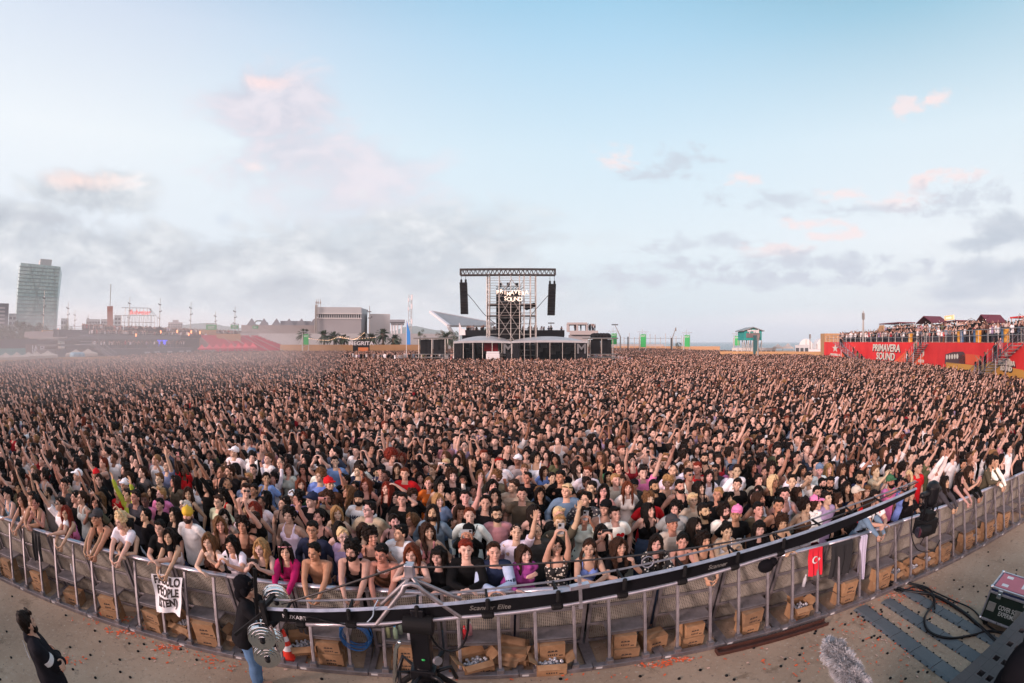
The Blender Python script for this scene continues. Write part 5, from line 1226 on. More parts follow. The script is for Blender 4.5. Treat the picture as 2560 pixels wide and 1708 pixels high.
def traffic_cone(x, y):
 o = thing('traffic_cone', 'red traffic cone with two white bands standing by the barrier sill', 'cone', (x, y, 0)); o.scale = (.88, .88, .88)
 rd = mat('red_plastic', (.62, .035, .02), .45); wh = mat('white_band', (.7, .7, .74), .4)
 g = Geo(); g.prism([(.15*cos(a)*(1.25 if i % 2 else 1.1), .15*sin(a)*(1.25 if i % 2 else 1.1)) for i, a in enumerate(np.arange(8)*pi/4+pi/8)], .004, .035); part('base', g, rd, o, bevel=.006)
 zs = [(.03, .115), (.17, .090), (.17, .090), (.27, .072), (.27, .072), (.35, .058), (.35, .058), (.44, .042), (.44, .042), (.56, .02)]
 for i in range(5):
  (z0, r0), (z1, r1) = zs[2*i], zs[2*i+1]
  if i == 0: g = Geo()
  if i % 2 == 0: g.tube([(0, 0, z0), (0, 0, z1)], [r0, r1], n=24, round_cap=False)
 part('cone_body', g, rd, o, smooth=False)
 for i in (1, 3):
  (z0, r0), (z1, r1) = zs[2*i], zs[2*i+1]; g = Geo(); g.tube([(0, 0, z0+.001), (0, 0, z1-.001)], [r0+.001, r1+.001], n=24, round_cap=False); part('white_band', g, wh, o)
a = P(722, 1655, 0); traffic_cone(a[0]-.03, a[1]+.12)
g = Geo(); c0 = P(888, 1580, .62); c0[1] = sill_y(c0[0])+.2
for i in range(9):
 q = [(c0[0]+(.20+.012*sin(i*2.3))*cos(t)+.01*cos(i), c0[1]-.015*i+.03, c0[2]-.02+(.20+.015*cos(i*1.7))*sin(t)-.005*i) for t in np.linspace(0, 2*pi, 25)]
 g.tube(q, .0065, n=6, round_cap=False)
tag(part('coiled_hose', g, mat('blue_hose', (.01, .10, .30), .35), smooth=True), 'coil of blue air hose hanging on the barrier under the crane arm', 'hose')
def bottle(x, y, z, col, cap_, lab, h=.22, r=.031):
 o = thing('water_bottle', lab, 'bottle', (x, y, z), 0, 'bottles standing on the barrier steps'); g = Geo(); g.tube([(0, 0, .004), (0, 0, h*.62), (0, 0, h*.78), (0, 0, h*.9)], [r, r, r*.6, r*.4], n=14, round_cap=False)
 part('bottle_body', g, mat('bottle_plastic', col, .1, spec=.8), o, smooth=True); g = Geo(); g.tube([(0, 0, h*.9), (0, 0, h)], r*.45, n=12, round_cap=False); part('cap', g, mat('cap_plastic', cap_, .4), o)
st_ = bayx(P(990, 1600, .48)[0])
for u, v, c, cp, l in [(-.20, .30, (.40, .42, .22), (.5, .5, .5), 'pale yellow drink bottle leftmost on step beside crane column'), (-.10, .28, (.30, .42, .28), (.02, .25, .6), 'greenish bottle with blue cap on step beside crane column'), (-.05, .40, (.32, .40, .30), (.02, .25, .6), 'second blue-capped bottle, behind the first, on crane step'),
      (.08, .28, (.45, .46, .5), (.6, .6, .6), 'clear empty bottle third from left on crane step'), (.15, .4, (.48, .48, .52), (.6, .6, .6), 'clear bottle standing rearmost on crane step'), (.21, .28, (.5, .5, .52), (.6, .6, .6), 'clear bottle rightmost on step beside crane column')]:
 p = local(st_, u, v); bottle(p[0], p[1], .486, c, cp, l)
st_ = bayx(P(1165, 1595, .48)[0]); p = local(st_, -.18, .30); bottle(p[0], p[1], .486, (.42, .02, .03), (.5, .03, .03), 'red drink bottle on the step right of the crane column'); p = local(st_, -.11, .40); bottle(p[0], p[1], .486, (.45, .2, .22), (.5, .5, .5), 'half-empty pinkish bottle behind the red one')
for px, py, l in [(243, 1425, 'clear bottle upright on step below dangling hands, left side'), (470, 1500, 'clear bottle on step right of the paper sign'), (2020, 1450, 'clear bottle on step under the red flag'), (2130, 1430, 'clear bottle on step below denim jacket person')]:
 s_ = bayx(P(px, py, .5)[0]); p = local(s_, .08, .4); bottle(p[0], p[1], .486, (.45, .46, .5), (.6, .6, .6), l)
sx = P(417, 1455, .9)[0]; sgn = bayx(sx); sy = rail_y(sx)
o = thing('paper_sign', 'white paper sign in black hand lettering FABULO PEOPLE, held over rail', 'sign', (sx+.03, sy-.09, 1.03), atan2(rail_y(sx+.5)-rail_y(sx-.5), 1))
g = Geo(); V = []; nx, nz = 14, 12
for j in range(nz+1):
 for i in range(nx+1):
  u = i/nx-.5; w = j/nz; V.append((u*.54*(1-.12*w*(1 if u > 0 else 1)), -.02-.25*w-.03*sin(u*9+w*3)+.018*sin(w*8+u*5), -.02-.50*w+.05*u*w+(.0 if abs(u) < .3 else -.02*w)))
nv = len(V); V += [(x, y+.004, z) for x, y, z in V]
Fc = [(j*(nx+1)+i, j*(nx+1)+i+1, (j+1)*(nx+1)+i+1, (j+1)*(nx+1)+i) for j in range(nz) for i in range(nx)]
Fc += [tuple(nv+q for q in f[::-1]) for f in Fc]; g.add(V, Fc); part('sheet', g, mat('white_paper', (.72, .71, .74), .9, var=.05), o, smooth=True)
tm = text_mesh('FABULO\nPEOPLE\nISTEN)', .155, 'lettering', INK, .0015, .006, .82)
n_ = len(tm.vertices); co = np.empty(n_*3, np.float32); tm.vertices.foreach_get('co', co); co = co.reshape(-1, 3)
u = co[:, 0]/.54; w = np.clip((.22-co[:, 1]*1.02)/.5, 0, 1); out = np.stack([u*.54*(1-.12*w), -.02-.25*w-.03*np.sin(u*9+w*3)+.018*np.sin(w*8+u*5)-.004+co[:, 2]*0-.003*(co[:, 2] > 0), -.02-.50*w+.05*u*w], 1)
tm.vertices.foreach_set('co', out.astype(np.float32).ravel()); link('lettering', tm, o)
def draped(name, px, w, drop, col, lab, cat, seed, z0=1.14, pat=None):
 x0 = P(px, 1350, .95)[0]; y0 = rail_y(x0); o = thing(name, lab, cat, (x0, y0, 0), atan2(rail_y(x0+.5)-rail_y(x0-.5), 1)); V = []; nx, nz = 16, 18; q = random.Random(seed)
 for j in range(nz+1):
  for i in range(nx+1):
   u = i/nx-.5; t = j/nz; L = t*(drop+.15)-.12
   ph = sin(u*16+seed)+.6*sin(u*31+seed*2)
   if L < 0: y, z = .02-L, z0+.01
   else: y, z = -.055-.25*max(0, L)*.8+.02*ph*min(1, L*5), z0-L
   V.append((u*w*(1-.1*max(0, L))+.02*sin(t*5+seed), y, z+.05*abs(u)*max(0, L)*sin(seed+u*4)))
 nv = len(V); V += [(x, y+.008, z) for x, y, z in V]; Fc = [(j*(nx+1)+i, j*(nx+1)+i+1, (j+1)*(nx+1)+i+1, (j+1)*(nx+1)+i) for j in range(nz) for i in range(nx)]; Fc += [tuple(nv+a_ for a_ in f[::-1]) for f in Fc]
 g = Geo(); g.add(V, Fc); part('cloth', g, mat(name+'_cloth', col, .9), o, smooth=True); return o
fo = draped('flag', 1970, .28, .42, (.55, .012, .03), 'red flag with white crescent and star draped over the barrier', 'flag', 3)
g = Geo(); pr = [(.06*cos(t), .06*sin(t)) for t in np.linspace(.6, 2*pi-.6, 20)]+[(.016+.046*cos(t), .046*sin(t)) for t in np.linspace(2*pi-.8, .8, 18)]; g.prism(pr, 0, .004)
me = g.mesh('crescent', [CASES[1]]); me.transform(Matrix.Translation((-.04, -.120, .97)) @ Matrix.Rotation(R(78), 4, 'X')); link('crescent', me, fo)
g = Geo(); g.prism([((.034 if i % 2 == 0 else .014)*sin(i*pi/5), (.034 if i % 2 == 0 else .014)*cos(i*pi/5)) for i in range(10)], 0, .004); me = g.mesh('star', [CASES[1]]); me.transform(Matrix.Translation((.04, -.120, .97)) @ Matrix.Rotation(R(78), 4, 'X')); link('star', me, fo)
draped('jacket', 2055, .50, .55, (.012, .012, .014), 'black jacket and bag hanging over the rail right of the red flag', 'jacket', 5)
draped('jacket', 2135, .16, .75, (.42, .40, .52), 'long pale scarf dangling over the rail below the white sleeves', 'scarf', 9)
draped('jacket', 100, .24, .50, (.014, .014, .016), 'black jacket hanging over the rail at far left', 'jacket', 7)
# ------------------------------------------------------------------ cable ramps, cables, drain rail, case, microphone
RUB = mat('grey_rubber', (.085, .095, .105), .6, var=.25, scale=4, bump=.3)
def ramp_strip(p0, p1, w, n, lab):
 a, b = P(*p0), P(*p1); L = np.linalg.norm(b-a); d = (b-a)/L; root = thing('cable_ramp', lab, 'cable ramp', tuple(a), atan2(d[1], d[0]), 'rubber cable ramps across the pit')
 for i in range(n):
  g = Geo(); s = L/n; x0 = i*s+.006; x1 = (i+1)*s-.006
  for sg in (0,): g.add([(x0, -w/2, .004), (x1, -w/2, .004), (x1, -w*.32, .03), (x0, -w*.32, .03), (x0, w*.32, .03), (x1, w*.32, .03), (x1, w/2, .004), (x0, w/2, .004)],
        [(0, 1, 2, 3), (3, 2, 5, 4), (4, 5, 6, 7), (0, 3, 4, 7), (1, 6, 5, 2), (0, 7, 6, 1)])
  part('segment', g, RUB, root)
  g = Geo()
  for yy_ in (-w/2+.01, w/2-.01):
   for q in range(3): g.box((x0+(q+.5)*s/3, yy_, .012), (.03, .02, .016))
  part('connector', g, BLK, root)
ramp_strip((2150, 1520), (2395, 1702), .34, 5, 'leftmost of three grey rubber cable ramps across pit')
ramp_strip((2215, 1502), (2450, 1652), .30, 5, 'middle of three grey rubber cable ramps across pit')
ramp_strip((2262, 1478), (2500, 1612), .28, 5, 'rightmost of three grey rubber cable ramps across pit')
def cable(pts, r, lab, z=.02):
 q = [P(px, py, 0)+np.array([0, 0, zz]) for px, py, zz in pts]; Q = []
 for i in range(len(q)-1):
  p0, p1, p2, p3 = q[max(0, i-1)], q[i], q[i+1], q[min(len(q)-1, i+2)]
  for t in np.linspace(0, 1, 9)[:-1]: Q.append(.5*((2*p1)+(-p0+p2)*t+(2*p0-5*p1+4*p2-p3)*t*t+(-p0+3*p1-3*p2+p3)*t**3))
 Q.append(q[-1]); g = Geo(); g.tube(Q, r, n=8, round_cap=False); tag(part('cable', g, BLKG, smooth=True), lab, 'cable', 'black cables running from the barrier')
cable([(2215, 1458, .03), (2270, 1462, .03), (2320, 1478, .045), (2332, 1510, .05), (2310, 1550, .05), (2320, 1585, .05), (2370, 1602, .05), (2430, 1592, .03), (2480, 1582, .03), (2560, 1600, .03)], .022, 'thick black cable looping in a wide bend over the ramps')
cable([(2215, 1462, .03), (2260, 1480, .03), (2330, 1494, .05), (2400, 1530, .03), (2450, 1572, .03), (2490, 1610, .03), (2530, 1640, .03)], .03, 'thickest black cable running straight towards the flight case')
cable([(2230, 1452, .03), (2300, 1470, .03), (2380, 1506, .04), (2430, 1528, .03), (2470, 1570, .03), (2530, 1600, .03)], .014, 'thin black cable lying above the thick one')
cable([(2225, 1470, .02), (2250, 1484, .04), (2290, 1470, .02), (2330, 1500, .06), (2334, 1530, .06)], .018, 'short black cable tail curling by orange litter')
a, b = P(1795, 1640), P(2070, 1563); g = Geo(); d = nrm(b-a); n_ = np.array([-d[1], d[0], 0])
for s_, w_ in ((0, .02), (.13, .02)): g.beam(a+n_*s_+np.array([0, 0, .03]), b+n_*s_+np.array([0, 0, .03]), w_, .06)
g.beam(a+n_*.065+np.array([0, 0, .008]), b+n_*.065+np.array([0, 0, .008]), .11, .012); g.beam(a+np.array([0, 0, .03]), a+n_*.13+np.array([0, 0, .03]), .02, .06)
tag(part('steel_channel', g, mat('rusty_steel', (.075, .028, .020), .7, .3, var=.5, bump=.3), bevel=.004), 'rust-red steel channel lying along the barrier sill', 'steel channel')
def flight_case():
 c = P(2449, 1548); A_ = P(2402, 1530); x0, y0 = 0, 0
 f0 = P(2452, 1540, .18); f1 = P(2552, 1578, .18); ang = atan2(f1[1]-f0[1], f1[0]-f0[0]); w = 1.05; dpt = .62; h = .54
 o = thing('flight_case', 'black flight case with metal edges and pinkish lid labelled COVER SOUND EXPERIMENT', 'case', (f0[0], f0[1], 0), ang); z0 = .16
 g = Geo(); g.box((w/2, dpt/2, z0+h*.42), (w-.02, dpt-.02, h*.84)); part('case_body', g, mat('dark_laminate', (.006, .018, .012), .35), o)
 g = Geo(); g.box((w/2, dpt/2, z0+h*.93), (w-.02, dpt-.02, h*.14)); part('blue_band', g, mat('navy_laminate', (.01, .025, .10), .4), o)
 g = Geo(); g.box((w/2, dpt/2, z0+h+.006), (w-.09, dpt-.09, .012)); part('lid_panel', g, mat('rose_laminate', (.42, .09, .13), .45, var=.2), o)
 g = Geo(); E = [(0, 0), (w, 0), (w, dpt), (0, dpt)]
 for x, y in E: g.box((x, y, z0+h/2), (.035, .035, h+.01))
 for z in (z0, z0+h*.86, z0+h):
  for i in range(4):
   p, q = E[i], E[(i+1) % 4]; g.beam((*p, z), (*q, z), .034, .034)
 part('edging', g, ALUB, o, bevel=.004)
 for x in (.22, w-.22):
  g = Geo(); g.box((x, -.025, z0+h*.86), (.10, .02, .13)); g.box((x, -.04, z0+h*.82), (.05, .015, .07)); part('latch', g, CHROME, o, bevel=.003)
  g = Geo(); g.box((x-.08, -.022, z0+h*.45), (.17, .012, .15)); part('handle', g, STEEL, o, bevel=.004)
 for x, y in ((.12, .12), (w-.12, .12), (.12, dpt-.12), (w-.12, dpt-.12)):
  g = Geo(); g.disc((x, y, .06), (0, 1, 0), .055, .04, 18); g.box((x, y, .125), (.09, .09, .04)); part('castor', g, BLK, o)
 for x, y in E[:2]+E[2:]: g = Geo(); g.ell((x, y, z0+h), (.035, .035, .035)); g.ell((x, y, z0), (.035, .035, .035)); part('ball_corner', g, CHROME, o, smooth=True)
 me = text_mesh('COVER SOUND\nEXPERIMENT.', .105, 'lettering', mat('white_lettering', (.6, .6, .58), .6), .001, .001, .82); me.transform(Matrix.Translation((w*.56, -.0145, z0+h*.40)) @ Matrix.Rotation(pi/2, 4, 'X')); link('lettering', me, o)
 me = text_mesh('R', .30, 'lid_lettering', CASES[1], .001, .012); me.transform(Matrix.Translation((w*.62, dpt*.5, z0+h+.0135))); link('lid_lettering', me, o)
 g = Geo(); g.box((w*.22, dpt*.25, z0+h+.0135), (.14, .09, .003)); g.box((w*.22, dpt*.75, z0+h+.0135), (.14, .09, .003)); part('paper_label', g, CASES[1], o)
flight_case()
def fuzzy_mic():
 a = O3+ray(2072, 1608)*2.15; b = O3+ray(2156, 1738)*1.92; o = thing('shotgun_microphone', 'fluffy grey windshield over a boom microphone at the stage edge', 'microphone', tuple(b))
 A_ = a-b; L = np.linalg.norm(A_); d = A_/L; q = np.random.RandomState(3); g = Geo()
 ux = nrm(np.cross(d, (0, 0, 1))); uy = np.cross(d, ux); V = []; Fc = []
 g.tube([d*.02, d*L*.3, d*L*.75, d*L], [.034, .040, .040, .032], n=20); o2 = part('windshield', g, mat('fur_base', (.20, .20, .22), .95), o, smooth=True)
 FM = bpy.data.materials.new('grey_fur'); FM.use_nodes = True; k = NT(FM.node_tree); b_ = k.n['Principled BSDF']; b_.inputs['Roughness'].default_value = .9
 at = k.new('ShaderNodeAttribute', attribute_name='tone'); k.put(b_.inputs['Base Color'], at.outputs['Color'])
 n = 16000; t = q.rand(n)*(L+.02); ang = q.rand(n)*2*pi; endm = t > L-.02; r0 = np.where(t < .02, .034, np.where(t > L*.9, .036-.02*np.clip((t-L*.9)/(L*.12), 0, 1), .040))
 clump = np.sin(ang*5+t*40)+np.sin(ang*3-t*66+1)+np.sin(ang*8+t*23); nrml = np.outer(np.cos(ang), ux)+np.outer(np.sin(ang), uy)
 base = np.outer(np.minimum(t, L+.0), d)+nrml*r0[:, None]; dr = nrml*(.55+.1*clump[:, None])+d*(np.where(endm, 1.0, -.35)+.25*np.sin(ang*4+t*30))[:, None]+q.normal(size=(n, 3))*.28+np.array([0, 0, -.35])
 dr /= np.linalg.norm(dr, axis=1, keepdims=True); ln = (.013+.014*q.rand(n)+.004*clump)[:, None]; tip = base+dr*ln; side = np.cross(dr, q.normal(size=(n, 3))); side /= np.linalg.norm(side, axis=1, keepdims=True); wd = .0011
 mid = base+dr*ln*.55+q.normal(size=(n, 3))*.002
 V = np.stack([base-side*wd, base+side*wd, mid+side*wd*.8, tip, mid-side*wd*.8], 1).reshape(-1, 3); g = Geo(); g.add(V, [(5*i, 5*i+1, 5*i+2, 5*i+3, 5*i+4) for i in range(n)])
 me = g.mesh('fur', [FM]); tone = np.clip(.30+.07*clump+q.normal(size=n)*.07, .07, .62); col = np.repeat(np.stack([tone, tone, tone*1.06, np.ones(n)], 1), 5, axis=0)
 at = me.attributes.new('tone', 'FLOAT_COLOR', 'POINT'); at.data.foreach_set('color', col.astype(np.float32).ravel()); link('fur', me, o)
 g = Geo(); g.tube([-d*.0, -d*.06, np.array([.0, -.02, -.20]), np.array([0, -.02, -1.2])], .012, n=10); part('stand_pole', g, BLK, o, smooth=True)
fuzzy_mic()
g = Geo(); g.box((0, -8.2, .9), (44, 14, 1.8)); g.box((0, -8.2, 2.0), (44, 14, .1)); tag(part('stage_deck', g, BLK), 'black stage deck behind and below the camera', 'stage')
def deck_plate():
 a, b, c = P(2365, 1712, 1.5), P(2500, 1590, 1.5), P(2600, 1600, 1.5)
 d = nrm(b-a); n_ = np.array([d[1], -d[0], 0]); M4 = np.stack([d, n_, [0, 0, 1]], 1); o = thing('speaker_stack', 'dark grey speaker top with square cut-outs at the lower right corner', 'speaker', tuple(a)); L = 3.2; W_ = 3.0
 g = Geo(); nx, ny = 12, 8; cs = L/nx; cw = W_/ny
 def q(x0, x1, y0, y1, z0, z1): g.box(M4 @ np.array([(x0+x1)/2, (y0+y1)/2, (z0+z1)/2]), (x1-x0, y1-y0, z1-z0), M4)
 q(-1, L, 0, W_, -1.5, -.12)
 hole = {(i, j) for i in range(-3, 12) for j in range(8) if (i//2) % 2 == 0 and j % 3 != 2}
 for i in range(-3, 12):
  for j in range(16):
   x0, x1, y0, y1 = i*.16, i*.16+.158, j*.13, j*.13+.128
   if i % 2 == 0 and j % 4 in (1, 2):
    q(x0, x0+.035, y0, y1, -.12, 0); q(x1-.035, x1, y0, y1, -.12, 0); q(x0+.035, x1-.035, y0, y0+.025, -.12, 0); q(x0+.035, x1-.035, y1-.025, y1, -.12, 0)
   else: q(x0, x1, y0, y1, -.12, 0)
 part('slotted_top', g, mat('charcoal_plastic', (.020, .020, .024), .6, var=.2, bump=.15), o)
deck_plate()
g = Geo(); a = O3+ray(2562, 1668)*4.0
g.ell(a, (.20, .2, .22), None, 20, 14); g.ell(a+np.array([.15, .05, .18]), (.13, .15, .2), None, 16, 12); g.tube([a+np.array([.1, .05, -.2]), a+np.array([.15, .05, -.9])], .2, n=14)
g.tube([a+np.array([-.3, 0, -.1]), a+np.array([-.55, -.1, -.2]), a+np.array([-.62, -.1, -.5])], .035, n=10)
tag(part('covered_spotlight', g, BLKC, smooth=True), 'black fabric-covered moving light at the lower right edge', 'stage light')
# ------------------------------------------------------------------ camera crane
YP = 3.65
PV = PY(1047, 1553, YP)                     # pivot point of the lower tube
E0 = O3+ray(2290, 1240)*7.5                 # far end of the arm
hd_ = nrm(np.array([E0[0]-PV[0], E0[1]-PV[1], 0])); nn_ = np.array([-hd_[1], hd_[0], 0])   # along, and away from the camera
def onplane(px, py, off_=0.0):              # ray against the arm's own vertical plane (shifted away by off_)
 d = ray(px, py); p0 = PV+nn_*off_; t = np.dot(p0-O3, nn_)/np.dot(d, nn_); return O3+d*t
low = [onplane(*q) for q in [(752, 1561), (860, 1562), (935, 1561), (1047, 1553), (1144, 1544), (1280, 1532), (1373, 1519), (1528, 1493), (1718, 1451), (1900, 1398), (2025, 1360)]]
top = [onplane(*q) for q in [(646, 1521), (800, 1527), (935, 1522), (1047, 1516), (1144, 1508), (1280, 1491), (1400, 1478), (1528, 1455), (1720, 1415), (1920, 1361), (2100, 1300), (2290, 1222)]]
far = [onplane(*q, .20) for q in [(664, 1499), (800, 1502), (935, 1497), (1047, 1488), (1160, 1480), (1280, 1466), (1400, 1452), (1528, 1428), (1720, 1386), (1920, 1337), (2100, 1272), (2290, 1203)]]
o = thing('camera_crane', 'long black and silver camera crane arm reaching over the pit to the right', 'camera crane', (PV[0], PV[1], 0)); CO = np.array([PV[0], PV[1], 0])
def rel(L): return [np.array(p)-CO for p in L]
g = Geo(); g.tube(rel(low), .020, n=10, round_cap=False); part('lower_tube', g, ALUB, o, smooth=True)
g = Geo(); g.tube(rel(top), .022, .028, n=4, round_cap=False, up=(0, 0, 1)); part('upper_rail', g, ALUB, o)
g = Geo(); g.tube(rel(far), .013, .016, n=4, round_cap=False, up=(0, 0, 1)); part('far_rail', g, ALU, o)
def resample(L, xs):
 L = np.array(L); s = (L-CO) @ hd_; return np.stack([np.interp(xs, s, L[:, i]) for i in range(3)], 1)
s0 = (np.array(top[0])-CO) @ hd_; s1 = (np.array(top[-1])-CO) @ hd_
xs = np.linspace(s0+.02, s1, 60); T_ = resample(top, xs); sl = (np.array(low)-CO) @ hd_; B_ = T_.copy()
lz = np.interp(xs, sl, [p[2] for p in low]); gapL = np.interp(xs, sl, [np.interp(s_, (np.array(top)-CO) @ hd_, [p[2] for p in top])-l_[2] for s_, l_ in zip(sl, low)])
B_[:, 2] = T_[:, 2]-np.where(xs > sl[-1], gapL*np.clip(1-(xs-sl[-1])/(s1-sl[-1])*.5, .5, 1), gapL)+.025
V = []; Fc = []
for i in range(60):
 for k_, off__ in ((0, -.004), (0, .012)): V += [T_[i]-CO+nn_*off__-np.array([0, 0, .02]), B_[i]-CO+nn_*off__]
for i in range(59):
 a = i*4; b = a+4; Fc += [(a, b, b+1, a+1), (a+2, a+3, b+3, b+2), (a, a+2, b+2, b), (a+1, b+1, b+3, a+3)]
g = Geo(); g.add(V, Fc); part('side_panel', g, BLKG, o)
g = Geo()
for s_ in np.arange(s0+.3, s1, .62):
 a = resample(top, [s_])[0]-CO; f = resample(far, [s_])[0]-CO; l_ = resample(low, [s_])[0]-CO
 g.beam(a, f, .02);
 if s_ < sl[-1]: g.beam(f, l_, .014); g.tube([a-nn_*.03+np.array([0, 0, .01]), a-nn_*.035-np.array([0, 0, .08])], .022, n=8); g.tube([l_+hd_*-.03, l_+hd_*.03], .036, n=8)
part('cross_braces', g, BLK, o)
for k_, (px, body_, sz, cc) in enumerate([(725, 'MUXART', .062, CASES[1]), (1225, 'Scanner Elite',   .07, STEEL), (1770, 'Scanner',   .07, STEEL)]):
 s_ = (onplane(px, 1540)-CO) @ hd_; m_ = (resample(top, [s_])[0]+resample(low, [max(s_, sl[0])])[0])/2-CO
 me = text_mesh(body_, sz, 'lettering', cc, .0008, .0, 1.0, .25 if k_ else 0)
 R3 = np.stack([hd_, [0, 0, 1], -nn_], 1); me.transform(Matrix.Translation(m_-nn_*.0065) @ ANG(R3)); link('lettering', me, o)
AP = onplane(1024, 1425, .12); r0 = rel([AP])[0]
L1, L2 = rel([onplane(942, 1560), onplane(1155, 1545)]); F1, F2 = rel([onplane(955, 1510, .20), onplane(1150, 1497, .20)]); arch = rel([onplane(1027, 1460)])[0]
g = Geo(); g.tube([L1, L1+(arch-L1)*.82-hd_*.02, arch-hd_*.06+np.array([0, 0, -.02]), arch, arch+hd_*.06+np.array([0, 0, -.02]), L2+(arch-L2)*.82+hd_*.02, L2], .022, n=10)
for q in (F1, F2): g.tube([q, r0-np.array([0, 0, .08])], .020, n=10)
for q, w_ in ((L1, .75), (L2, .75)): g.tube([q+(arch-q)*w_, r0-np.array([0, 0, .05])], .018, n=8)
g.tube([F1+(r0-F1)*.75, F2+(r0-F2)*.75], .014, n=8); part('a_frame', g, ALU, o, smooth=True)
g = Geo(); g.box(r0+np.array([0, 0, .0]), (.08, .10, .13)); part('apex_block', g, ALUB, o, bevel=.008)
W0 = rel([onplane(705, 1510, .1)])[0]
rodp = [rel([onplane(px, py, .12)])[0] for px, py in [(1030, 1418), (1280, 1412), (1450, 1402), (1620, 1385), (1920, 1336), (2040, 1310), (2295, 1205)]]
g = Geo(); g.tube([W0, r0+np.array([-.03, 0, .06])], .011, n=7); g.tube(rodp, .010, n=7); g.tube([rodp[3], rodp[3]+np.array([.0, 0, -.0])+hd_*.15], .02, n=8); part('tension_rod', g, mat('dark_rod', (.05, .045, .045), .4, .6), o, smooth=True)
g = Geo(); g.tube([rodp[3]+np.array([0, -.02, -.08])+.06*np.array([sin(t), 0, cos(t)]) for t in np.linspace(0, 2*pi, 15)], .006, n=6); g.beam(rel([onplane(1425, 1470)])[0], rel([onplane(1472, 1460)])[0], .06, .04); g.beam(rel([onplane(1448, 1440)])[0], rel([onplane(1452, 1520)])[0], .035, .03); part('cable_clamp', g, ALUB, o)
for (px, py, dd, n_, lb) in [(655, 1595, -.16, 4, 1), (680, 1608, .16, 3, 1), (668, 1642, -.14, 5, 1), (690, 1500, .30, 3, 1)]:
 c = rel([onplane(px, py, dd)])[0]
 g = Geo(); ax = nrm(-nn_*1.0+hd_*.45)
 for i in range(n_):
  p = c+ax*(-.042*i); g.disc(p, ax, .14-.004*(i % 2), .034, 32); g.disc(p+ax*.022, ax, .11, .012, 32); g.disc(p+ax*.026, ax, .08, .014, 28); g.disc(p+ax*.030, ax, .04, .022, 20)
 part('counterweight', g, CHROME, o, bevel=.006)
 g = Geo(); g.tube([c+ax*.03, c+ax*.07], .028, n=10); part('weight_knob', g, BLK, o, smooth=True)
g = Geo(); q = rel([onplane(660, 1530, -.05)])[0]; g.beam(q+np.array([0, 0, -.45]), q+np.array([0, 0, .12]), .05); g.beam(q, q-hd_*.35-nn_*.1+np.array([0, 0, -.28]), .03); g.beam(q+np.array([0, 0, .05]), q+nn_*.35, .04); g.beam(q-hd_*.12-np.array([0, 0, .3]), q-hd_*.02+nn_*.05+np.array([0, 0, .45]), .035); part('weight_bucket', g, BLK, o)
g = Geo(); zp = PV[2]
g.box((0, .02, zp-.30), (.17, .17, .52)); g.box((0, .02, zp+.05), (.12, .14, .20)); g.tube([(0, .02, zp-.55), (0, .02, .75)], .10, n=20, round_cap=False); g.box((0, .02, zp-.62), (.24, .24, .12)); g.box((0, .02, .92), (.28, .28, .18)); part('column', g, BLKG, o, bevel=.012)
g = Geo(); g.tube([(-.13, -.02, zp-.02), (.13, -.02, zp-.02)], .10, n=24, round_cap=False); part('tilt_bearing', g, BLK, o); g = Geo(); g.disc((.15, -.07, zp-.42), (1, -1, .3), .045, .03, 16); part('brake_knob', g, ALUB, o)
g = Geo(); g.ell((.02, -.075, zp-.42), (.018, .01, .012)); part('level_bubble', g, mat('green_level', (.02, .35, .08), .3), o)
for i in range(3):
 t = 2*pi*i/3+.5; g = Geo(); a = np.array([.12*cos(t), .02+.12*sin(t), 1.05]); b = np.array([.95*cos(t), .02+.95*sin(t), .06]); g.tube([a, b], .035, n=10); g.tube([a*.3+b*.7, np.array([.1*cos(t), .02+.1*sin(t), .45])], .02, n=8); part('leg', g, BLK, o, smooth=True)
g = Geo()
for i in range(7):
 t = i*.9; g.tube([(.12*cos(t), .02+.12*sin(t), 1.15), (.25*cos(t), .02+.25*sin(t), 1.22+.05*sin(i)), (.30*cos(t+.3), .02+.3*sin(t+.3), 1.0)], .022, n=8)
part('hand_wheel', g, BLKG, o, smooth=True)
g = Geo(); g.tube([(-.30, -.12, .9), (-.20, -.16, 1.55), (-.16, -.16, 1.62)], .022, n=10); part('steering_bar', g, CHROME, o, smooth=True)
def hang(pts, r, name, m=BLKG): g = Geo(); g.tube(pts, r, n=8, round_cap=False); part(name, g, m, o, smooth=True)
def spline(q, n=10):
 Q = []; q = [np.array(v, float) for v in q]
 for i in range(len(q)-1):
  p0, p1, p2, p3 = q[max(0, i-1)], q[i], q[i+1], q[min(len(q)-1, i+2)]
  for t in np.linspace(0, 1, n)[:-1]: Q.append(.5*((2*p1)+(-p0+p2)*t+(2*p0-5*p1+4*p2-p3)*t*t+(-p0+3*p1-3*p2+p3)*t**3))
 Q.append(q[-1]); return Q
hang(spline(rel([onplane(px, py, .05) for px, py in [(1068, 1570), (1090, 1610), (1120, 1628), (1150, 1620), (1168, 1585), (1172, 1540), (1180, 1515), (1200, 1503), (1290, 1494)]])), .012, 'video_cable')
hang(spline(rel([onplane(px, py, -.03) for px, py in [(752, 1552), (770, 1543), (800, 1548), (840, 1558), (930, 1570), (1000, 1560), (1020, 1552)]])), .007, 'video_cable')
hang(spline(rel([onplane(px, py, -.03) for px, py in [(945, 1500), (935, 1520), (932, 1540), (918, 1556)]])), .006, 'thin_cable', mat('pale_cable', (.25, .33, .42), .5))
hang(spline(rel([onplane(px, py, 0) for px, py in [(2283, 1260), (2278, 1330), (2290, 1370), (2312, 1380), (2335, 1375), (2350, 1350)]])), .010, 'video_cable')
C0 = onplane(2330, 1235, .1); g = Geo(); c = rel([C0])[0]
for dx in (-.16, .16):
 g.beam(c+hd_*dx, c+hd_*dx+np.array([0, 0, -.62]), .035)
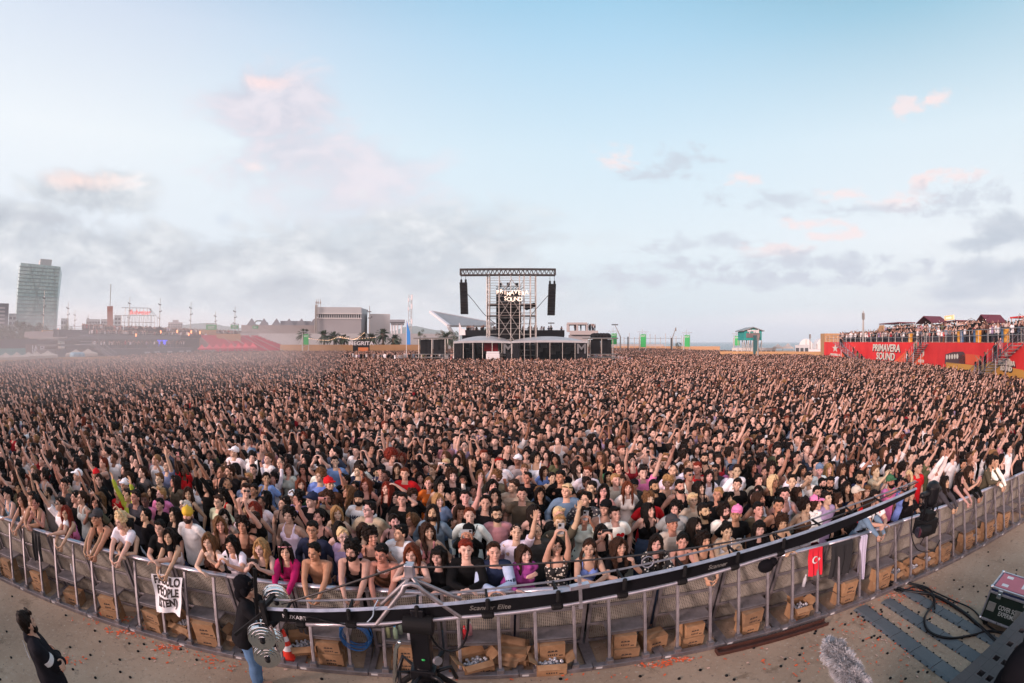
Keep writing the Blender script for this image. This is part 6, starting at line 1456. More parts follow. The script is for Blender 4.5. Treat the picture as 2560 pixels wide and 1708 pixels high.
for z in (0, -.15, -.3, -.45, -.6): g.beam(c-hd_*.16+np.array([0, 0, z]), c+hd_*.16+np.array([0, 0, z]), .03); g.beam(c-hd_*.16+nn_*.12+np.array([0, 0, z]), c+hd_*.16+nn_*.1+np.array([0, 0, z-.1]), .022)
g.tube([c+hd_*-.35+np.array([0, 0, .05]), c+hd_*.25+np.array([0, 0, .02])], .05, n=12); g.tube([c+np.array([0, 0, .1]), c+np.array([0, 0, -.1])], .13, n=18); part('remote_head', g, BLKG, o, bevel=.004)
g = Geo(); g.box(c+np.array([0, 0, -.52]), (.36, .30, .26)); g.box(c+np.array([0, 0, -.35]), (.22, .22, .14)); g.tube([c-hd_*.1-nn_*.15+np.array([0, 0, -.52]), c-hd_*.38-nn_*.1+np.array([0, 0, -.50])], [.085, .10], n=18, round_cap=False); part('broadcast_camera', g, BLK, o, bevel=.015)
g = Geo(); g.disc(c-hd_*.39-nn_*.098+np.array([0, 0, -.4995]), nrm(-hd_*.28+nn_*.05+np.array([0, 0, .02])), .085, .006, 20); part('lens', g, mat('lens_glass', (.02, .02, .03), .05, spec=1), o)
for i in range(6):
 q = c+hd_*rng.uniform(-.18, .18)-nn_*rng.uniform(0, .16)+np.array([0, 0, -.12*i+.05]); hang([q, q+hd_*.12+np.array([0, 0, -.10]), q+hd_*.02+np.array([0, 0, -.24])], .008, 'head_cable')
bg = rel([onplane(1915, 1415, .05)])[0]; g = Geo(); g.ell(bg, (.10, .08, .08), None, 14, 10); g.ell(bg+np.array([.08, 0, .03]), (.06, .05, .06), None, 12, 8); part('weather_cover', g, BLKC, o, smooth=True)
# ------------------------------------------------------------------ crane operator and guard
def crew(pose, px, py, zhead, rot, lab, hair, hc, top, col, trous, extra=None, hat=None, s=1.0, name='n'):
 p = pose; fuse(body_geo(p), name+'b', .007, 2); fuse(top_geo(p, top, .016), name+'t', .011, 2); fuse(trousers_geo(p, .02), name+'j', .014, 2); r = flush()
 V = r[name+'b']; me = raw_mesh('person', [(*V, 0)], [PM['skin', 'own']], {'face': face_mask(V[0], p)}); a = O3+ray(px, py)*((p.HC[2]*s-H)/ray(px, py)[2])
 R2 = rz(rot) @ (p.HC*s); q = link('person', me, None, (a[0]-R2[0], a[1]-R2[1], 0), rot); q.scale = (s, s, s); q.color = (*SKN['f'], 1); tag(q, lab, 'person')
 HM = Matrix.Translation(p.HC) @ ANG(p.Rh) @ Matrix.Scale(1.09, 4)
 put('hair', MESH['hair_'+hair], HM, q, HC[hc]); put('jacket', raw_mesh('t', [(*waved(r[name+'t'], .008, 20, 3), 0)], [PM['cloth', 'own']]), Matrix(), q, col)
 put('trousers', raw_mesh('j', [(*waved(r[name+'j'], .008, 22, 5), 0)], [PM['cloth', 'own']]), Matrix(), q, trous)
 if extra: extra(q, p, HM)
 return q
def guard_x(q, p, HM):
 me = text_mesh('DOUBLE\nCUP', .085, 'jacket_lettering', CASES[1], .001, .001, .9); u = p.H0+p.T @ np.array([0, .160, .34])
 me.transform(Matrix.Rotation(pi, 4, 'Z') @ Matrix.Rotation(pi/2, 4, 'X')); put('jacket_lettering', me, Matrix.Translation(u) @ ANG(p.T), q)
 S, E, W, *_ = p.arm[-1]; g = Geo(); g.tube([S+(E-S)*.42, S+(E-S)*.62], .088, n=14, round_cap=False); put('reflective_band', g.mesh('reflective_band', [CASES[1]]), Matrix(), q)
 put('beard', MESH['hat_beard'], HM, q, HC['dark'])
fa = dict(w=(-.12, -.24, 1.17), p=(1, .1, -.8), h=(-1, .1, .1), n=(0, 1, 0), c=.6)
crew(Pose('m', 2, 30, 8, left=fa, right=dict(w=(.12, -.22, 1.13), p=(-1, .1, -.8), h=(1, .1, .1), n=(0, 1, 0), c=.6), build=1.12), 68, 1556, 1.6, R(155), 'security guard with folded arms in black jacket seen from behind, lower left', 'short', 'dark', 'coat', (.012, .012, .016), (.012, .012, .014), guard_x, name='gd', s=1.04)
def op_x(q, p, HM):
 g = Geo(); g.ell((0, .03, .035), (.100, .118, .115), None, 18, 12); g.ell((-.09, 0, -.01), (.03, .045, .055), None, 10, 8); g.ell((.09, 0, -.01), (.03, .045, .055), None, 10, 8); g.ell((0, .09, -.09), (.09, .07, .1), None, 12, 8)
 put('hood_and_headset', g.mesh('hood', [BLKC], True), HM, q)
crew(Pose('m', 18, -20, 10, left=dict(w=(.10, -.42, 1.30), p=(1, .2, -.6), h=(0, -1, .1), n=(0, 0, -1), c=1.1), right=dict(w=(-.12, -.46, 1.22), p=(-1, .2, -.6), h=(0, -1, .1), n=(0, 0, -1), c=1.1)), 617, 1470, 1.5, R(118), 'crane operator in black hooded top and blue jeans behind the counterweights', 'short', 'black', 'hoodie', (.010, .010, .012), (.09, .17, .30), op_x, name='op', s=1.0)
# ------------------------------------------------------------------ front of house tower and tents
def M_(n, c, r=.7, **k): return mat(n, c, r, **k)
DARKP = M_('black_pvc', (.010, .011, .014), .55, var=.2, spec=.15); GREYP = M_('grey_tarpaulin', (.36, .38, .40), .45, var=.3, scale=.6)
YF = 72.0
def fx(px, Y=YF): return PY(px, 854, Y)[0]
def fz(py, px=1280, Y=YF): return PY(px, py, Y)[2]
def foh_tower():
 o = thing('scaffold_tower', 'tall scaffold delay tower with truss beam and glowing festival sign', 'tower', (0, YF, 0)); z0 = 0; y0, y1 = 3.0, 6.6
 xl, xr = fx(1214), fx(1343); zt = fz(676); g = Geo(); xsv = [fx(v) for v in (1214, 1220, 1246, 1277, 1300, 1312, 1329, 1343)]
 for y in (y0, (y0+y1)/2, y1):
  for x in xsv: g.tube([(x, y, z0), (x, y, zt)], .058, n=5, round_cap=False)
 part('standard', g, STEEL, o); g = Geo(); zs = np.arange(1.2, zt, .84)
 for i, z in enumerate(zs):
  for y in (y0, y1): g.tube([(xl, y, z), (xr, y, z)], .036, n=5, round_cap=False)
  for x in (xl, xr, xsv[3]): g.tube([(x, y0, z), (x, y1, z)], .036, n=5, round_cap=False)
  if i % 2 == 0: g.tube([(xl, y0, z), (xl, y1, min(zt, z+2.1))], .04, n=5); g.tube([(xr, y1, z), (xr, y0, min(zt, z+2.1))], .04, n=5)
 part('ledger', g, STEEL, o); g = Geo()
 cx = (fx(1246)+fx(1312))/2
 for k_ in range(4):
  za = 2+k_*(zt-3)/4; zb = za+(zt-3)/4; w_ = fx(1312)-cx
  g.tube([(cx-w_, y0-.05, za), (cx, y0-.05, zb)], .06, n=5); g.tube([(cx+w_, y0-.05, za), (cx, y0-.05, zb)], .06, n=5); g.tube([(cx-w_, y0, zb), (cx, y0, za)], .05, n=5); g.tube([(cx+w_, y0, zb), (cx, y0, za)], .05, n=5)
 part('diagonal_brace', g, STEEL, o)
 for zz in (fz(786), fz(757)): g = Geo(); g.box(((xl+xr)/2, (y0+y1)/2, zz), (xr-xl, y1-y0, .10)); part('platform', g, mat('plank_deck', (.12, .10, .09), .8), o)
 g = Geo(); xa, xb = fx(1145), fx(1393); za, zb = fz(681), fz(666)
 for y in (y0-.6, y0+.6):
  for z in (za, zb): g.tube([(xa, y, z), (xb, y, z)], .09, n=6, round_cap=False)
  n = 22
  for i in range(n):
   x0 = xa+(xb-xa)*i/n; x1 = xa+(xb-xa)*(i+1)/n; xm = (x0+x1)/2; g.tube([(x0, y, za), (xm, y, zb)], .045, n=4, round_cap=False); g.tube([(xm, y, zb), (x1, y, za)], .045, n=4, round_cap=False)
  for x in (xa, xb): g.tube([(x, y, za), (x, y, zb)], .09, n=6)
 for x in np.linspace(xa, xb, 23): g.tube([(x, y0-.6, zb), (x, y0+.6, zb)], .04, n=4); g.tube([(x, y0-.6, za), (x, y0+.6, za)], .04, n=4)
 part('truss_beam', g, mat('brown_truss', (.05, .042, .038), .5, .2), o)
 g = Geo(); g.box(((fx(1237)+fx(1305))/2, 6.3, (fz(718)+2)/2), (fx(1305)-fx(1237), .5, fz(718)-2)); part('black_screen', g, BLK, o)
 g = Geo(); xa, xb, za, zb = fx(1237), fx(1305), fz(713), fz(706)
 for z in (za, zb): g.tube([(xa, 5.9, z), (xb, 5.9, z)], .06, n=5)
 for x in np.linspace(xa, xb, 9): g.tube([(x, 5.9, za), (x+.4, 5.9, zb)], .04, n=4)
 part('small_truss', g, BLK, o)
 for px, py in [(1248, 700), (1270, 699), (1293, 700)]:
  g = Geo(); c = np.array([fx(px), 5.9, fz(py)]); g.box(c, (.5, .4, .45)); g.tube([c+np.array([0, -.1, 0]), c+np.array([0, -.4, -.3])], .18, n=10); part('spotlight', g, BLK, o)
 g = Geo(); a = np.array([fx(1318), 3.6, fz(766)]); b = np.array([fx(1338), 3.6, fz(758)]); g.tube([a, b], .36, n=14); part('followspot', g, BLK, o, smooth=True)
 lit = mat('warm_lit_letters', (1, .80, .66), .5, emit=.6)
 def staggered(txt, pxs, pys, pxe, size, dz):
  n = len(txt)
  for i, ch in enumerate(txt):
   me = text_mesh(ch, size, 'lit_letter', lit, .08, .012); px = pxs+(pxe-pxs)*i/(n-1); me.transform(Matrix.Translation((fx(px), y0-.45, fz(pys+dz[i]))) @ Matrix.Rotation(pi/2, 4, 'X')); link('lit_letter', me, o)
 staggered('PRIMAVERA', 1243, 728, 1318,   .86, [-1, -3, 0, 3, 0, -2, 0, 2, -1]); staggered('SOUND', 1263, 744, 1301, .86, [-1, 1, 2, 0, 1])
 return o
foh_tower()
def line_array(px, lab, pt, pb, tilt):
 x = fx(px, YF+3); zt = fz(pt, Y=YF+3); zb = fz(pb, Y=YF+3); o = thing('line_array_speaker', lab, 'speaker', (x, YF+3, zt), 0, 'line arrays hung from the delay tower'); n = 12; h = (zt-zb)/n
 for i in range(n):
  g = Geo(); g.box((tilt*(i/n)*.5, -.25*((i/n)**2)*2, -h*(i+.5)), (fx(px+9.5)-fx(px-9.5), .9, h*.90)); part('cabinet', g, BLK, o, bevel=.03)
 for dx in (-.35, .35): g = Geo(); g.tube([(dx, 0, 0), (dx, 0, .4)], .16, n=8); g.tube([(dx, 0, .4), (dx, 0, fz(681)-zt)], .03, n=4); part('chain_hoist', g, BLK, o)
 g = Geo(); s_ = 1 if px < 1280 else -1; g.tube(spline([(s_*.5, 0, -h*4), (s_*1.6, 0, -h*7), (s_*3.3, 0, -h*12), (s_*5.0 if px < 1280 else s_*3.6, 0, -h*15.5)]), .05, n=5); part('speaker_cable', g, BLK, o)
line_array(1158, 'left line array hanging under the delay tower truss', 706, 786, .5); line_array(1381, 'right line array hanging under the delay tower truss', 710, 789, -.5)
def tent(pxa, pxb, pe, pp, lab, flat=False):
 xa, xb = fx(pxa), fx(pxb); w = xb-xa; o = thing('mixing_tent', lab, 'tent', ((xa+xb)/2, YF, 0), 0, 'black mixing tents in the crowd'); ze, zp = fz(pe), fz(pp); g = Geo(); V = []; n = 16; dp = 9
 for j, y in enumerate((-.4, dp*.5)):
  for i in range(n+1): t = i/n; V.append((-w/2+w*t, y, ze+(zp-ze)*sin(pi*t)**.7*(.16 if j == 0 else 1.0)))
 for j, y in enumerate((-.4, dp*.5)):
  for i in range(n+1): t = i/n; V.append((-w/2+w*t, y, ze-.30+(zp-ze)*sin(pi*t)**.7*(.14 if j == 0 else .9)))
 m = n+1; Fc = []
 for i in range(n): Fc += [(i, i+1, m+i+1, m+i), (2*m+i, 3*m+i, 3*m+i+1, 2*m+i+1), (i, 2*m+i, 2*m+i+1, i+1), (m+i, m+i+1, 3*m+i+1, 3*m+i)]
 g.add(V, Fc); part('roof', g, GREYP, o); g = Geo(); g.box((0, dp-.1, ze/2), (w, .15, ze));
 for sd in (-1, 1): g.box((sd*(w/2-.06), dp/2, ze/2), (.12, dp-.3, ze))
 for u in (-.42, .46) if not flat else (-.46, .42): g.box((u*w, -.2, ze/2), (w*.12, .14, ze))
 g.box((-.15*w, 2.5, ze/2), (w*.02, 4, ze)); part('walls', g, DARKP, o)
 g = Geo()
 for u in np.linspace(-.5, .5, 7): g.tube([(u*w, -.3, 0), (u*w, -.3, ze)], .05, n=5)
 part('tent_leg', g, STEEL, o)
 me = text_mesh('M', 2.0, 'lettering', mat('grey_lettering', (.12, .13, .14), .6), .01, .05); me.transform(Matrix.Translation((.44*w if not flat else .42*w, -.3, 1.9+1.2)) @ Matrix.Rotation(pi/2, 4, 'X')); link('lettering', me, o)
 g = Geo()
 for i in range(14): x = rng.uniform(-.38, .38)*w; g.box((x, 4+rng.uniform(0, 3), rng.uniform(2.2, 3.6)), (rng.uniform(.4, 1.2), .4, rng.uniform(.3, .9)))
 part('equipment', g, M_('charcoal_gear', (.05, .055, .06), .5), o); return o
tent(1135, 1279, 854, 839, 'left mixing tent with grey arched roof and black walls'); tent(1279.6, 1468, 853, 840, 'right mixing tent with grey arched roof and black walls', True)
g = Geo(); g.box(((fx(1207)+fx(1243))/2, YF+3, fz(863)), (fx(1243)-fx(1207), .3, 1.9)); tag(part('red_banner', g, M_('red_pvc', (.60, .03, .06))), 'red and pink banner seen inside the left mixing tent', 'banner')
g = Geo(); g.box(((fx(1214)+fx(1252))/2, YF-.6, 2.0), (fx(1250)-fx(1216), .6, .9)); g.box(((fx(1214)+fx(1252))/2, YF-.6, 2.6), (1.9, .5, .35)); tag(part('white_console', g, M_('white_panel', (.6, .6, .62)), bevel=.1), 'white console front at the mouth of the left mixing tent', 'console')
g = Geo(); xa, xb = fx(1155, YF+9), fx(1411, YF+9); g.box(((xa+xb)/2, YF+9, (fz(839, Y=YF+9)+fz(826, Y=YF+9))/2), (xb-xa, .4, fz(826, Y=YF+9)-fz(840, Y=YF+9))); g.box(((xa+xb)/2, YF+13, fz(838, Y=YF+9)/2), (xb-xa, 7.4, fz(838, Y=YF+9))); tag(part('viewing_platform', g, DARKP), 'long black viewing platform behind the mixing tents', 'platform')
def cage(pxa, pxb, lab):
 Y = YF+1; xa, xb = fx(pxa, Y), fx(pxb, Y); o = thing('speaker_cage', lab, 'scaffold', ((xa+xb)/2, Y, 0)); w = xb-xa; zt = fz(845, Y=Y); g = Geo()
 for x in (-w/2, 0, w/2):
  for y in (0, 3): g.tube([(x, y, 0), (x, y, zt)], .07, n=5)
 for z in (.9, 1.8, 2.3, zt-.1, zt):
  for y in (-.1, 3): g.tube([(-w/2-.8, y, z), (w/2+.8, y, z)], .055, n=5)
 part('scaffold_frame', g, STEEL, o)
 for sd in (-1, 1): g = Geo(); g.box((sd*w*.25, 1, (zt+2.2)/2-.1), (w*.46, .5, zt-2.5)); part('black_screen', g, DARKP, o)
cage(1047, 1113, 'scaffold cage with two black screens left of mixing tents'); cage(1476, 1532, 'scaffold cage with black screens right of mixing tents')
g = Geo();
for i in range(5): g.ell((fx(1492+i*8), YF+2, fz(840, Y=YF)), (.7, .5, .5), None, 8, 6)
g.box((fx(1506), YF+2, fz(845)), (fx(1525)-fx(1488), .6, .9)); tag(part('lighting_fixtures', g, BLK), 'dark lighting fixtures on top of the right scaffold cage', 'stage lights')
def feather(px, pt, pb, col, lab, Y=75, w=.9):
 o = thing('feather_flag', lab, 'flag', (fx(px, Y), Y, 0)); zt = fz(pt, Y=Y); g = Geo(); g.tube([(0, 0, 0), (0, 0, zt)], .05, n=5); part('pole', g, CASES[1], o); zb = fz(pb, Y=Y)
 V = [(.06, 0, zt), (w*.5, .02, zt-1), (w, .05, (zt+zb)/2), (w*1.1, .05, zb), (.06, 0, zb)]; g = Geo(); g.add([(x, y-.02, z) for x, y, z in V]+[(x, y+.02, z) for x, y, z in V], [(0, 1, 2, 3, 4), (9, 8, 7, 6, 5)]+[(i, i+5, (i+1) % 5+5, (i+1) % 5) for i in range(5)]); part('banner', g, col, o)
feather(1016, 800, 862, M_('blue_banner', (.03, .22, .60)), 'blue feather flag left of the scaffold cage', w=.6); feather(1148, 808, 838, M_('white_banner', (.7, .68, .68)), 'white feather flag beside the left mixing tent', 76, .9)
# ------------------------------------------------------------------ generic placed boxes
def site(pxa, pxb, dist):
 dist *= .8; a0, a1 = AZ(pxa), AZ(pxb); am = (a0+a1)/2; w = 2*dist*math.tan(abs(a1-a0)/2); return sin(am)*dist, cos(am)*dist, -am, w
def sz(px, py, dist): return PD(px, py, dist)[2]
def block(name, lab, cat, pxa, pxb, pyt, dist, depth, m, win=None, group=None, roof=None):
 x, y, rot, w = site(pxa, pxb, dist); h = sz((pxa+pxb)/2, pyt, dist); o = thing(name, lab, cat, (x, y, 0), rot, group); g = Geo(); g.box((0, depth/2, h/2), (w, depth, h)); part('wall', g, m, o)
 if roof: g = Geo(); g.box((0, depth/2, h+.25), (w+.8, depth+.8, .5)); part('roof', g, roof, o)
 if win:
  rows, cols, mw = win
  for r in range(rows):
   for c in range(cols):
    g = Geo(); g.box((-w/2+w*(c+.5)/cols, -.06, h*(.22+.72*(r+.5)/rows)), (w/cols*.7, .12, h*.72/rows*.5)); part('window', g, mw, o)
 return o
DGL = M_('dark_glass', (.05, .06, .07), .2)
CONC = M_('board_concrete', (.30, .30, .31), .9, var=.12, scale=.25); CONCL = M_('pale_concrete', (.42, .44, .45), .9, var=.1, scale=.2); CONCP = M_('rosy_concrete', (.34, .32, .315), .9, var=.12, scale=.2)
def glass_tower():
 x, y, rot, w = site(39, 152, 430); h = sz(95, 660, 430); o = thing('glass_tower', 'tall pale green glass office tower at the left edge', 'tower', (x, y, 0), rot+.10); dp = w*.75; flo = 23
 m = bpy.data.materials.new('curtain_glass'); m.use_nodes = True; k = NT(m.node_tree); b = k.n['Principled BSDF']; tc = k.new('ShaderNodeTexCoord').outputs['Object']
 br = k.new('ShaderNodeTexBrick'); br.offset = 0; br.inputs['Scale'].default_value = 1; br.inputs['Brick Width'].default_value = 1.6; br.inputs['Row Height'].default_value = h/flo; br.inputs['Mortar Size'].default_value = .05
 sp = k.new('ShaderNodeSeparateXYZ'); k.put(sp.inputs[0], tc); cb = k.new('ShaderNodeCombineXYZ'); k.put(cb.inputs[0], k.math('ADD', sp.outputs[0], sp.outputs[1])); k.put(cb.inputs[1], sp.outputs[2]); k.put(br.inputs['Vector'], cb.outputs[0])
 br.inputs['Color1'].default_value = (.36, .50, .49, 1); br.inputs['Color2'].default_value = (.25, .37, .38, 1); br.inputs['Mortar'].default_value = (.22, .26, .26, 1)
 n = k.noise(tc, .09, 4, .6); c = k.mix(k.smooth(n, .45, .75), br.outputs[0], (.42, .52, .51, 1)); k.put(b.inputs['Base Color'], c); b.inputs['Roughness'].default_value = .3
 g = Geo(); V = [(-w/2, 0, 0), (w/2*.80, 0, 0), (w/2, dp, 0), (-w/2, dp, 0), (-w/2+1, 0, h), (w/2*.84, 0, h*.985), (w/2+3, dp, h*.96), (-w/2+1, dp, h)]; g.add(V, [(0, 3, 2, 1), (4, 5, 6, 7), (0, 1, 5, 4), (1, 2, 6, 5), (2, 3, 7, 6), (3, 0, 4, 7)]); part('glass_facade', g, m, o)
 bm = M_('spandrel', (.28, .36, .37), .5)
 for i in range(1, flo):
  z = h*i/flo; g = Geo(); g.box((-w*.05, -.15, z), (w*.90, .5, .55 if i % 2 == 0 else .3)); part('floor_band', g, bm, o)
 for a_, b_ in ((-.25, .1), (.05, -.15), (.3, .38)): g = Geo(); g.beam((a_*w, -.35, h*.98), (b_*w, -.35, h*.35), .5, .3); part('diagonal_fin', g, bm, o)
 g = Geo(); g.box((w*.1, dp*.4, h+1.8), (w*.26, dp*.5, 4.2)); part('roof_plant', g, M_('plant_cladding', (.38, .40, .40)), o)
glass_tower()
block('office_block', 'dark striped office block cut by the left edge', 'building', -40, 20, 758, 380, 30, M_('dark_cladding', (.06, .07, .09), .5), (9, 1, M_('pale_band', (.30, .30, .32))))
block('apartment_block', 'low grey block between the dark office and glass tower', 'building', 21, 40, 784, 420, 30, CONCL, (5, 2, DGL))
block('apartment_block', 'small grey block just right of the glass tower', 'building', 152, 171, 796, 500, 20, CONCL, (4, 3, DGL))
block('apartment_block', 'white apartment block behind the terrace, left of the leaning chimney', 'building', 215, 250, 798, 460, 25, CONCL, (6, 5, DGL), 'apartment blocks behind the left terrace')
block('apartment_block', 'white apartment block directly behind the leaning chimney', 'building', 252, 284, 798, 470, 25, M_('offwhite_render', (.46, .46, .46)), (6, 5, DGL), 'apartment blocks behind the left terrace')
block('apartment_block', 'pale distant block with antennas right of the red letter sign', 'building', 420, 456, 806, 600, 25, M_('pink_grey', (.44, .41, .41)), (8, 6, DGL), 'apartment blocks behind the left terrace')
block('apartment_block', 'narrow distant block rising over the pale one', 'building', 431, 446, 800, 620, 20, M_('pink_grey2', (.42, .40, .41)), (3, 3, DGL))
block('apartment_block', 'grey sloped block between the chimney and red letter sign', 'building', 285, 302, 788, 480, 20, CONCL, (6, 2, DGL))
def mast(px, pt, dist, lab, r=.35, arms=3, pb=None, lean=0):
 p = PD(px, pt, dist); o = thing('mast', lab, 'mast', (p[0], p[1], 0), -AZ(px), 'tall floodlight masts on the skyline'); g = Geo(); g.tube([(0, 0, 0), (lean*.5, 0, p[2]*.55), (lean, 0, p[2])], [r, r*.7, r*.3], n=6); part('pole', g, STEEL, o)
 g = Geo()
 for i in range(arms): z = p[2]*(.88-.13*i); g.box((0, 0, z), (r*4*(1-.2*i), r*2, r*1.0)); g.box((r*2.4*(1 if i % 2 else -1), 0, z+r*1.2), (r*1.2, r*1.2, r*1.8))
 part('antenna', g, M_('mast_fitting', (.12, .12, .13)), o)
mast(112, 727, 200, 'tall grey mast in front of the glass tower', .22, 3)
for px, pt, d, l in [(171, 756, 260, 'mast just right of the glass tower'), (188, 776, 300, 'shorter mast second right of the glass tower'), (221, 786, 320, 'short thin mast above the left apartment block'), (325, 743, 260, 'mast rising in front of the red letter sign'), (401, 746, 260, 'mast right of the red letter sign'), (478, 756, 270, 'mast above the hill, left of the green exit signs'), (539, 779, 280, 'short mast by the leftmost green exit sign'), (588, 766, 260, 'mast by the second green exit sign')]: mast(px, pt, d, l, .28, 3)
def chimney():
 p = PD(279, 766, 420); o = thing('chimney', 'slim brick-red leaning industrial chimney on the left skyline', 'chimney', (p[0], p[1], 0), -AZ(279)); g = Geo(); g.beam((0, 0, 0), (-1.2, 0, p[2]), 4.4, 2.6, (0, 1, 0)); part('shaft', g, M_('brick_red', (.36, .14, .10), .9), o); g = Geo(); g.tube([(-1.2, 0, p[2]), (-1.4, 0, p[2]+14)], .3, n=5); part('lightning_rod', g, STEEL, o)
chimney()
def letter_sign():
 d = 300; x, y, rot, w = site(303, 392, d); zt = sz(345, 770, d); o = thing('rooftop_sign', 'lattice frame carrying red Budweiser lettering on the left skyline', 'sign', (x, y, 0), rot); g = Geo(); z1 = sz(345, 789, d)
 for u in np.linspace(-.5, .32, 9): g.tube([(u*w*(1.05), 0, 0), (u*w, 0, zt if abs(u) < .46 else z1)], .12, n=4)
 for u in np.linspace(.34, .5, 3): g.tube([(w*.28, 0, zt), (w*u, 0, z1-.5), (w*(u+.06), 0, 0)], .10, n=4)
 for z in (zt, z1, sz(345, 806, d)): g.tube([(-w*.5, 0, z), (w*(.28 if z == zt else .45), 0, z)], .12, n=4)
 for u in np.linspace(-.45, .25, 8): g.tube([(u*w, 0, z1), (u*w+3, 0, 0)], .08, n=4)
 part('frame', g, STEEL, o); me = text_mesh('Budweiser', 3.1, 'lettering', mat('red_lit', (.85, .10, .09), .5, emit=.35), .1, .06, .85); me.transform(Matrix.Translation((w*.02, -.6, sz(350, 781, d)-.1)) @ Matrix.Rotation(pi/2, 4, 'X')); link('lettering', me, o)
letter_sign()
# ---- trees
LEAFM = []
for nme, c in (('foliage_dark', (.035, .055, .028)), ('foliage_mid', (.055, .08, .035)), ('foliage_dry', (.10, .085, .045))):
 m = bpy.data.materials.new(nme); m.use_nodes = True; k = NT(m.node_tree); b = k.n['Principled BSDF']; tc = k.new('ShaderNodeTexCoord').outputs['Object']; n = k.noise(tc, .7, 4, .6); k.put(b.inputs['Base Color'], k.ramp(n, [(.3, tuple(v*.55 for v in c)), (.7, tuple(v*1.5 for v in c))])); b.inputs['Roughness'].default_value = .8; LEAFM.append(m)
BARK = M_('bark', (.10, .075, .055), .95, bump=.4)
def tree(pxa, pxb, pyt, dist, lab, mi=0, group=None, seed=0):
 x, y, rot, w = site(pxa, pxb, dist); h = sz((pxa+pxb)/2, pyt, dist); o = thing('tree', lab, 'tree', (x, y, 0), rot, group); q = np.random.RandomState(seed+abs(int(pxa))); g = Geo()
 g.tube([(0, 0, 0), (.1*w*.1, 0, h*.35), (0, 0, h*.6)], [w*.04, w*.03, w*.015], n=7)
 for i in range(5): t = i*1.3; g.tube([(0, 0, h*.3), (cos(t)*w*.2, sin(t)*w*.2, h*.55), (cos(t)*w*.32, sin(t)*w*.3, h*.7)], [w*.018, w*.012, w*.006], n=5)
 part('trunk', g, BARK, o); nc = 26; C = np.stack([q.uniform(-.42, .42, nc)*w, q.uniform(-.35, .35, nc)*w, h*(.34+.56*q.rand(nc))], 1); C[:, 2] *= 1-.18*np.abs(C[:, 0]/w)**1.5*2
 r = (.09+.10*q.rand(nc))*w; n = 3600; ci = q.randint(0, nc, n); dr = q.normal(size=(n, 3)); dr /= np.linalg.norm(dr, axis=1, keepdims=True); P0 = C[ci]+dr*r[ci][:, None]*(.55+.5*q.rand(n))[:, None]; P0[:, 2] = np.minimum(P0[:, 2], h*(.93+.07*q.rand(n)))
 a = q.normal(size=(n, 3)); a /= np.linalg.norm(a, axis=1, keepdims=True); bb = np.cross(a, dr); s = w*.022*(.6+.8*q.rand(n))[:, None]; V = np.stack([P0-a*s, P0-bb*s*.6, P0+a*s, P0+bb*s*.6], 1).reshape(-1, 3); g = Geo(); g.add(V, [(4*i, 4*i+1, 4*i+2, 4*i+3) for i in range(n)]); part('crown', g, LEAFM[mi], o); return o
gl = 'trees below the glass tower'
tree(-30, 50, 806, 165, 'dark round tree at the left edge below the tower', 0, gl, 1); tree(15, 85, 798, 175, 'tallest dark green tree in front of the glass tower', 0, gl, 2); tree(60, 128, 806, 180, 'dark tree at the foot of the tower, right of the tallest', 0, gl, 3); tree(45, 98, 822, 158, 'lower bushy tree in front of the dark trees', 1, gl, 4)
tree(144, 184, 808, 230, 'small green tree right of the glass tower', 1, None, 5); tree(215, 252, 810, 260, 'small green tree before the white apartment block', 1, None, 6)
for a_, b_, t_, l, mi in [(1042, 1072, 819, 'green tree left of the solar canopy', 1), (1088, 1112, 816, 'brownish tree under the solar canopy tip', 2), (1106, 1150, 821, 'green bushes under the solar canopy', 1), (1183, 1236, 813, 'palmy trees behind the left of the platform', 1), (1340, 1364, 817, 'small green tree right of the scaffold tower foot', 1), (1464, 1484, 832, 'small tree right of the concrete pavilion', 2), (980, 1004, 838, 'dark bushy tree at the right of the palms', 0)]: tree(a_, b_, t_, 190, l, mi)
def palm(px, pt, pb, dist, lab, sc=1.0):
 p = PD(px, pt, dist); h = p[2]; o = thing('palm_tree', lab, 'palm tree', (p[0], p[1], 0), 0, 'palm trees by the concrete wall'); R_ = 2.5*sc; g = Geo(); g.tube([(0, 0, 0), (.15, 0, h*.5), (0, 0, h-R_*.8)], [.42, .34, .40], n=8); g.ell((0, 0, h-R_*.95), (.75, .75, R_*.35), None, 10, 6); part('trunk', g, BARK, o); q = random.Random(int(px)); g = Geo()
 for i in range(46):
  t = q.uniform(0, 2*pi); e = q.uniform(-.9, 1.35); pts = []; wd = []
  for j in range(5): s_ = j/4; rr = R_*s_; pts.append(np.array([cos(t)*rr*cos(e), sin(t)*rr*cos(e), h-R_*.8+rr*sin(e)-.55*R_*s_*s_*.6]))
  tz = np.array([-sin(t), cos(t), 0]); V = []
  for j, pt_ in enumerate(pts): ww = [.06, .30, .36, .26, .04][j]*sc; V += [pt_-tz*ww+np.array([0, 0, -.12]), pt_, pt_+tz*ww+np.array([0, 0, -.12])]
  Fc = []
  for j in range(4): a = 3*j; Fc += [(a, a+1, a+4, a+3), (a+1, a+2, a+5, a+4)]
  g.add(V, Fc)
 part('crown', g, LEAFM[0], o)
for px, pt, l in [(760, 817, 'leftmost palm, by the tall green exit tower'), (809, 820, 'second palm from the left against the concrete hall'), (835, 824, 'third palm from the left against the concrete hall'), (859, 831, 'short fourth palm against the concrete hall'), (908, 826, 'palm behind the black bar sign'), (931, 828, 'palm just right of the black bar sign'), (957, 817, 'tallest palm, right of the hall corner'), (985, 831, 'rightmost palm beside the dark bush'), (957, 855, 'small low palm beneath the tallest palm'), (1115, 826, 'palm behind the left scaffold cage')]: palm(px, pt, 0, 172, l, .85 if px == 859 else .6 if px == 957 and pt > 840 else 1.0)
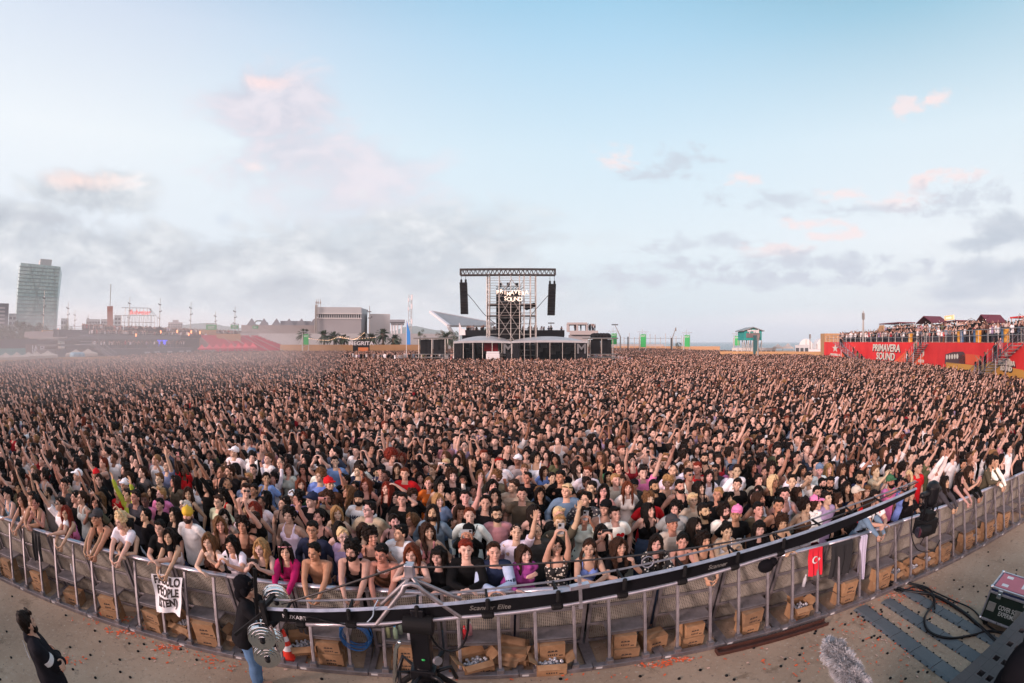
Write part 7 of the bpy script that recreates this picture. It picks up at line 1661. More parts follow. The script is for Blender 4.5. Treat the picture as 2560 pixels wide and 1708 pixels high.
# ---- concrete hall and long wall
def hall():
 d = 200; x, y, rot, w = site(788, 903, d); h = sz(840, 768, d); o = thing('concrete_hall', 'large windowless concrete hall with high window band', 'building', (x, y, 0), rot); dp = 40; zt = sz(840, 784, d); zb = sz(840, 796, d)
 g = Geo(); g.box((0, dp/2, zb/2), (w, dp, zb)); part('wall', g, CONC, o); g = Geo(); g.box((0, dp/2, (zt+h)/2), (w, dp, h-zt)); part('parapet', g, CONCL, o); g = Geo(); g.box((0, dp/2+.8, (zb+zt)/2), (w-1.6, dp-1.6, zt-zb)); part('window_band', g, DGL, o)
 for i in range(21): g = Geo(); g.box((-w/2+.2+(w-.4)*i/20, .25, (zb+zt)/2), (.28, .5, zt-zb)); part('mullion', g, CONCL, o)
 for z in (zb, zt): g = Geo(); g.box((0, dp/2, z), (w+.3, dp+.3, .35)); part('ledge', g, M_('white_ledge', (.55, .55, .54)), o)
 for u in (-.5, -.47): g = Geo(); g.tube([(u*w, -.6, 0), (u*w, -.6, h+.6)], .18, n=6); part('duct', g, STEEL, o)
 for u in (-.49, -.45, -.40): g = Geo(); g.tube([(u*w, 1, h), (u*w, 1, h+2.6)], .10, n=5); g.box((u*w, 1, h+1.5), (.5, .3, .7)); part('antenna', g, STEEL, o)
 g = Geo(); a = np.array([w/2, 0]); x2 = w/2+site(903, 922, d)[3]; g.prism([(w/2, 0), (x2, 9), (x2, 40), (w/2, 40)], 0, sz(912, 780, d)); part('side_wing', g, CONC, o); g = Geo(); g.prism([(w/2, 0), (x2+.1, 9), (x2+.1, 40), (w/2, 40)], sz(912, 783, d), sz(912, 770, d)); part('side_parapet', g, CONCL, o)
 block('concrete_annex', 'pale panelled concrete annex at the right of the hall', 'building', 923, 975, 785, 205, 30, CONCL)
 block('concrete_wall_building', 'long low concrete building left of the hall', 'building', 603, 790, 813, 205, 30, CONCP)
 mast(924, 765, 196, 'dark mast with lamps at the right corner of the hall', .30, 2)
hall()
RF = M_('grey_roofing', (.26, .28, .31), .6)
x, y, rot, w = site(603, 785, 215); o = thing('sawtooth_roof', 'row of small gabled skylights over the long concrete building', 'roof', (x, y, 0), rot)
for i in range(6):
 u = -w/2+2+i*4.6; z = sz(640, 813, 215); g = Geo(); g.add([(u, 0, z), (u+3.6, 0, z), (u+1.8, 0, z+2.4), (u, 6, z), (u+3.6, 6, z), (u+1.8, 6, z+2.4)], [(0, 1, 2), (5, 4, 3), (0, 2, 5, 3), (1, 4, 5, 2), (0, 3, 4, 1)]); part('skylight', g, RF, o)
g = Geo(); g.box((w*.25, 3, sz(700, 808, 215)), (w*.42, 5, 1.6)); part('solar_roof', g, RF, o)
g = Geo(); g.tube([(-w*.36, 8, sz(640, 810, 215)), (-w*.30, 8, sz(640, 800, 215)), (-w*.24, 8, sz(640, 800, 215)), (-w*.14, 8, sz(640, 806, 215))], .25, n=5); part('steel_arch', g, STEEL, o)
block('retaining_wall', 'long pale retaining wall behind the grandstand and palms', 'wall', 600, 1130, 834, 197, 2, M_('pale_block_wall', (.40, .41, .42), .9, var=.15, scale=.3))
block('ochre_fence', 'ochre hoarding along the back of the crowd below the palms', 'fence', 700, 1050, 862, 168, .4, M_('ochre_board', (.36, .21, .10), .85, var=.2, scale=.3))
def canopy():
 d = 200; x, y, rot, w = site(975, 1012, d); z = sz(990, 803, d); o = thing('roof_canopy', 'flat grey canopy on white columns right of the annex', 'canopy', (x, y, 0), rot); g = Geo(); g.box((0, 3, z), (w, 8, .9)); g.box((0, 3, z-.9), (w*.9, 7, .5)); part('roof', g, RF, o)
 for u in (-.38, -.2, .0, .28): g = Geo(); g.tube([(u*w, 0, 0), (u*w, 0, z-1)], .3, n=8); part('column', g, CASES[1], o)
canopy()
def solar():
 d = 260; A_ = PD(1077, 783, d); B_ = PD(1236, 812, 300); C_p = PD(1122, 818, d*.93); D_ = PD(1225, 818, 280); o = thing('solar_canopy', 'huge tilted solar panel sail on concrete legs', 'solar canopy', (0, 0, 0)); n = np.array([0, .5, 1.2])
 m = bpy.data.materials.new('solar_panels'); m.use_nodes = True; k = NT(m.node_tree); b = k.n['Principled BSDF']; br = k.new('ShaderNodeTexBrick'); br.inputs['Scale'].default_value = .5; br.inputs['Color1'].default_value = (.30, .30, .31, 1); br.inputs['Color2'].default_value = (.24, .245, .25, 1); br.inputs['Mortar'].default_value = (.5, .5, .5, 1); k.put(br.inputs['Vector'], k.new('ShaderNodeTexCoord').outputs['Object']); k.put(b.inputs['Base Color'], br.outputs[0]); b.inputs['Roughness'].default_value = .75
 g = Geo(); g.slab(A_, C_p, D_, B_, .8); part('panel_field', g, m, o); g = Geo();
 for a, b_ in ((A_, B_), (A_, C_p)): g.beam(a+np.array([0, -.3, .6]), b_+np.array([0, -.3, .6]), 1.3, .9)
 part('white_edge', g, CASES[1], o)
 for q in (C_p, D_, (C_p+D_)/2): g = Geo(); g.tube([(q[0]+6, q[1]+4, 0), tuple(q)], .8, n=8); part('leg', g, CONCL, o)
solar()
def lattice(px, pt, dist, lab):
 p = PD(px, pt, dist); o = thing('radio_mast', lab, 'mast', (p[0], p[1], 0)); h = p[2]; g = Geo(); s = .55
 for a, b_ in ((-s, -s), (s, -s), (0, s)): g.tube([(a, b_, 0), (a, b_, h)], .10, n=4)
 for i in range(int(h/1.6)): z = i*1.6; g.tube([(-s, -s, z), (s, -s, z+.8), (0, s, z+1.2), (-s, -s, z+1.6)], .05, n=4)
 part('lattice', g, CONCL, o); g = Geo()
 for z in (.95, .80, .55): g.box((.5, -.6, h*z), (.5, .4, 1.6)); g.box((-.6, -.6, h*z-.8), (.4, .4, 1.2))
 part('antenna', g, CASES[1], o)
lattice(1027, 737, 200, 'pale lattice radio mast left of the solar canopy')
def pavilion():
 d = 150; x, y, rot, w = site(1411, 1495, d); o = thing('concrete_pavilion', 'raw concrete lookout pavilion with frame and terrace of people', 'pavilion', (x, y, 0), rot); z1 = sz(1450, 827, d); z2 = sz(1450, 807, d); g = Geo(); g.box((w*.08, 4, z1-.5), (w*.85, 8, 1.0)); part('terrace_slab', g, CONCP, o)
 g = Geo(); g.box((-w*.12, 4, z2-.2), (w*.60, 8, .5)); part('roof_slab', g, CONCP, o)
 for u, t in ((-.40, .6), (-.12, .5), (.17, .5)):
  for v in (.4, 7.5): g = Geo(); g.box((u*w, v, (z1+z2)/2-.2), (t, t, z2-z1)); part('pillar', g, CONCP, o)
 g = Geo(); g.box((-w*.18, 4, (z1-1)/2), (w*.40, 6, z1-1)); g.add([(w*.02, 1, z1-1), (w*.02, 7, z1-1), (w*.30, 7, z1-1), (w*.30, 1, z1-1), (w*.02, 1, z1-4), (w*.02, 7, z1-4)], [(0, 1, 2, 3), (0, 3, 4), (1, 5, 2), (4, 5, 1, 0), (3, 2, 5, 4)]); part('support', g, CONC, o); return x, y, rot, w, z1
pav = pavilion()
GRN = mat('exit_green', (.02, .36, .09), .5); EXL = CASES[1]
def exit_tower(px, pt, pb, dist, lab, w_=1.5):
 p = PD(px, pt, dist); o = thing('exit_tower', lab, 'exit sign', (p[0], p[1], 0), -AZ(px), 'green exit towers round the arena'); h = p[2]; hb = sz(px, pb, dist); g = Geo(); g.box((0, -.15, (h+max(.4, hb))/2), (w_, .12, h-max(.4, hb))); part('banner', g, GRN, o)
 g = Geo()
 for a, b_ in ((-1.3*w_*.55, 0), (w_*.52, 0), (-1.3*w_*.55, 1.6), (w_*.52, 1.6)): g.tube([(a, b_, 0), (a, b_, h+.3)], .07, n=4)
 for z in np.arange(1, h, 1.6): g.tube([(-w_*.72, 0, z), (w_*.52, 1.6, z+1)], .05, n=4)
 g.tube([(-w_*1.1, 0, h+.7), (w_*1.0, 0, h+.7)], .06, n=4); g.tube([(-w_*.2, .6, h), (-w_*.2, .6, h+1.6)], .06, n=4); part('tower_frame', g, CONCL, o); g = Geo(); g.box((-w_*.72, .3, h*.55), (.35, .5, h*.7)); part('weight_column', g, M_('pale_board', (.45, .38, .33)), o)
 me = text_mesh('EXIT', w_*.40, 'lettering', EXL, .01, .01); me.transform(Matrix.Translation((0, -.225, h-w_*.35)) @ Matrix.Rotation(pi/2, 4, 'X')); link('lettering', me, o)
for px, pt, pb, d, l in [(1535, 834, 861, 172, 'green exit tower just right of the scaffold cage'), (1608, 836, 868, 172, 'green exit tower second from the scaffold cage'), (1718, 838, 867, 178, 'green exit tower third, beside the small beach tree'), (1843, 840, 864, 186, 'green exit tower left of the teal lookout house')]: exit_tower(px, pt, pb, d, l)
def hang_exit(pxa, pxb, pt, pb, dist, lab):
 x, y, rot, w = site(pxa, pxb, dist); o = thing('exit_sign', lab, 'exit sign', (x, y, 0), rot, 'green exit signs over the left terrace'); z1 = sz(pxa, pt, dist); z0 = sz(pxa, pb, dist); g = Geo(); g.box((0, 0, (z0+z1)/2), (w, .3, z1-z0)); part('board', g, mat('exit_green_faded', (.10, .38, .20), .6), o)
 g = Geo()
 for u in (-.5, .5): g.tube([(u*w, .2, 0), (u*w, .2, z1+.3)], .12, n=5)
 g.tube([(-.5*w, .2, z1+.3), (.5*w, .2, z1+.3)], .12, n=5); part('frame', g, STEEL, o); me = text_mesh('EXIT', (z1-z0)*.6, 'lettering', EXL, .02, .02); me.transform(Matrix.Translation((0, -.2, (z0+z1)/2)) @ Matrix.Rotation(pi/2, 4, 'X')); link('lettering', me, o)
hang_exit(515, 541, 812, 826, 185, 'leftmost green exit board above the terrace'); hang_exit(577, 596, 813, 822, 190, 'second green exit board above the grandstand'); hang_exit(631, 645, 815, 822, 195, 'third small green exit board before the long building'); exit_tower(765, 836, 862, 165, 'green and white exit tower at the end of the red grandstand', 1.4)
def lamp(px0, pb, px1, pt, dist, lab, head=True):
 a = PD(px0, pb, dist); b_ = PD(px1, pt, dist); o = thing('street_lamp', lab, 'lamp post', (a[0], a[1], 0)); q = b_-np.array([a[0], a[1], 0]); g = Geo(); g.tube([(0, 0, 0), (0, 0, a[2]), tuple(q)], [.22, .18, .09], n=6); part('pole', g, STEEL, o); g = Geo()
 if head: g.box(q, (1.8, .6, .3)); part('lamp_head', g, DGL, o)
 else: g.box(q*.9+np.array([0, 0, .1]), (.4, .3, 1.0)); part('fitting', g, STEEL, o)
lamp(1551, 842, 1537, 812, 175, 'leaning street lamp right of the first exit tower'); lamp(1681, 845, 1690, 818, 190, 'thin raking mast between two exit towers', False); lamp(2158, 822, 2158, 778, 100, 'lamp mast on the red terrace corner', False); lamp(1374, 830, 1378, 808, 170, 'small street lamp right of scaffold tower'); lamp(2025, 870, 2025, 836, 150, 'slim lamp pole before the white tents', False); lamp(1895, 880, 1895, 838, 110, 'white lamp column in front of the teal house', False)
def festoon():
 d = 160; P3 = [PD(px, py, d) for px, py in [(772, 845), (800, 849), (825, 849), (850, 841), (880, 847), (892, 845), (911, 831)]]; P4 = [PD(px, py, d+1) for px, py in [(850, 842), (870, 846), (900, 846), (940, 842)]]; o = thing('festoon_lights', 'strings of warm light bulbs hung before the palms', 'string lights', (0, 0, 0)); em = mat('warm_bulb', (1, .62, .38), .5, emit=1.5)
 for Q in (P3, P4): S = spline(Q, 14); g = Geo(); g.tube(S, .025, n=4); part('wire', g, BLK, o); g = Geo(); [g.ell(p+np.array([0, -.1, -.12]), (.085,)*3, None, 6, 4) for p in S[::2]]; part('bulbs', g, em, o)
festoon()
x, y, rot, w = site(882, 924, 158); z1 = sz(900, 851, 158); o = thing('bar_stand', 'black bar stand lettered NEGRITA below the palms', 'bar', (x, y, 0), rot); g = Geo(); g.box((0, 2, z1/2), (w, 4, z1)); part('counter', g, BLK, o)
g = Geo(); g.box((w*.12, -.1, z1*.42), (w*.6, .3, z1*.35)); part('lit_backbar', g, mat('orange_backbar', (.45, .12, .03), .6, emit=.25), o); me = text_mesh('NEGRITA', z1*.30, 'lettering', EXL, .03, .03, 1.15); me.transform(Matrix.Translation((0, -.1, z1*.82)) @ Matrix.Rotation(pi/2, 4, 'X')); link('lettering', me, o)
def teal():
 d = 128; x, y, rot, w = site(1857, 1930, d); o = thing('lookout_house', 'teal green lookout house on scaffold stilts with white lettering', 'house', (x, y, 0), rot+.30); zb = sz(1890, 851, d); ze = sz(1890, 829, d); zr = sz(1880, 821, d); T_m = M_('teal_board', (.01, .27, .24), .6); dp = w*.85; wf = w*.62
 g = Geo(); g.add([(-wf, 0, zb), (0, 0, zb), (0, 0, ze), (-wf*.5, 0, zr), (-wf, 0, ze), (-wf, dp, zb), (0, dp, zb), (0, dp, ze), (-wf*.5, dp, zr), (-wf, dp, ze)], [(0, 1, 2, 3, 4), (9, 8, 7, 6, 5), (0, 5, 6, 1), (1, 6, 7, 2), (0, 4, 9, 5), (2, 7, 8, 3), (3, 8, 9, 4)]); me = g.mesh('wall', [T_m]); me.transform(Matrix.Translation((wf*.25, 0, 0))); link('wall', me, o)
 g = Geo(); s_ = wf*.25
 g.slab((-wf*.5+s_, -.4, zr+.12), (s_+.5, -.4, ze+.02), (s_+.5, dp+.4, ze+.02), (-wf*.5+s_, dp+.4, zr+.12), .18); g.slab((-wf*.5+s_, dp+.4, zr+.12), (-wf-.5+s_, dp+.4, ze+.02), (-wf-.5+s_, -.4, ze+.02), (-wf*.5+s_, -.4, zr+.12), .18); part('roof', g, M_('grey_roof_sheet', (.22, .26, .27)), o)
 g = Geo(); g.box((-wf*.5+s_, -.05, zb+(ze-zb)*.55), (wf*.8, .12, (ze-zb)*.5)); part('window', g, M_('window_reflections', (.16, .13, .13), .3), o); g = Geo(); g.box((s_+.05, dp*.3, zb+(ze-zb)*.55), (.12, dp*.15, (ze-zb)*.55)); part('side_window', g, DGL, o)
 me = text_mesh('aperol', 1.0, 'lettering', CASES[1], .04, .10); me.transform(Matrix.Translation((-wf*.5+s_, -.12, ze+.1)) @ Matrix.Rotation(pi/2, 4, 'X')); link('lettering', me, o)
 for u in np.linspace(-wf+s_, s_, 5):
  for v in (.2, dp-.2): g = Geo(); g.tube([(u, v, 0), (u, v, zb)], .10, n=5); part('stilt', g, STEEL, o)
 g = Geo()
 for u in np.linspace(-wf+s_, s_-wf/4, 4): g.tube([(u, .2, 0), (u+wf/4, .2, zb)], .06, n=4); g.tube([(u+wf/4, .2, 0), (u, .2, zb)], .06, n=4)
 part('cross_bracing', g, STEEL, o); g = Geo(); g.box((-wf*.2, -1.2, zb*.6), (1.0, .3, zb*1.25)); part('sign_column', g, M_('dark_teal', (.02, .09, .10)), o)
teal()
WHT = M_('white_canvas', (.60, .60, .60), .8)
def hangar(pxa, pxb, pt, dist, lab, seed):
 x, y, rot, w = site(pxa, pxb, dist); h = sz((pxa+pxb)/2, pt, dist); o = thing('hangar_tent', lab, 'tent', (x, y, 0), rot+.5*seed); n = 10; L = w*1.1; V = []
 for yv in (0, L):
  for i in range(n+1): t = pi*i/n; V.append((-w*.5*cos(t), yv, h*sin(t)**.75))
 g = Geo(); m = n+1; g.add(V, [(i, i+m, i+1+m, i+1) for i in range(n)]+[tuple(range(m)), tuple(range(2*m-1, m-1, -1))]); part('canvas', g, WHT, o); g = Geo()
 for i in (2, 5, 8): g.beam((V[i][0], -.1, 0), (V[i][0], -.1, V[i][2]*.96), .25)
 part('frame', g, STEEL, o)
hangar(1995, 2035, 847, 230, 'left arched white hangar tent before the sea', 0); hangar(2038, 2074, 846, 215, 'right arched white hangar tent beside the red terrace', .5)
def ptent(pxa, pxb, pe, pp, dist, lab, m, group, depth=None, valance=None, zb=None):
 x, y, rot, w = site(pxa, pxb, dist); ze = sz(pxa, pe, dist); zp = sz(pxa, pp, dist); o = thing('peaked_tent', lab, 'tent', (x, y, 0), rot, group); d2 = depth or w; g = Geo(); e = [(-w/2, 0), (w/2, 0), (w/2, d2), (-w/2, d2)]; mids = []
 V = [(a, b_, ze) for a, b_ in e]+[(a*.42, d2/2+(b_-d2/2)*.42, ze+(zp-ze)*.42) for a, b_ in e]+[(0, d2/2, zp)]+[(a, b_, ze-.35) for a, b_ in e]; Fc = []
 for i in range(4): j = (i+1) % 4; Fc += [(i, j, 4+j, 4+i), (4+i, 4+j, 8), (9+i, 9+j, j, i)]
 g.add(V, Fc); part('canopy', g, m, o); g = Geo()
 for a, b_ in e: g.tube([(a*.97, d2/2+(b_-d2/2)*.97, 0 if zb is None else zb), (a*.97, d2/2+(b_-d2/2)*.97, ze)], .05, n=5)
 part('tent_leg', g, STEEL, o)
SAND = M_('sand_canvas', (.34, .30, .26), .85)
for a_, b_, pe, pp, l in [(-8, 36, 894, 882, 'leftmost sand-coloured tent peak at the left edge'), (22, 62, 893, 880, 'second sand tent from the left edge'), (50, 92, 892, 880, 'third sand tent from the left edge'), (72, 110, 890, 878, 'fourth sand tent, partly behind the fifth'), (94, 145, 889, 877, 'fifth and widest sand tent of the left row'), (163, 216, 886, 874, 'left of the two sand tents beside the metal stair'), (196, 244, 884, 872, 'right of the two sand tents beside the metal stair')]: ptent(a_, b_, pe, pp, 92 if a_ < 140 else 104, l, SAND, 'sand-coloured tents at the left of the crowd')
for a_, b_, pe, pp, l in [(1932, 1958, 868, 860, 'low beige tent right of the teal house'), (1956, 1984, 868, 858, 'second low beige tent right of the teal house')]: ptent(a_, b_, pe, pp, 150, l, M_('grey_canvas', (.36, .34, .32)), 'low tents beyond the right hoarding')
block('ochre_fence', 'ochre hoarding along the back of the crowd at right', 'fence', 1800, 2075, 879, 126, .4, M_('ochre_board2', (.42, .25, .12), .85, var=.2, scale=.3)); block('ochre_fence', 'ochre hoarding in front of the exit towers', 'fence', 1536, 1800, 866, 236, .4, M_('ochre_board3', (.42, .25, .13), .85)); block('ochre_fence', 'ochre hoarding running under the sand tents', 'fence', -10, 300, 893, 96, .4, M_('ochre_board4', (.36, .23, .13), .85))
block('low_building', 'low pale cabins behind the right hoarding', 'building', 1830, 1940, 870, 150, 6, M_('cabin_white', (.5, .48, .46)), (1, 9, DGL)); block('low_building', 'grey service shed left of the hangar tents', 'building', 1988, 2022, 863, 175, 8, CONCL, (1, 3, DGL)); block('low_building', 'white cabins before the hangar tents', 'building', 2022, 2073, 874, 140, 5, WHT, (1, 8, DGL))
block('sea_wall', 'low pale wall and promenade before the sea', 'wall', 1532, 1660, 861, 260, 2, CONCP)
g = Geo()
for i in range(12): px = 1560+i*13; p = PD(px, 845, 230); g.tube([(p[0], p[1], 0), (p[0], p[1], p[2]+rng.uniform(0, 2))], .12, n=4)
for i in range(11): a, b_ = PD(1560+i*13, 846, 230), PD(1573+i*13, 846, 230); g.tube([a, b_], .06, n=4)
tag(part('pole_fence', g, STEEL), 'thin line of poles and wires before the sea', 'fence')
tree(1688, 1704, 853, 200, 'small dark beach tree between exit towers', 0)
for px, py, l in [(1570, 842, 'upright black sign board between the first exit towers'), (1678, 845, 'dark thin column left of the beach tree')]: block('sign_board', l, 'sign', px-1.5, px+1.5, py, 185, .4, BLK)
# ------------------------------------------------------------------ raised terraces with people
class Wall:
 """local frame along a ground line A-B; u along, v behind (away from the camera), z up"""
 def __init__(s, A, B):
  s.A = np.array([A[0], A[1], 0.]); d = np.array([B[0]-A[0], B[1]-A[1], 0.]); s.L = np.linalg.norm(d); s.d = d/s.L; s.n = np.array([-s.d[1], s.d[0], 0])
  if np.dot(s.n, s.A) < 0: s.n = -s.n
  s.rot = atan2(s.d[1], s.d[0]); s.flip = np.cross(s.d, s.n)[2] < 0
 def w(s, u, v, z): return s.A+s.d*u+s.n*v+np.array([0, 0, z])
 def hit(s, px, py, v=0.0):
  d = ray(px, py); t = np.dot(s.A+s.n*v-O3, s.n)/np.dot(d, s.n); p = O3+d*t; return np.dot(p-s.A, s.d), p[2]
 def box(s, g, u0, u1, v0, v1, z0, z1): c = s.w((u0+u1)/2, (v0+v1)/2, (z0+z1)/2); g.box(c, (abs(u1-u0), abs(v1-v0), abs(z1-z0)), np.stack([s.d, s.n, [0, 0, 1]], 1))
 def rail(s, g, u0, u1, v, z, h=1.1, step=2.0, r=.035):
  for k_ in (1.0, .55): g.tube([s.w(u0, v, z+h*k_), s.w(u1, v, z+h*k_)], r, n=4)
  n = max(2, int((u1-u0)/step))
  for i in range(n+1): u = u0+(u1-u0)*i/n; g.tube([s.w(u, v, z), s.w(u, v, z+h)], r, n=4)
 def flat(s, g, poly, v, t=.03):     # polygon given as (u, z), proud of the wall towards the camera
  V = [s.w(u, v-t, z) for u, z in poly]+[s.w(u, v, z) for u, z in poly]; n = len(poly); g.add(V, [tuple(range(n)), tuple(range(2*n-1, n-1, -1))]+[(i, n+i, n+(i+1) % n, (i+1) % n) for i in range(n)])
 def text(s, body, size, u, z, v, m, parent, name='lettering', bold=0, xs=1.0, shear=0, tilt=0):
  me = text_mesh(body, size, name, m, .02, bold, xs, shear); dd = s.d if not s.flip else s.d
  fx_ = s.d*(1 if np.cross(s.d, [0, 0, 1]) @ (-s.n) > 0 else -1); R3 = np.stack([fx_, [0, 0, 1], -s.n], 1)
  me.transform(Matrix.Translation(s.w(u, v, z)) @ ANG(R3) @ Matrix.Rotation(tilt, 4, 'Z')); return link(name, me, parent)
def folk(W, u0, u1, v0, v1, z, dens, rotb):
 n = int((u1-u0)*(v1-v0)*dens)
 for i in range(n):
  p = W.w(rng.uniform(u0, u1), rng.uniform(v0, v1), z); addp(p[0], p[1], NV+rng.choices(range(NV), WL)[0], rotb+rng.uniform(-1, 1), rng.uniform(.92, 1.05), z)
REDM = bpy.data.materials.new('red_banner_print'); REDM.use_nodes = True; k = NT(REDM.node_tree); b = k.n['Principled BSDF']; tc = k.new('ShaderNodeTexCoord').outputs['Object']; n = k.noise(tc, .35, 4, .6)
k.put(b.inputs['Base Color'], k.ramp(n, [(.3, (.62, .014, .020)), (.6, (.76, .028, .028)), (.8, (.80, .06, .04))])); b.inputs['Roughness'].default_value = .7
ORG = mat('orange_print', (.72, .10, .035), .7, var=.2, scale=.3); YEL = mat('ochre_print', (.60, .30, .06), .7, var=.15, scale=.3); CRM = mat('cream_print', (.66, .62, .54), .7); SHD = mat('black_print_banner', (.02, .012, .012), .7)
BAL = mat('terrace_boards', (.20, .09, .05), .85); MAR = mat('maroon_roof', (.12, .015, .03), .7)
def red_terrace():
 A_, B_, C2 = (58, 75), (47.2, 39), (32.8, 11); W1 = Wall(A_, B_); W2 = Wall(B_, C2); zt = 4.15
 o = thing('red_terrace', 'long two-level terrace faced with a red festival banner on the right', 'terrace', (0, 0, 0))
 for W in (W1, W2):
  g = Geo(); W.box(g, 0, W.L, 0, 10, 0, zt); W.box(g, 4, W.L, 10, 20, 0, zt+1.05); part('deck', g, BAL, o); g = Geo(); W.box(g, 0, W.L, -.12, -.02, 0, zt); part('red_banner', g, REDM, o)
  g = Geo(); W.rail(g, .5, W.L, .15, zt); W.rail(g, 6, W.L, 10.1, zt+1.05); part('railing', g, STEEL, o)
  g = Geo(); W.box(g, 5, W.L, 9.9, 9.98, zt+.7, zt+1.35); part('red_fascia', g, REDM, o)
  folk(W, 4, W.L,   .4, 3.6, zt, 1.5, -.6); folk(W, 7, W.L, 10.4, 14, zt+1.05, 1.2, -.6); folk(W, 4, W.L, 4, 9.5, zt, .3, -.6)
 g = Geo(); W1.box(g, -2.4, 0, 0, 7, 0, 5.75); W1.box(g, 0, 7, 6, 6.2, zt, 5.85); W1.flat(g, [(7, zt), (11.5, zt), (11.5, 7.0), (9.8, 7.0)], 8, .2); part('end_wall', g, M_('ochre_panel', (.40, .24, .12)), o)
 def pos(W, px, py): return W.hit(px, py)
 def dune(W, pts, m, name='painted_dune'): g = Geo(); W.flat(g, [pos(W, *q) for q in pts], -.125, .02); part(name, g, m, o)
 dune(W1, [(2072, 893), (2090, 895), (2110, 880), (2125, 886), (2150, 893), (2165, 900), (2200, 905), (2200, 915), (2072, 900)], ORG); dune(W1, [(2205, 906), (2240, 902), (2262, 882), (2290, 878), (2310, 892), (2326, 905), (2326, 922), (2205, 914)], ORG)
 dune(W2, [(2367, 906), (2450, 914), (2480, 904), (2520, 918), (2560, 925), (2590, 960), (2367, 925)], YEL); dune(W2, [(2420, 885), (2450, 888), (2450, 912), (2400, 908), (2400, 890)], ORG)
 dune(W2, [(2364, 910), (2366, 886), (2385, 880), (2410, 879), (2416, 886), (2416, 910)], mat('painted_stage', (.09, .045, .05), .7), 'painted_stage')
 for i in range(5): u, z = pos(W2, 2370+i*6.5, 893-i*.5); g = Geo(); W2.flat(g, [(u+.25*cos(t), z+.25*sin(t)) for t in np.linspace(0, 2*pi, 9)[:-1]], -.147, .02); part('painted_lamp', g, CRM, o)
 g = Geo(); W1.flat(g, [pos(W1, *q) for q in [(2104, 877), (2120, 889), (2136, 897), (2118, 896)]], -.15, .02); part('painted_wing', g, SHD, o)
 for W, px, py, s_, t_, ez in ((W1, 2216, 871, 1.0, 'PRIMAVERA', 4.1), (W1, 2215, 892, 1.0, 'SOUND', 4.1), (W2, 2518, 908, .62, 'PRIMAVERA', 2.2), (W2, 2518, 922, .62, 'SOUND', 2.2)):
  u, z = pos(W, px, py); u1 = abs(pos(W, px+40*s_, py)[0]-pos(W, px-40*s_, py)[0]); me_w = 5.9 if t_ == 'PRIMAVERA' else 5.9; size = abs(pos(W, px, py-10*s_)[1]-pos(W, px, py+10*s_)[1])*1.25
  xs = u1/(size*6.1); W.text(t_, size, u+.12, z-.08, -.14, SHD, o, bold=.05, xs=xs, shear=.1); W.text(t_, size, u, z, -.17, CRM, o, bold=.03, xs=xs, shear=.1)
 for W, px, py, sp in ((W1, 2090, 871, 8), (W1, 2314, 882, 11), (W2, 2519, 887, 6)):
  u, z = pos(W, px, py); r_u = abs(pos(W, px+sp, py)[0]-u); r_z = abs(pos(W, px, py-sp*1.35)[1]-z); g = Geo(); W.flat(g, [(u+(r_u if i % 2 == 0 else r_u*.4)*sin(i*pi/5), z+(r_z if i % 2 == 0 else r_z*.4)*cos(i*pi/5)) for i in range(10)], -.15, .03); part('star', g, CRM, o)
  u2, z2 = pos(W, px, py+sp*1.9+1); sw = abs(pos(W, px+sp*1.7, py)[0]-pos(W, px-sp*1.7, py)[0]); s2 = r_z*.62; W.text('ESTRELLA', s2, u2, z2, -.16, CRM, o, bold=.03, xs=sw/(s2*4.9))
 for W, q0, q1, l in ((W1, (2088, 848), (2162, 896), 'metal stair with rails down the left of the red banner'), (W1, (2310, 856), (2245, 893), 'metal stair rising right beside PRIMAVERA SOUND'), (W2, (2540, 858), (2415, 905), 'long metal stair climbing the right part of red banner')):
  s_ = thing('metal_stair', l, 'stairs', (0, 0, 0), 0, 'metal stairs on the red terrace'); (u0, z0), (u1, z1) = W.hit(*q0, v=-1.2), W.hit(*q1, v=-1.2); z0 = zt-.05; z1 = .2; n = 16; g = Geo()
  for i in range(n): t = (i+.5)/n; u = u0+(u1-u0)*t; z = z0+(z1-z0)*t; W.box(g, u-.25, u+.25, -1.6, -.35, z-.05, z)
  part('treads', g, STEEL, s_)
  for v in (-1.6, -.35):
   g = Geo(); g.tube([W.w(u0, v, z0+1.05), W.w(u1, v, z1+1.05)], .03, n=4); g.tube([W.w(u0, v, z0), W.w(u1, v, z1)], .05, n=4); g.tube([W.w(u0, v, z0+.55), W.w(u1, v, z1+.55)], .018, n=4)
   for i in range(12): t = i/11; u = u0+(u1-u0)*t; z = z0+(z1-z0)*t; g.tube([W.w(u, v, z), W.w(u, v, z+1.05)], .018, n=4)
   for t in (.3, .8): u = u0+(u1-u0)*t; z = z0+(z1-z0)*t; g.tube([W.w(u, v, 0), W.w(u, v, z)], .06, n=4)
   part('handrail', g, ALU, s_)
  for i in range(5): t = rng.uniform(.1, .9); p = W.w(u0+(u1-u0)*t, -1, z0+(z1-z0)*t); addp(p[0], p[1], NV+rng.randrange(NV), rng.uniform(-2, 2), 1, p[2])
 def gable(W, px, w, zr, m, lab, side=None):
  u, z = W.hit(px, 815, v=14); k_ = thing('gable_roof_kiosk', lab, 'kiosk', (0, 0, 0), 0, 'kiosks on the red terrace'); z0 = zr-1.1; g = Geo(); a = [W.w(u-w/2, 13, z0), W.w(u+w/2, 13, z0), W.w(u, 13, zr)]; c = [W.w(u-w/2, 17, z0), W.w(u+w/2, 17, z0), W.w(u, 17, zr)]
  g.slab(a[0], a[2], c[2], c[0], .12); g.slab(a[2], a[1], c[1], c[2], .12); part('roof', g, m, k_); g = Geo()
  for q in (a[0], a[1], c[0], c[1]): g.tube([tuple(q[:2])+(zt+1.35,), tuple(q)], .06, n=4)
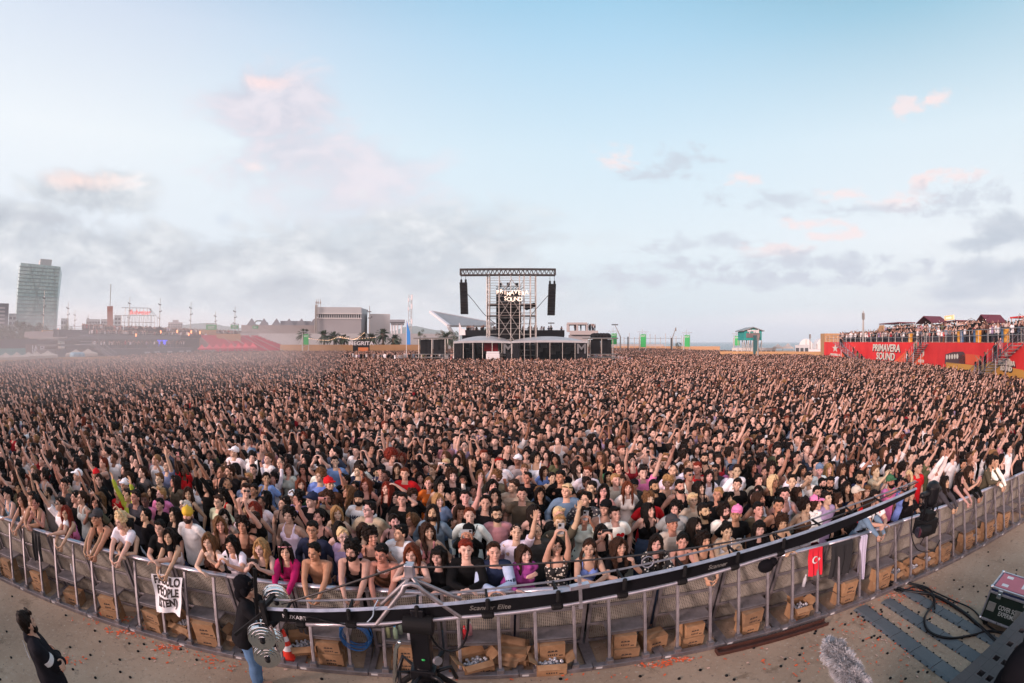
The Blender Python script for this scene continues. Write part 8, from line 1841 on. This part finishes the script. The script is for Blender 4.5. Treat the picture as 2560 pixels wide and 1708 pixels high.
  part('post', g, STEEL, k_); g = Geo(); W.box(g, u-w/2+.2, u+w/2-.2, 16.8, 16.9, zt+1.35, z0); part('back_panel', g, WHT, k_)
 gable(W1, 2320, 5.6, 8.2, MAR, 'maroon gabled kiosk roof above the second star'); gable(W2, 2465, 4.4, 7.7, MAR, 'maroon and black gabled kiosk near the right edge')
 def flatroof(W, px, w, z, m, lab, d=4, sign=None):
  u, _ = W.hit(px, 812, v=14); k_ = thing('flat_roof_kiosk', lab, 'kiosk', (0, 0, 0), 0, 'kiosks on the red terrace'); g = Geo(); W.box(g, u-w/2, u+w/2, 13, 13+d, z, z+.18); part('roof', g, m, k_); g = Geo()
  for a in (-.48, .48): g.tube([W.w(u+a*w, 13.2, zt+1.35), W.w(u+a*w, 13.2, z)], .07, n=4)
  part('post', g, STEEL, k_); g = Geo(); W.box(g, u-w/2+.3, u+w/2-.3, 16.7, 16.8, zt+1.35, z-.1); part('back_panel', g, WHT, k_)
  if sign: g = Geo(); W.box(g, u-w*.38, u+w*.30, 13, 13.2, z+.3, z+1.0); part('lit_sign', g, mat('lit_sign', (1, .55, .28), .5, emit=.45), k_); W.text(sign, .5, u-w*.04, z+.65, 12.97, mat('sign_text', (1, .85, .6), .5, emit=.6), k_)
 flatroof(W1, 2232, 9, 7.5, MAR, 'long flat dark roof at the left of upper terrace'); flatroof(W2, 2385, 5.6, 7.25, MAR, 'flat kiosk carrying a glowing orange sign', sign='vermutería'); flatroof(W2, 2553, 3.2, 6.9, REDM, 'red flat canopy cut by the right edge')
 def awning(W, pa, pb, lab):
  (u0, _), (u1, _) = W.hit(pa, 830, v=11), W.hit(pb, 830, v=11); k_ = thing('awning', lab, 'awning', (0, 0, 0), 0, 'black awnings between the terrace levels'); g = Geo(); u0, u1 = sorted((u0, u1)); a = [W.w(u0, 9.8, zt+2.3), W.w(u1, 9.8, zt+2.3), W.w(u1, 8.2, zt+1.75), W.w(u0, 8.2, zt+1.75)]; g.slab(*a, .12); W.box(g, u0, u1, 8.18, 8.25, zt+1.4, zt+1.8); part('canopy', g, BLKC, k_)
  g = Geo(); [g.tube([W.w(u, 8.25, zt), W.w(u, 8.25, zt+1.5)], .05, n=4) for u in (u0+.1, u1-.1)]; part('post', g, STEEL, k_)
 awning(W1, 2236, 2302, 'black sloped awning over bar on terrace, left one'); awning(W2, 2402, 2438, 'black sloped awning on terrace, middle one'); awning(W2, 2440, 2475, 'black sloped awning on terrace, right one')
 bc = [mat('bin_orange', (.55, .26, .03)), mat('bin_blue', (.06, .13, .24))]
 for W, px, c, l in ((W1, 2266, 0, 'orange bin by the terrace rail, left'), (W2, 2387, 0, 'orange bin by the terrace rail left of blue ones'), (W2, 2394, 1, 'blue-grey bin right of an orange bin'), (W2, 2433, 0, 'orange bin in the middle of right terrace'), (W2, 2427, 1, 'blue-grey bin left of the middle orange one'), (W2, 2503, 0, 'orange bin near the right stair'), (W2, 2497, 1, 'blue-grey bin near the right stair')):
  u, _ = W.hit(px, 850); p = W.w(u, .7, zt); b_ = thing('litter_bin', l, 'bin', tuple(p), W.rot, 'bins along the terrace rail'); g = Geo(); g.tube([(0, 0, .02), (0, 0, 1.15)], [.32, .36], n=12, round_cap=False); part('barrel', g, bc[c], b_); g = Geo(); g.tube([(0, 0, 1.15), (0, 0, 1.22)], .37, n=12, round_cap=False); part('rim', g, BLK, b_)
 k_ = thing('festoon_lights', 'strings of small white bulbs along the top of the red terrace', 'string lights', (0, 0, 0)); em = mat('cool_bulb', (1, .85, .75), .5, emit=1.6); g = Geo(); g2 = Geo()
 for W in (W1, W2):
  n = int(W.L/5)
  for i in range(n):
   a, b_ = W.w(6+(W.L-6)*i/n, 12.5, zt+3.2), W.w(6+(W.L-6)*(i+1)/n, 12.5, zt+3.2); Q = [a*(1-t)+b_*t-np.array([0, 0, .55*sin(pi*t)]) for t in np.linspace(0, 1, 7)]; g.tube(Q, .025, n=4); [g2.ell(p-np.array([0, 0, .08]), (.045,)*3, None, 6, 4) for p in Q[:-1]]; g.tube([W.w(6+(W.L-6)*i/n, 12.5, zt+1.3), a], .04, n=4)
 part('wire', g, BLK, k_); part('bulbs', g2, em, k_)
red_terrace()
def left_terrace():
 A_ = PD(135, 870, 112)[:2]; B_ = PD(640, 870, 200)[:2]; W = Wall(A_, B_); o = thing('black_terrace', 'dark two-level terrace with bar fronts along the left of the crowd', 'terrace', (0, 0, 0)); GD = M_('charcoal_cladding', (.055, .06, .07), .7, var=.25, scale=.3)
 U = lambda px, v=0: W.hit(px, 850, v)[0]
 ue = U(480, 0); g = Geo(); W.box(g, U(250), ue, 0, 18, 0, 2.8); part('plinth', g, GD, o); g = Geo(); W.box(g, U(200), ue, 5, 5.3, 2.8, 5.0); W.box(g, U(200), ue, 4, 20, 4.8, 5.05); part('bar_level', g, M_('dark_recess', (.03, .04, .05), .6), o)
 g = Geo(); W.box(g, U(200), U(560), 9.6, 22, 5.05, 6.2); W.box(g, U(200), U(560), 9.5, 9.6, 5.6, 6.55); part('upper_level', g, GD, o); g = Geo(); W.box(g, U(195), ue, 3.8, 4.0, 4.7, 5.45); part('deck_fascia', g, M_('slate_fascia', (.11, .12, .13), .7), o)
 for px in (372, 396, 428, 457, 483-8): W.text('terraza', .75, U(px-4), 1.95, -.06, mat('faint_lettering', (.42, .43, .44)), o, bold=.02)
 g = Geo(); emb = mat('blue_lit_screen', (.06, .08, .9), .5, emit=1.6)
 for i, (dx, hh) in enumerate(((0, 2.0), (5, 1.4), (9, 1.8), (13, 1.3), (17, 1.5), (22, 1.9))): u = W.hit(393+dx, 857, 5)[0]; W.box(g, u, u+.6, 4.9, 4.95, 4.75-hh*.8, 4.6)
 part('blue_screen', g, emb, o)
 g = Geo(); zt = sz(160, 826, 118)
 for w_ in (Wall(PD(145, 860, 110)[:2], PD(199, 860, 122)[:2]),): w_.box(g, 0, w_.L, 0, 5, 4.4, 4.65); w_.box(g, 0, w_.L, -.1, 0, 5.3, zt); w_.rail(g, 0, w_.L, -.2, 3.8, 1.0); w_.box(g, 0, w_.L, .2, 5, 3.5, 3.8); w_.box(g, 0, w_.L, .5, 5.2, 0, 2.95)
 part('stair_tower', g, GD, o)
 folk(W, U(235, 2), ue, .8, 4, 2.8, .6, .5); folk(W, U(215, 7), U(560, 7), 4.3, 8, 5.05, 1.6, .5); folk(W, U(200, 13), U(600, 13), 10, 14, 6.2, 1.5, .5)
 g = Geo(); W.rail(g, U(200), U(555), 9.7, 6.2, 1.0, 3); W.rail(g, U(200), ue, 4.0, 5.05, 1.0, 3); part('railing', g, STEEL, o)
 lit = mat('orange_lamp', (1, .30, .12), .5, emit=2.5); g = Geo()
 for px, py in [(145, 826), (232, 829), (258, 829), (270, 832), (340, 838), (402, 830), (443, 829), (472, 836), (478, 830), (500, 832)]: g.ell(PD(px, py, 140), (.16, .16, .35), None, 8, 6)
 tag(part('orange_lamps', g, lit), 'small orange lamps along the upper left terrace', 'lamps')
 g = Geo(); W2_ = Wall(PD(145, 860, 125)[:2], PD(560, 860, 200)[:2]); W2_.box(g, 0, W2_.L, 6, 6.3, sz(300, 833, 145), sz(300, 829, 145)); tag(part('ochre_hoarding', g, M_('ochre_b6', (.42, .26, .14))), 'thin ochre hoarding behind the upper left terrace', 'fence')
 block('ochre_block', 'ochre cabin topped by the left exit board', 'building', 498, 541, 825, 176, 8, M_('ochre_b7', (.42, .26, .14))); block('ochre_wall', 'sloping ochre wall at the end of the black terrace', 'wall', 541, 602, 835, 172, 6, M_('ochre_b8', (.40, .25, .14)))
 block('black_wall', 'plain dark end wall of the left terrace', 'wall', 430, 562, 842, 180, 6, GD)
 s_ = thing('metal_stair', 'metal stair with rails descending right from the black terrace', 'stairs', (0, 0, 0)); Ws = Wall(PD(200, 870, 108)[:2], PD(300, 870, 118)[:2]); g = Geo()
 for off_ in (0, 2.6):
  p = [Ws.hit(200, 840, off_), Ws.hit(232, 840, off_), Ws.hit(292, 883, off_)];
  for dz in (0, -.9, -1.4): g.tube([Ws.w(p[0][0], off_, p[0][1]+dz), Ws.w(p[1][0], off_, p[1][1]+dz), Ws.w(p[2][0], off_, p[2][1]+dz)], .07 if dz != -.9 else .04, n=4)
  for i in range(10): t = i/9; u = p[1][0]+(p[2][0]-p[1][0])*t; z = p[1][1]+(p[2][1]-p[1][1])*t; g.tube([Ws.w(u, off_, z), Ws.w(u, off_, z-1.4)], .04, n=4)
 part('handrails', g, ALU, s_); g = Geo(); p = [Ws.hit(232, 840, 1.3), Ws.hit(292, 883, 1.3)]
 for i in range(18): t = (i+.5)/18; u = p[0][0]+(p[1][0]-p[0][0])*t; z = p[0][1]+(p[1][1]-p[0][1])*t-1.35; Ws.box(g, u-.2, u+.2, 0, 2.6, z-.06, z)
 Ws.box(g, Ws.hit(200, 840, 1)[0], p[0][0], 0, 2.6, p[0][1]-1.5, p[0][1]-1.4); part('treads', g, STEEL, s_)
 for a_, b_, l in [(310, 345, 'leftmost of the four dark peaked canopies'), (335, 366, 'second of the four dark peaked canopies'), (358, 392, 'third of the four dark peaked canopies'), (382, 415, 'rightmost of the four dark peaked canopies')]: ptent(a_, b_, 826, 814, 150, l, BLKC, 'dark peaked canopies on the left terrace', zb=6.2)
 RC = mat('red_canvas', (.62, .06, .09), .8)
 xs = np.linspace(494, 640, 9)
 nm = ['first', 'second', 'third', 'fourth', 'fifth', 'sixth', 'seventh', 'eighth']
 for i in range(8): ptent(xs[i], xs[i+1]+3, 871-i*.3, 861-i*.9, 148+i*2, nm[i]+' red peaked canopy from the left before the grandstand', RC, 'row of red peaked canopies')
 gs = thing('grandstand', 'sloping grandstand of red seats at the left rear', 'grandstand', (0, 0, 0)); Wg = Wall(PD(560, 870, 158)[:2], PD(772, 870, 172)[:2]); n = 17; gl = Geo(); g2 = Geo()
 for i in range(n):
  z = .5+i*.32; v = i*.75; u1 = Wg.L*(1-.42*i/n); u0 = -Wg.L*.02-(i*.15); Wg.box(g2, u0, u1, v, v+.9, 0, z-.3)
  for j in range(int((u1-u0)/.62)):
   if j % 13 == 12: continue
   u = u0+.3+j*.62; Wg.box(gl, u, u+.5, v+.3, v+.7, z-.28, z-.02); Wg.box(gl, u, u+.5, v+.66, v+.74, z, z+.38)
 part('stepped_base', g2, M_('pale_steps', (.36, .24, .24)), gs); so = part('seats', gl, mat('red_seat', (.55, .05, .09), .6), gs); so['kind'] = 'stuff'; g = Geo()
 for j in range(5): g.tube([Wg.w(Wg.L*(.2+.18*j), -.1, 1.2), Wg.w(Wg.L*(.12+.11*j), 12.5, 6.4)], .06, n=4)
 Wg.rail(g, 0, Wg.L*.60, 13, 5.7, 1.1, 2.5, .06); part('stair_rail', g, STEEL, gs)
 g = Geo(); Wl = Wall(PD(0-10, 870, 118)[:2], PD(145, 870, 128)[:2]); Wl.box(g, 0, Wl.L, 0, .4, 1.8, sz(60, 848, 122)); tag(part('dark_hoarding', g, GD), 'dark hoarding below the trees at the left edge', 'fence')
 o2 = thing('graffiti_banner', 'banner with blue-green wash and white lettering at the left edge', 'banner', (0, 0, 0)); g = Geo(); Wl.box(g, 0, Wl.L*.46, -.1, 0, .9, 3.1); part('blue_green_panel', g, mat('blue_green', (.12, .30, .30), .8, var=.6, scale=.15), o2); Wl.text('IA.FL', 1.9, Wl.L*.68, 2.8, -.05, CASES[1], o2, bold=.06); g = Geo(); Wl.box(g, Wl.L*.46, Wl.L, -.04, 0, .5, 3.8); part('backing', g, M_('brownish_board', (.14, .11, .10)), o2)
 o3 = thing('portable_toilets', 'blue portable cabins under the two sand tents', 'cabins', (0, 0, 0));
 for i in range(3): x, y, rot, w = site(180+i*9, 188+i*9, 98); g = Geo(); g.box((x, y, 1.1), (w, 1.2, 2.2), rz(rot)); g.tube([(x-.5, y, 2.2), (x+.5, y, 2.2)], .5, n=10); part('cabin', g, mat('cabin_blue', (.10, .24, .32), .6), o3)
left_terrace()
x, y, rot, w, z1 = pav
for i in range(22): u = rng.uniform(-.15, .45)*w; addp(x+u*cos(rot), y+u*sin(rot)+rng.uniform(.5, 3), NV+rng.randrange(NV), rng.uniform(-1, 1), 1, z1)
for i in range(34): addp(rng.uniform(fx(1155, YF+9), fx(1411, YF+9)), YF+10+rng.uniform(0, 4), NV+rng.randrange(NV), rng.uniform(-1, 1), 1, fz(839, Y=YF+9))
for i in range(160): addp(rng.uniform(-28, -10), 73.5+rng.uniform(0, 6), NV+rng.randrange(NV), rng.uniform(-1, 1), 1, .8)
# ------------------------------------------------------------------ link the mass of the crowd
A = np.array(PT); me = bpy.data.meshes.new('crowd'); me.vertices.add(len(A)); me.vertices.foreach_set('co', A[:, :3].astype(np.float32).ravel())
a = me.attributes.new('pick', 'INT', 'POINT'); a.data.foreach_set('value', A[:, 3].astype(np.int32))
a = me.attributes.new('turn', 'FLOAT_VECTOR', 'POINT'); a.data.foreach_set('vector', np.stack([A[:, 0]*0, A[:, 0]*0, A[:, 4]], 1).astype(np.float32).ravel())
a = me.attributes.new('size', 'FLOAT', 'POINT'); a.data.foreach_set('value', A[:, 5].astype(np.float32)); me.update()
crowd = link('crowd', me); tag(crowd, 'dense crowd of festival goers filling the arena behind the front rows', 'crowd', kind='stuff')
ng = bpy.data.node_groups.new('crowd_instances', 'GeometryNodeTree'); ng.interface.new_socket('Geometry', in_out='INPUT', socket_type='NodeSocketGeometry'); ng.interface.new_socket('Geometry', in_out='OUTPUT', socket_type='NodeSocketGeometry')
Nn = ng.nodes; Ll = ng.links; gi = Nn.new('NodeGroupInput'); go = Nn.new('NodeGroupOutput'); ci = Nn.new('GeometryNodeCollectionInfo'); ip = Nn.new('GeometryNodeInstanceOnPoints')
ci.inputs[0].default_value = src; ci.inputs['Separate Children'].default_value = True; ci.inputs['Reset Children'].default_value = True; ip.inputs['Pick Instance'].default_value = True
def named(t, nme): q = Nn.new('GeometryNodeInputNamedAttribute'); q.data_type = t; q.inputs[0].default_value = nme; return q.outputs[0]
Ll.new(gi.outputs[0], ip.inputs['Points']); Ll.new(ci.outputs[0], ip.inputs['Instance']); Ll.new(named('INT', 'pick'), ip.inputs['Instance Index'])
er = Nn.new('FunctionNodeEulerToRotation'); Ll.new(named('FLOAT_VECTOR', 'turn'), er.inputs[0]); Ll.new(er.outputs[0], ip.inputs['Rotation']); Ll.new(named('FLOAT', 'size'), ip.inputs['Scale']); Ll.new(ip.outputs[0], go.inputs[0])
m = crowd.modifiers.new('instances', 'NODES'); m.node_group = ng
print('CROWD', len(A), 'people', len(people), 'near stuff', len(stuff_near))
# ------------------------------------------------------------------ the evening air
vm = bpy.data.materials.new('evening_air'); vm.use_nodes = True; k = NT(vm.node_tree)
for n_ in list(k.n):
 if n_.type == 'BSDF_PRINCIPLED': k.n.remove(n_)
pv = k.new('ShaderNodeVolumePrincipled'); pv.inputs['Color'].default_value = (.80, .93, 1, 1); pv.inputs['Density'].default_value = .0003; k.put([n_ for n_ in k.n if n_.type == 'OUTPUT_MATERIAL'][0].inputs['Volume'], pv.outputs[0])
g = Geo(); g.box((200, 2200, 92), (9000, 9000, 202)); tag(part('haze', g, vm), 'faint evening haze softening the far skyline', 'haze', kind='stuff')
sv = bpy.data.materials.new('stage_smoke'); sv.use_nodes = True; k = NT(sv.node_tree)
for n_ in list(k.n):
 if n_.type == 'BSDF_PRINCIPLED': k.n.remove(n_)
pv = k.new('ShaderNodeVolumePrincipled'); pv.inputs['Color'].default_value = (1, .98, .99, 1); pv.inputs['Density'].default_value = .0075; k.put([n_ for n_ in k.n if n_.type == 'OUTPUT_MATERIAL'][0].inputs['Volume'], pv.outputs[0])
for px_, d_, r_s, l in [(250, 70, (26, 16, 4.2), 'thin pale smoke drifting over the left half of the crowd'), (110, 42, (24, 15, 3.6), 'thin pale smoke over the crowd at the left edge')]:
 p = PD(px_, 870, d_); g = Geo(); g.ell((0, 0, 0), r_s, None, 32, 20); o = part('smoke', g, sv, smooth=True, loc=(p[0], p[1], 3.2), rotz=-AZ(px_)); tag(o, l, 'smoke', kind='stuff')
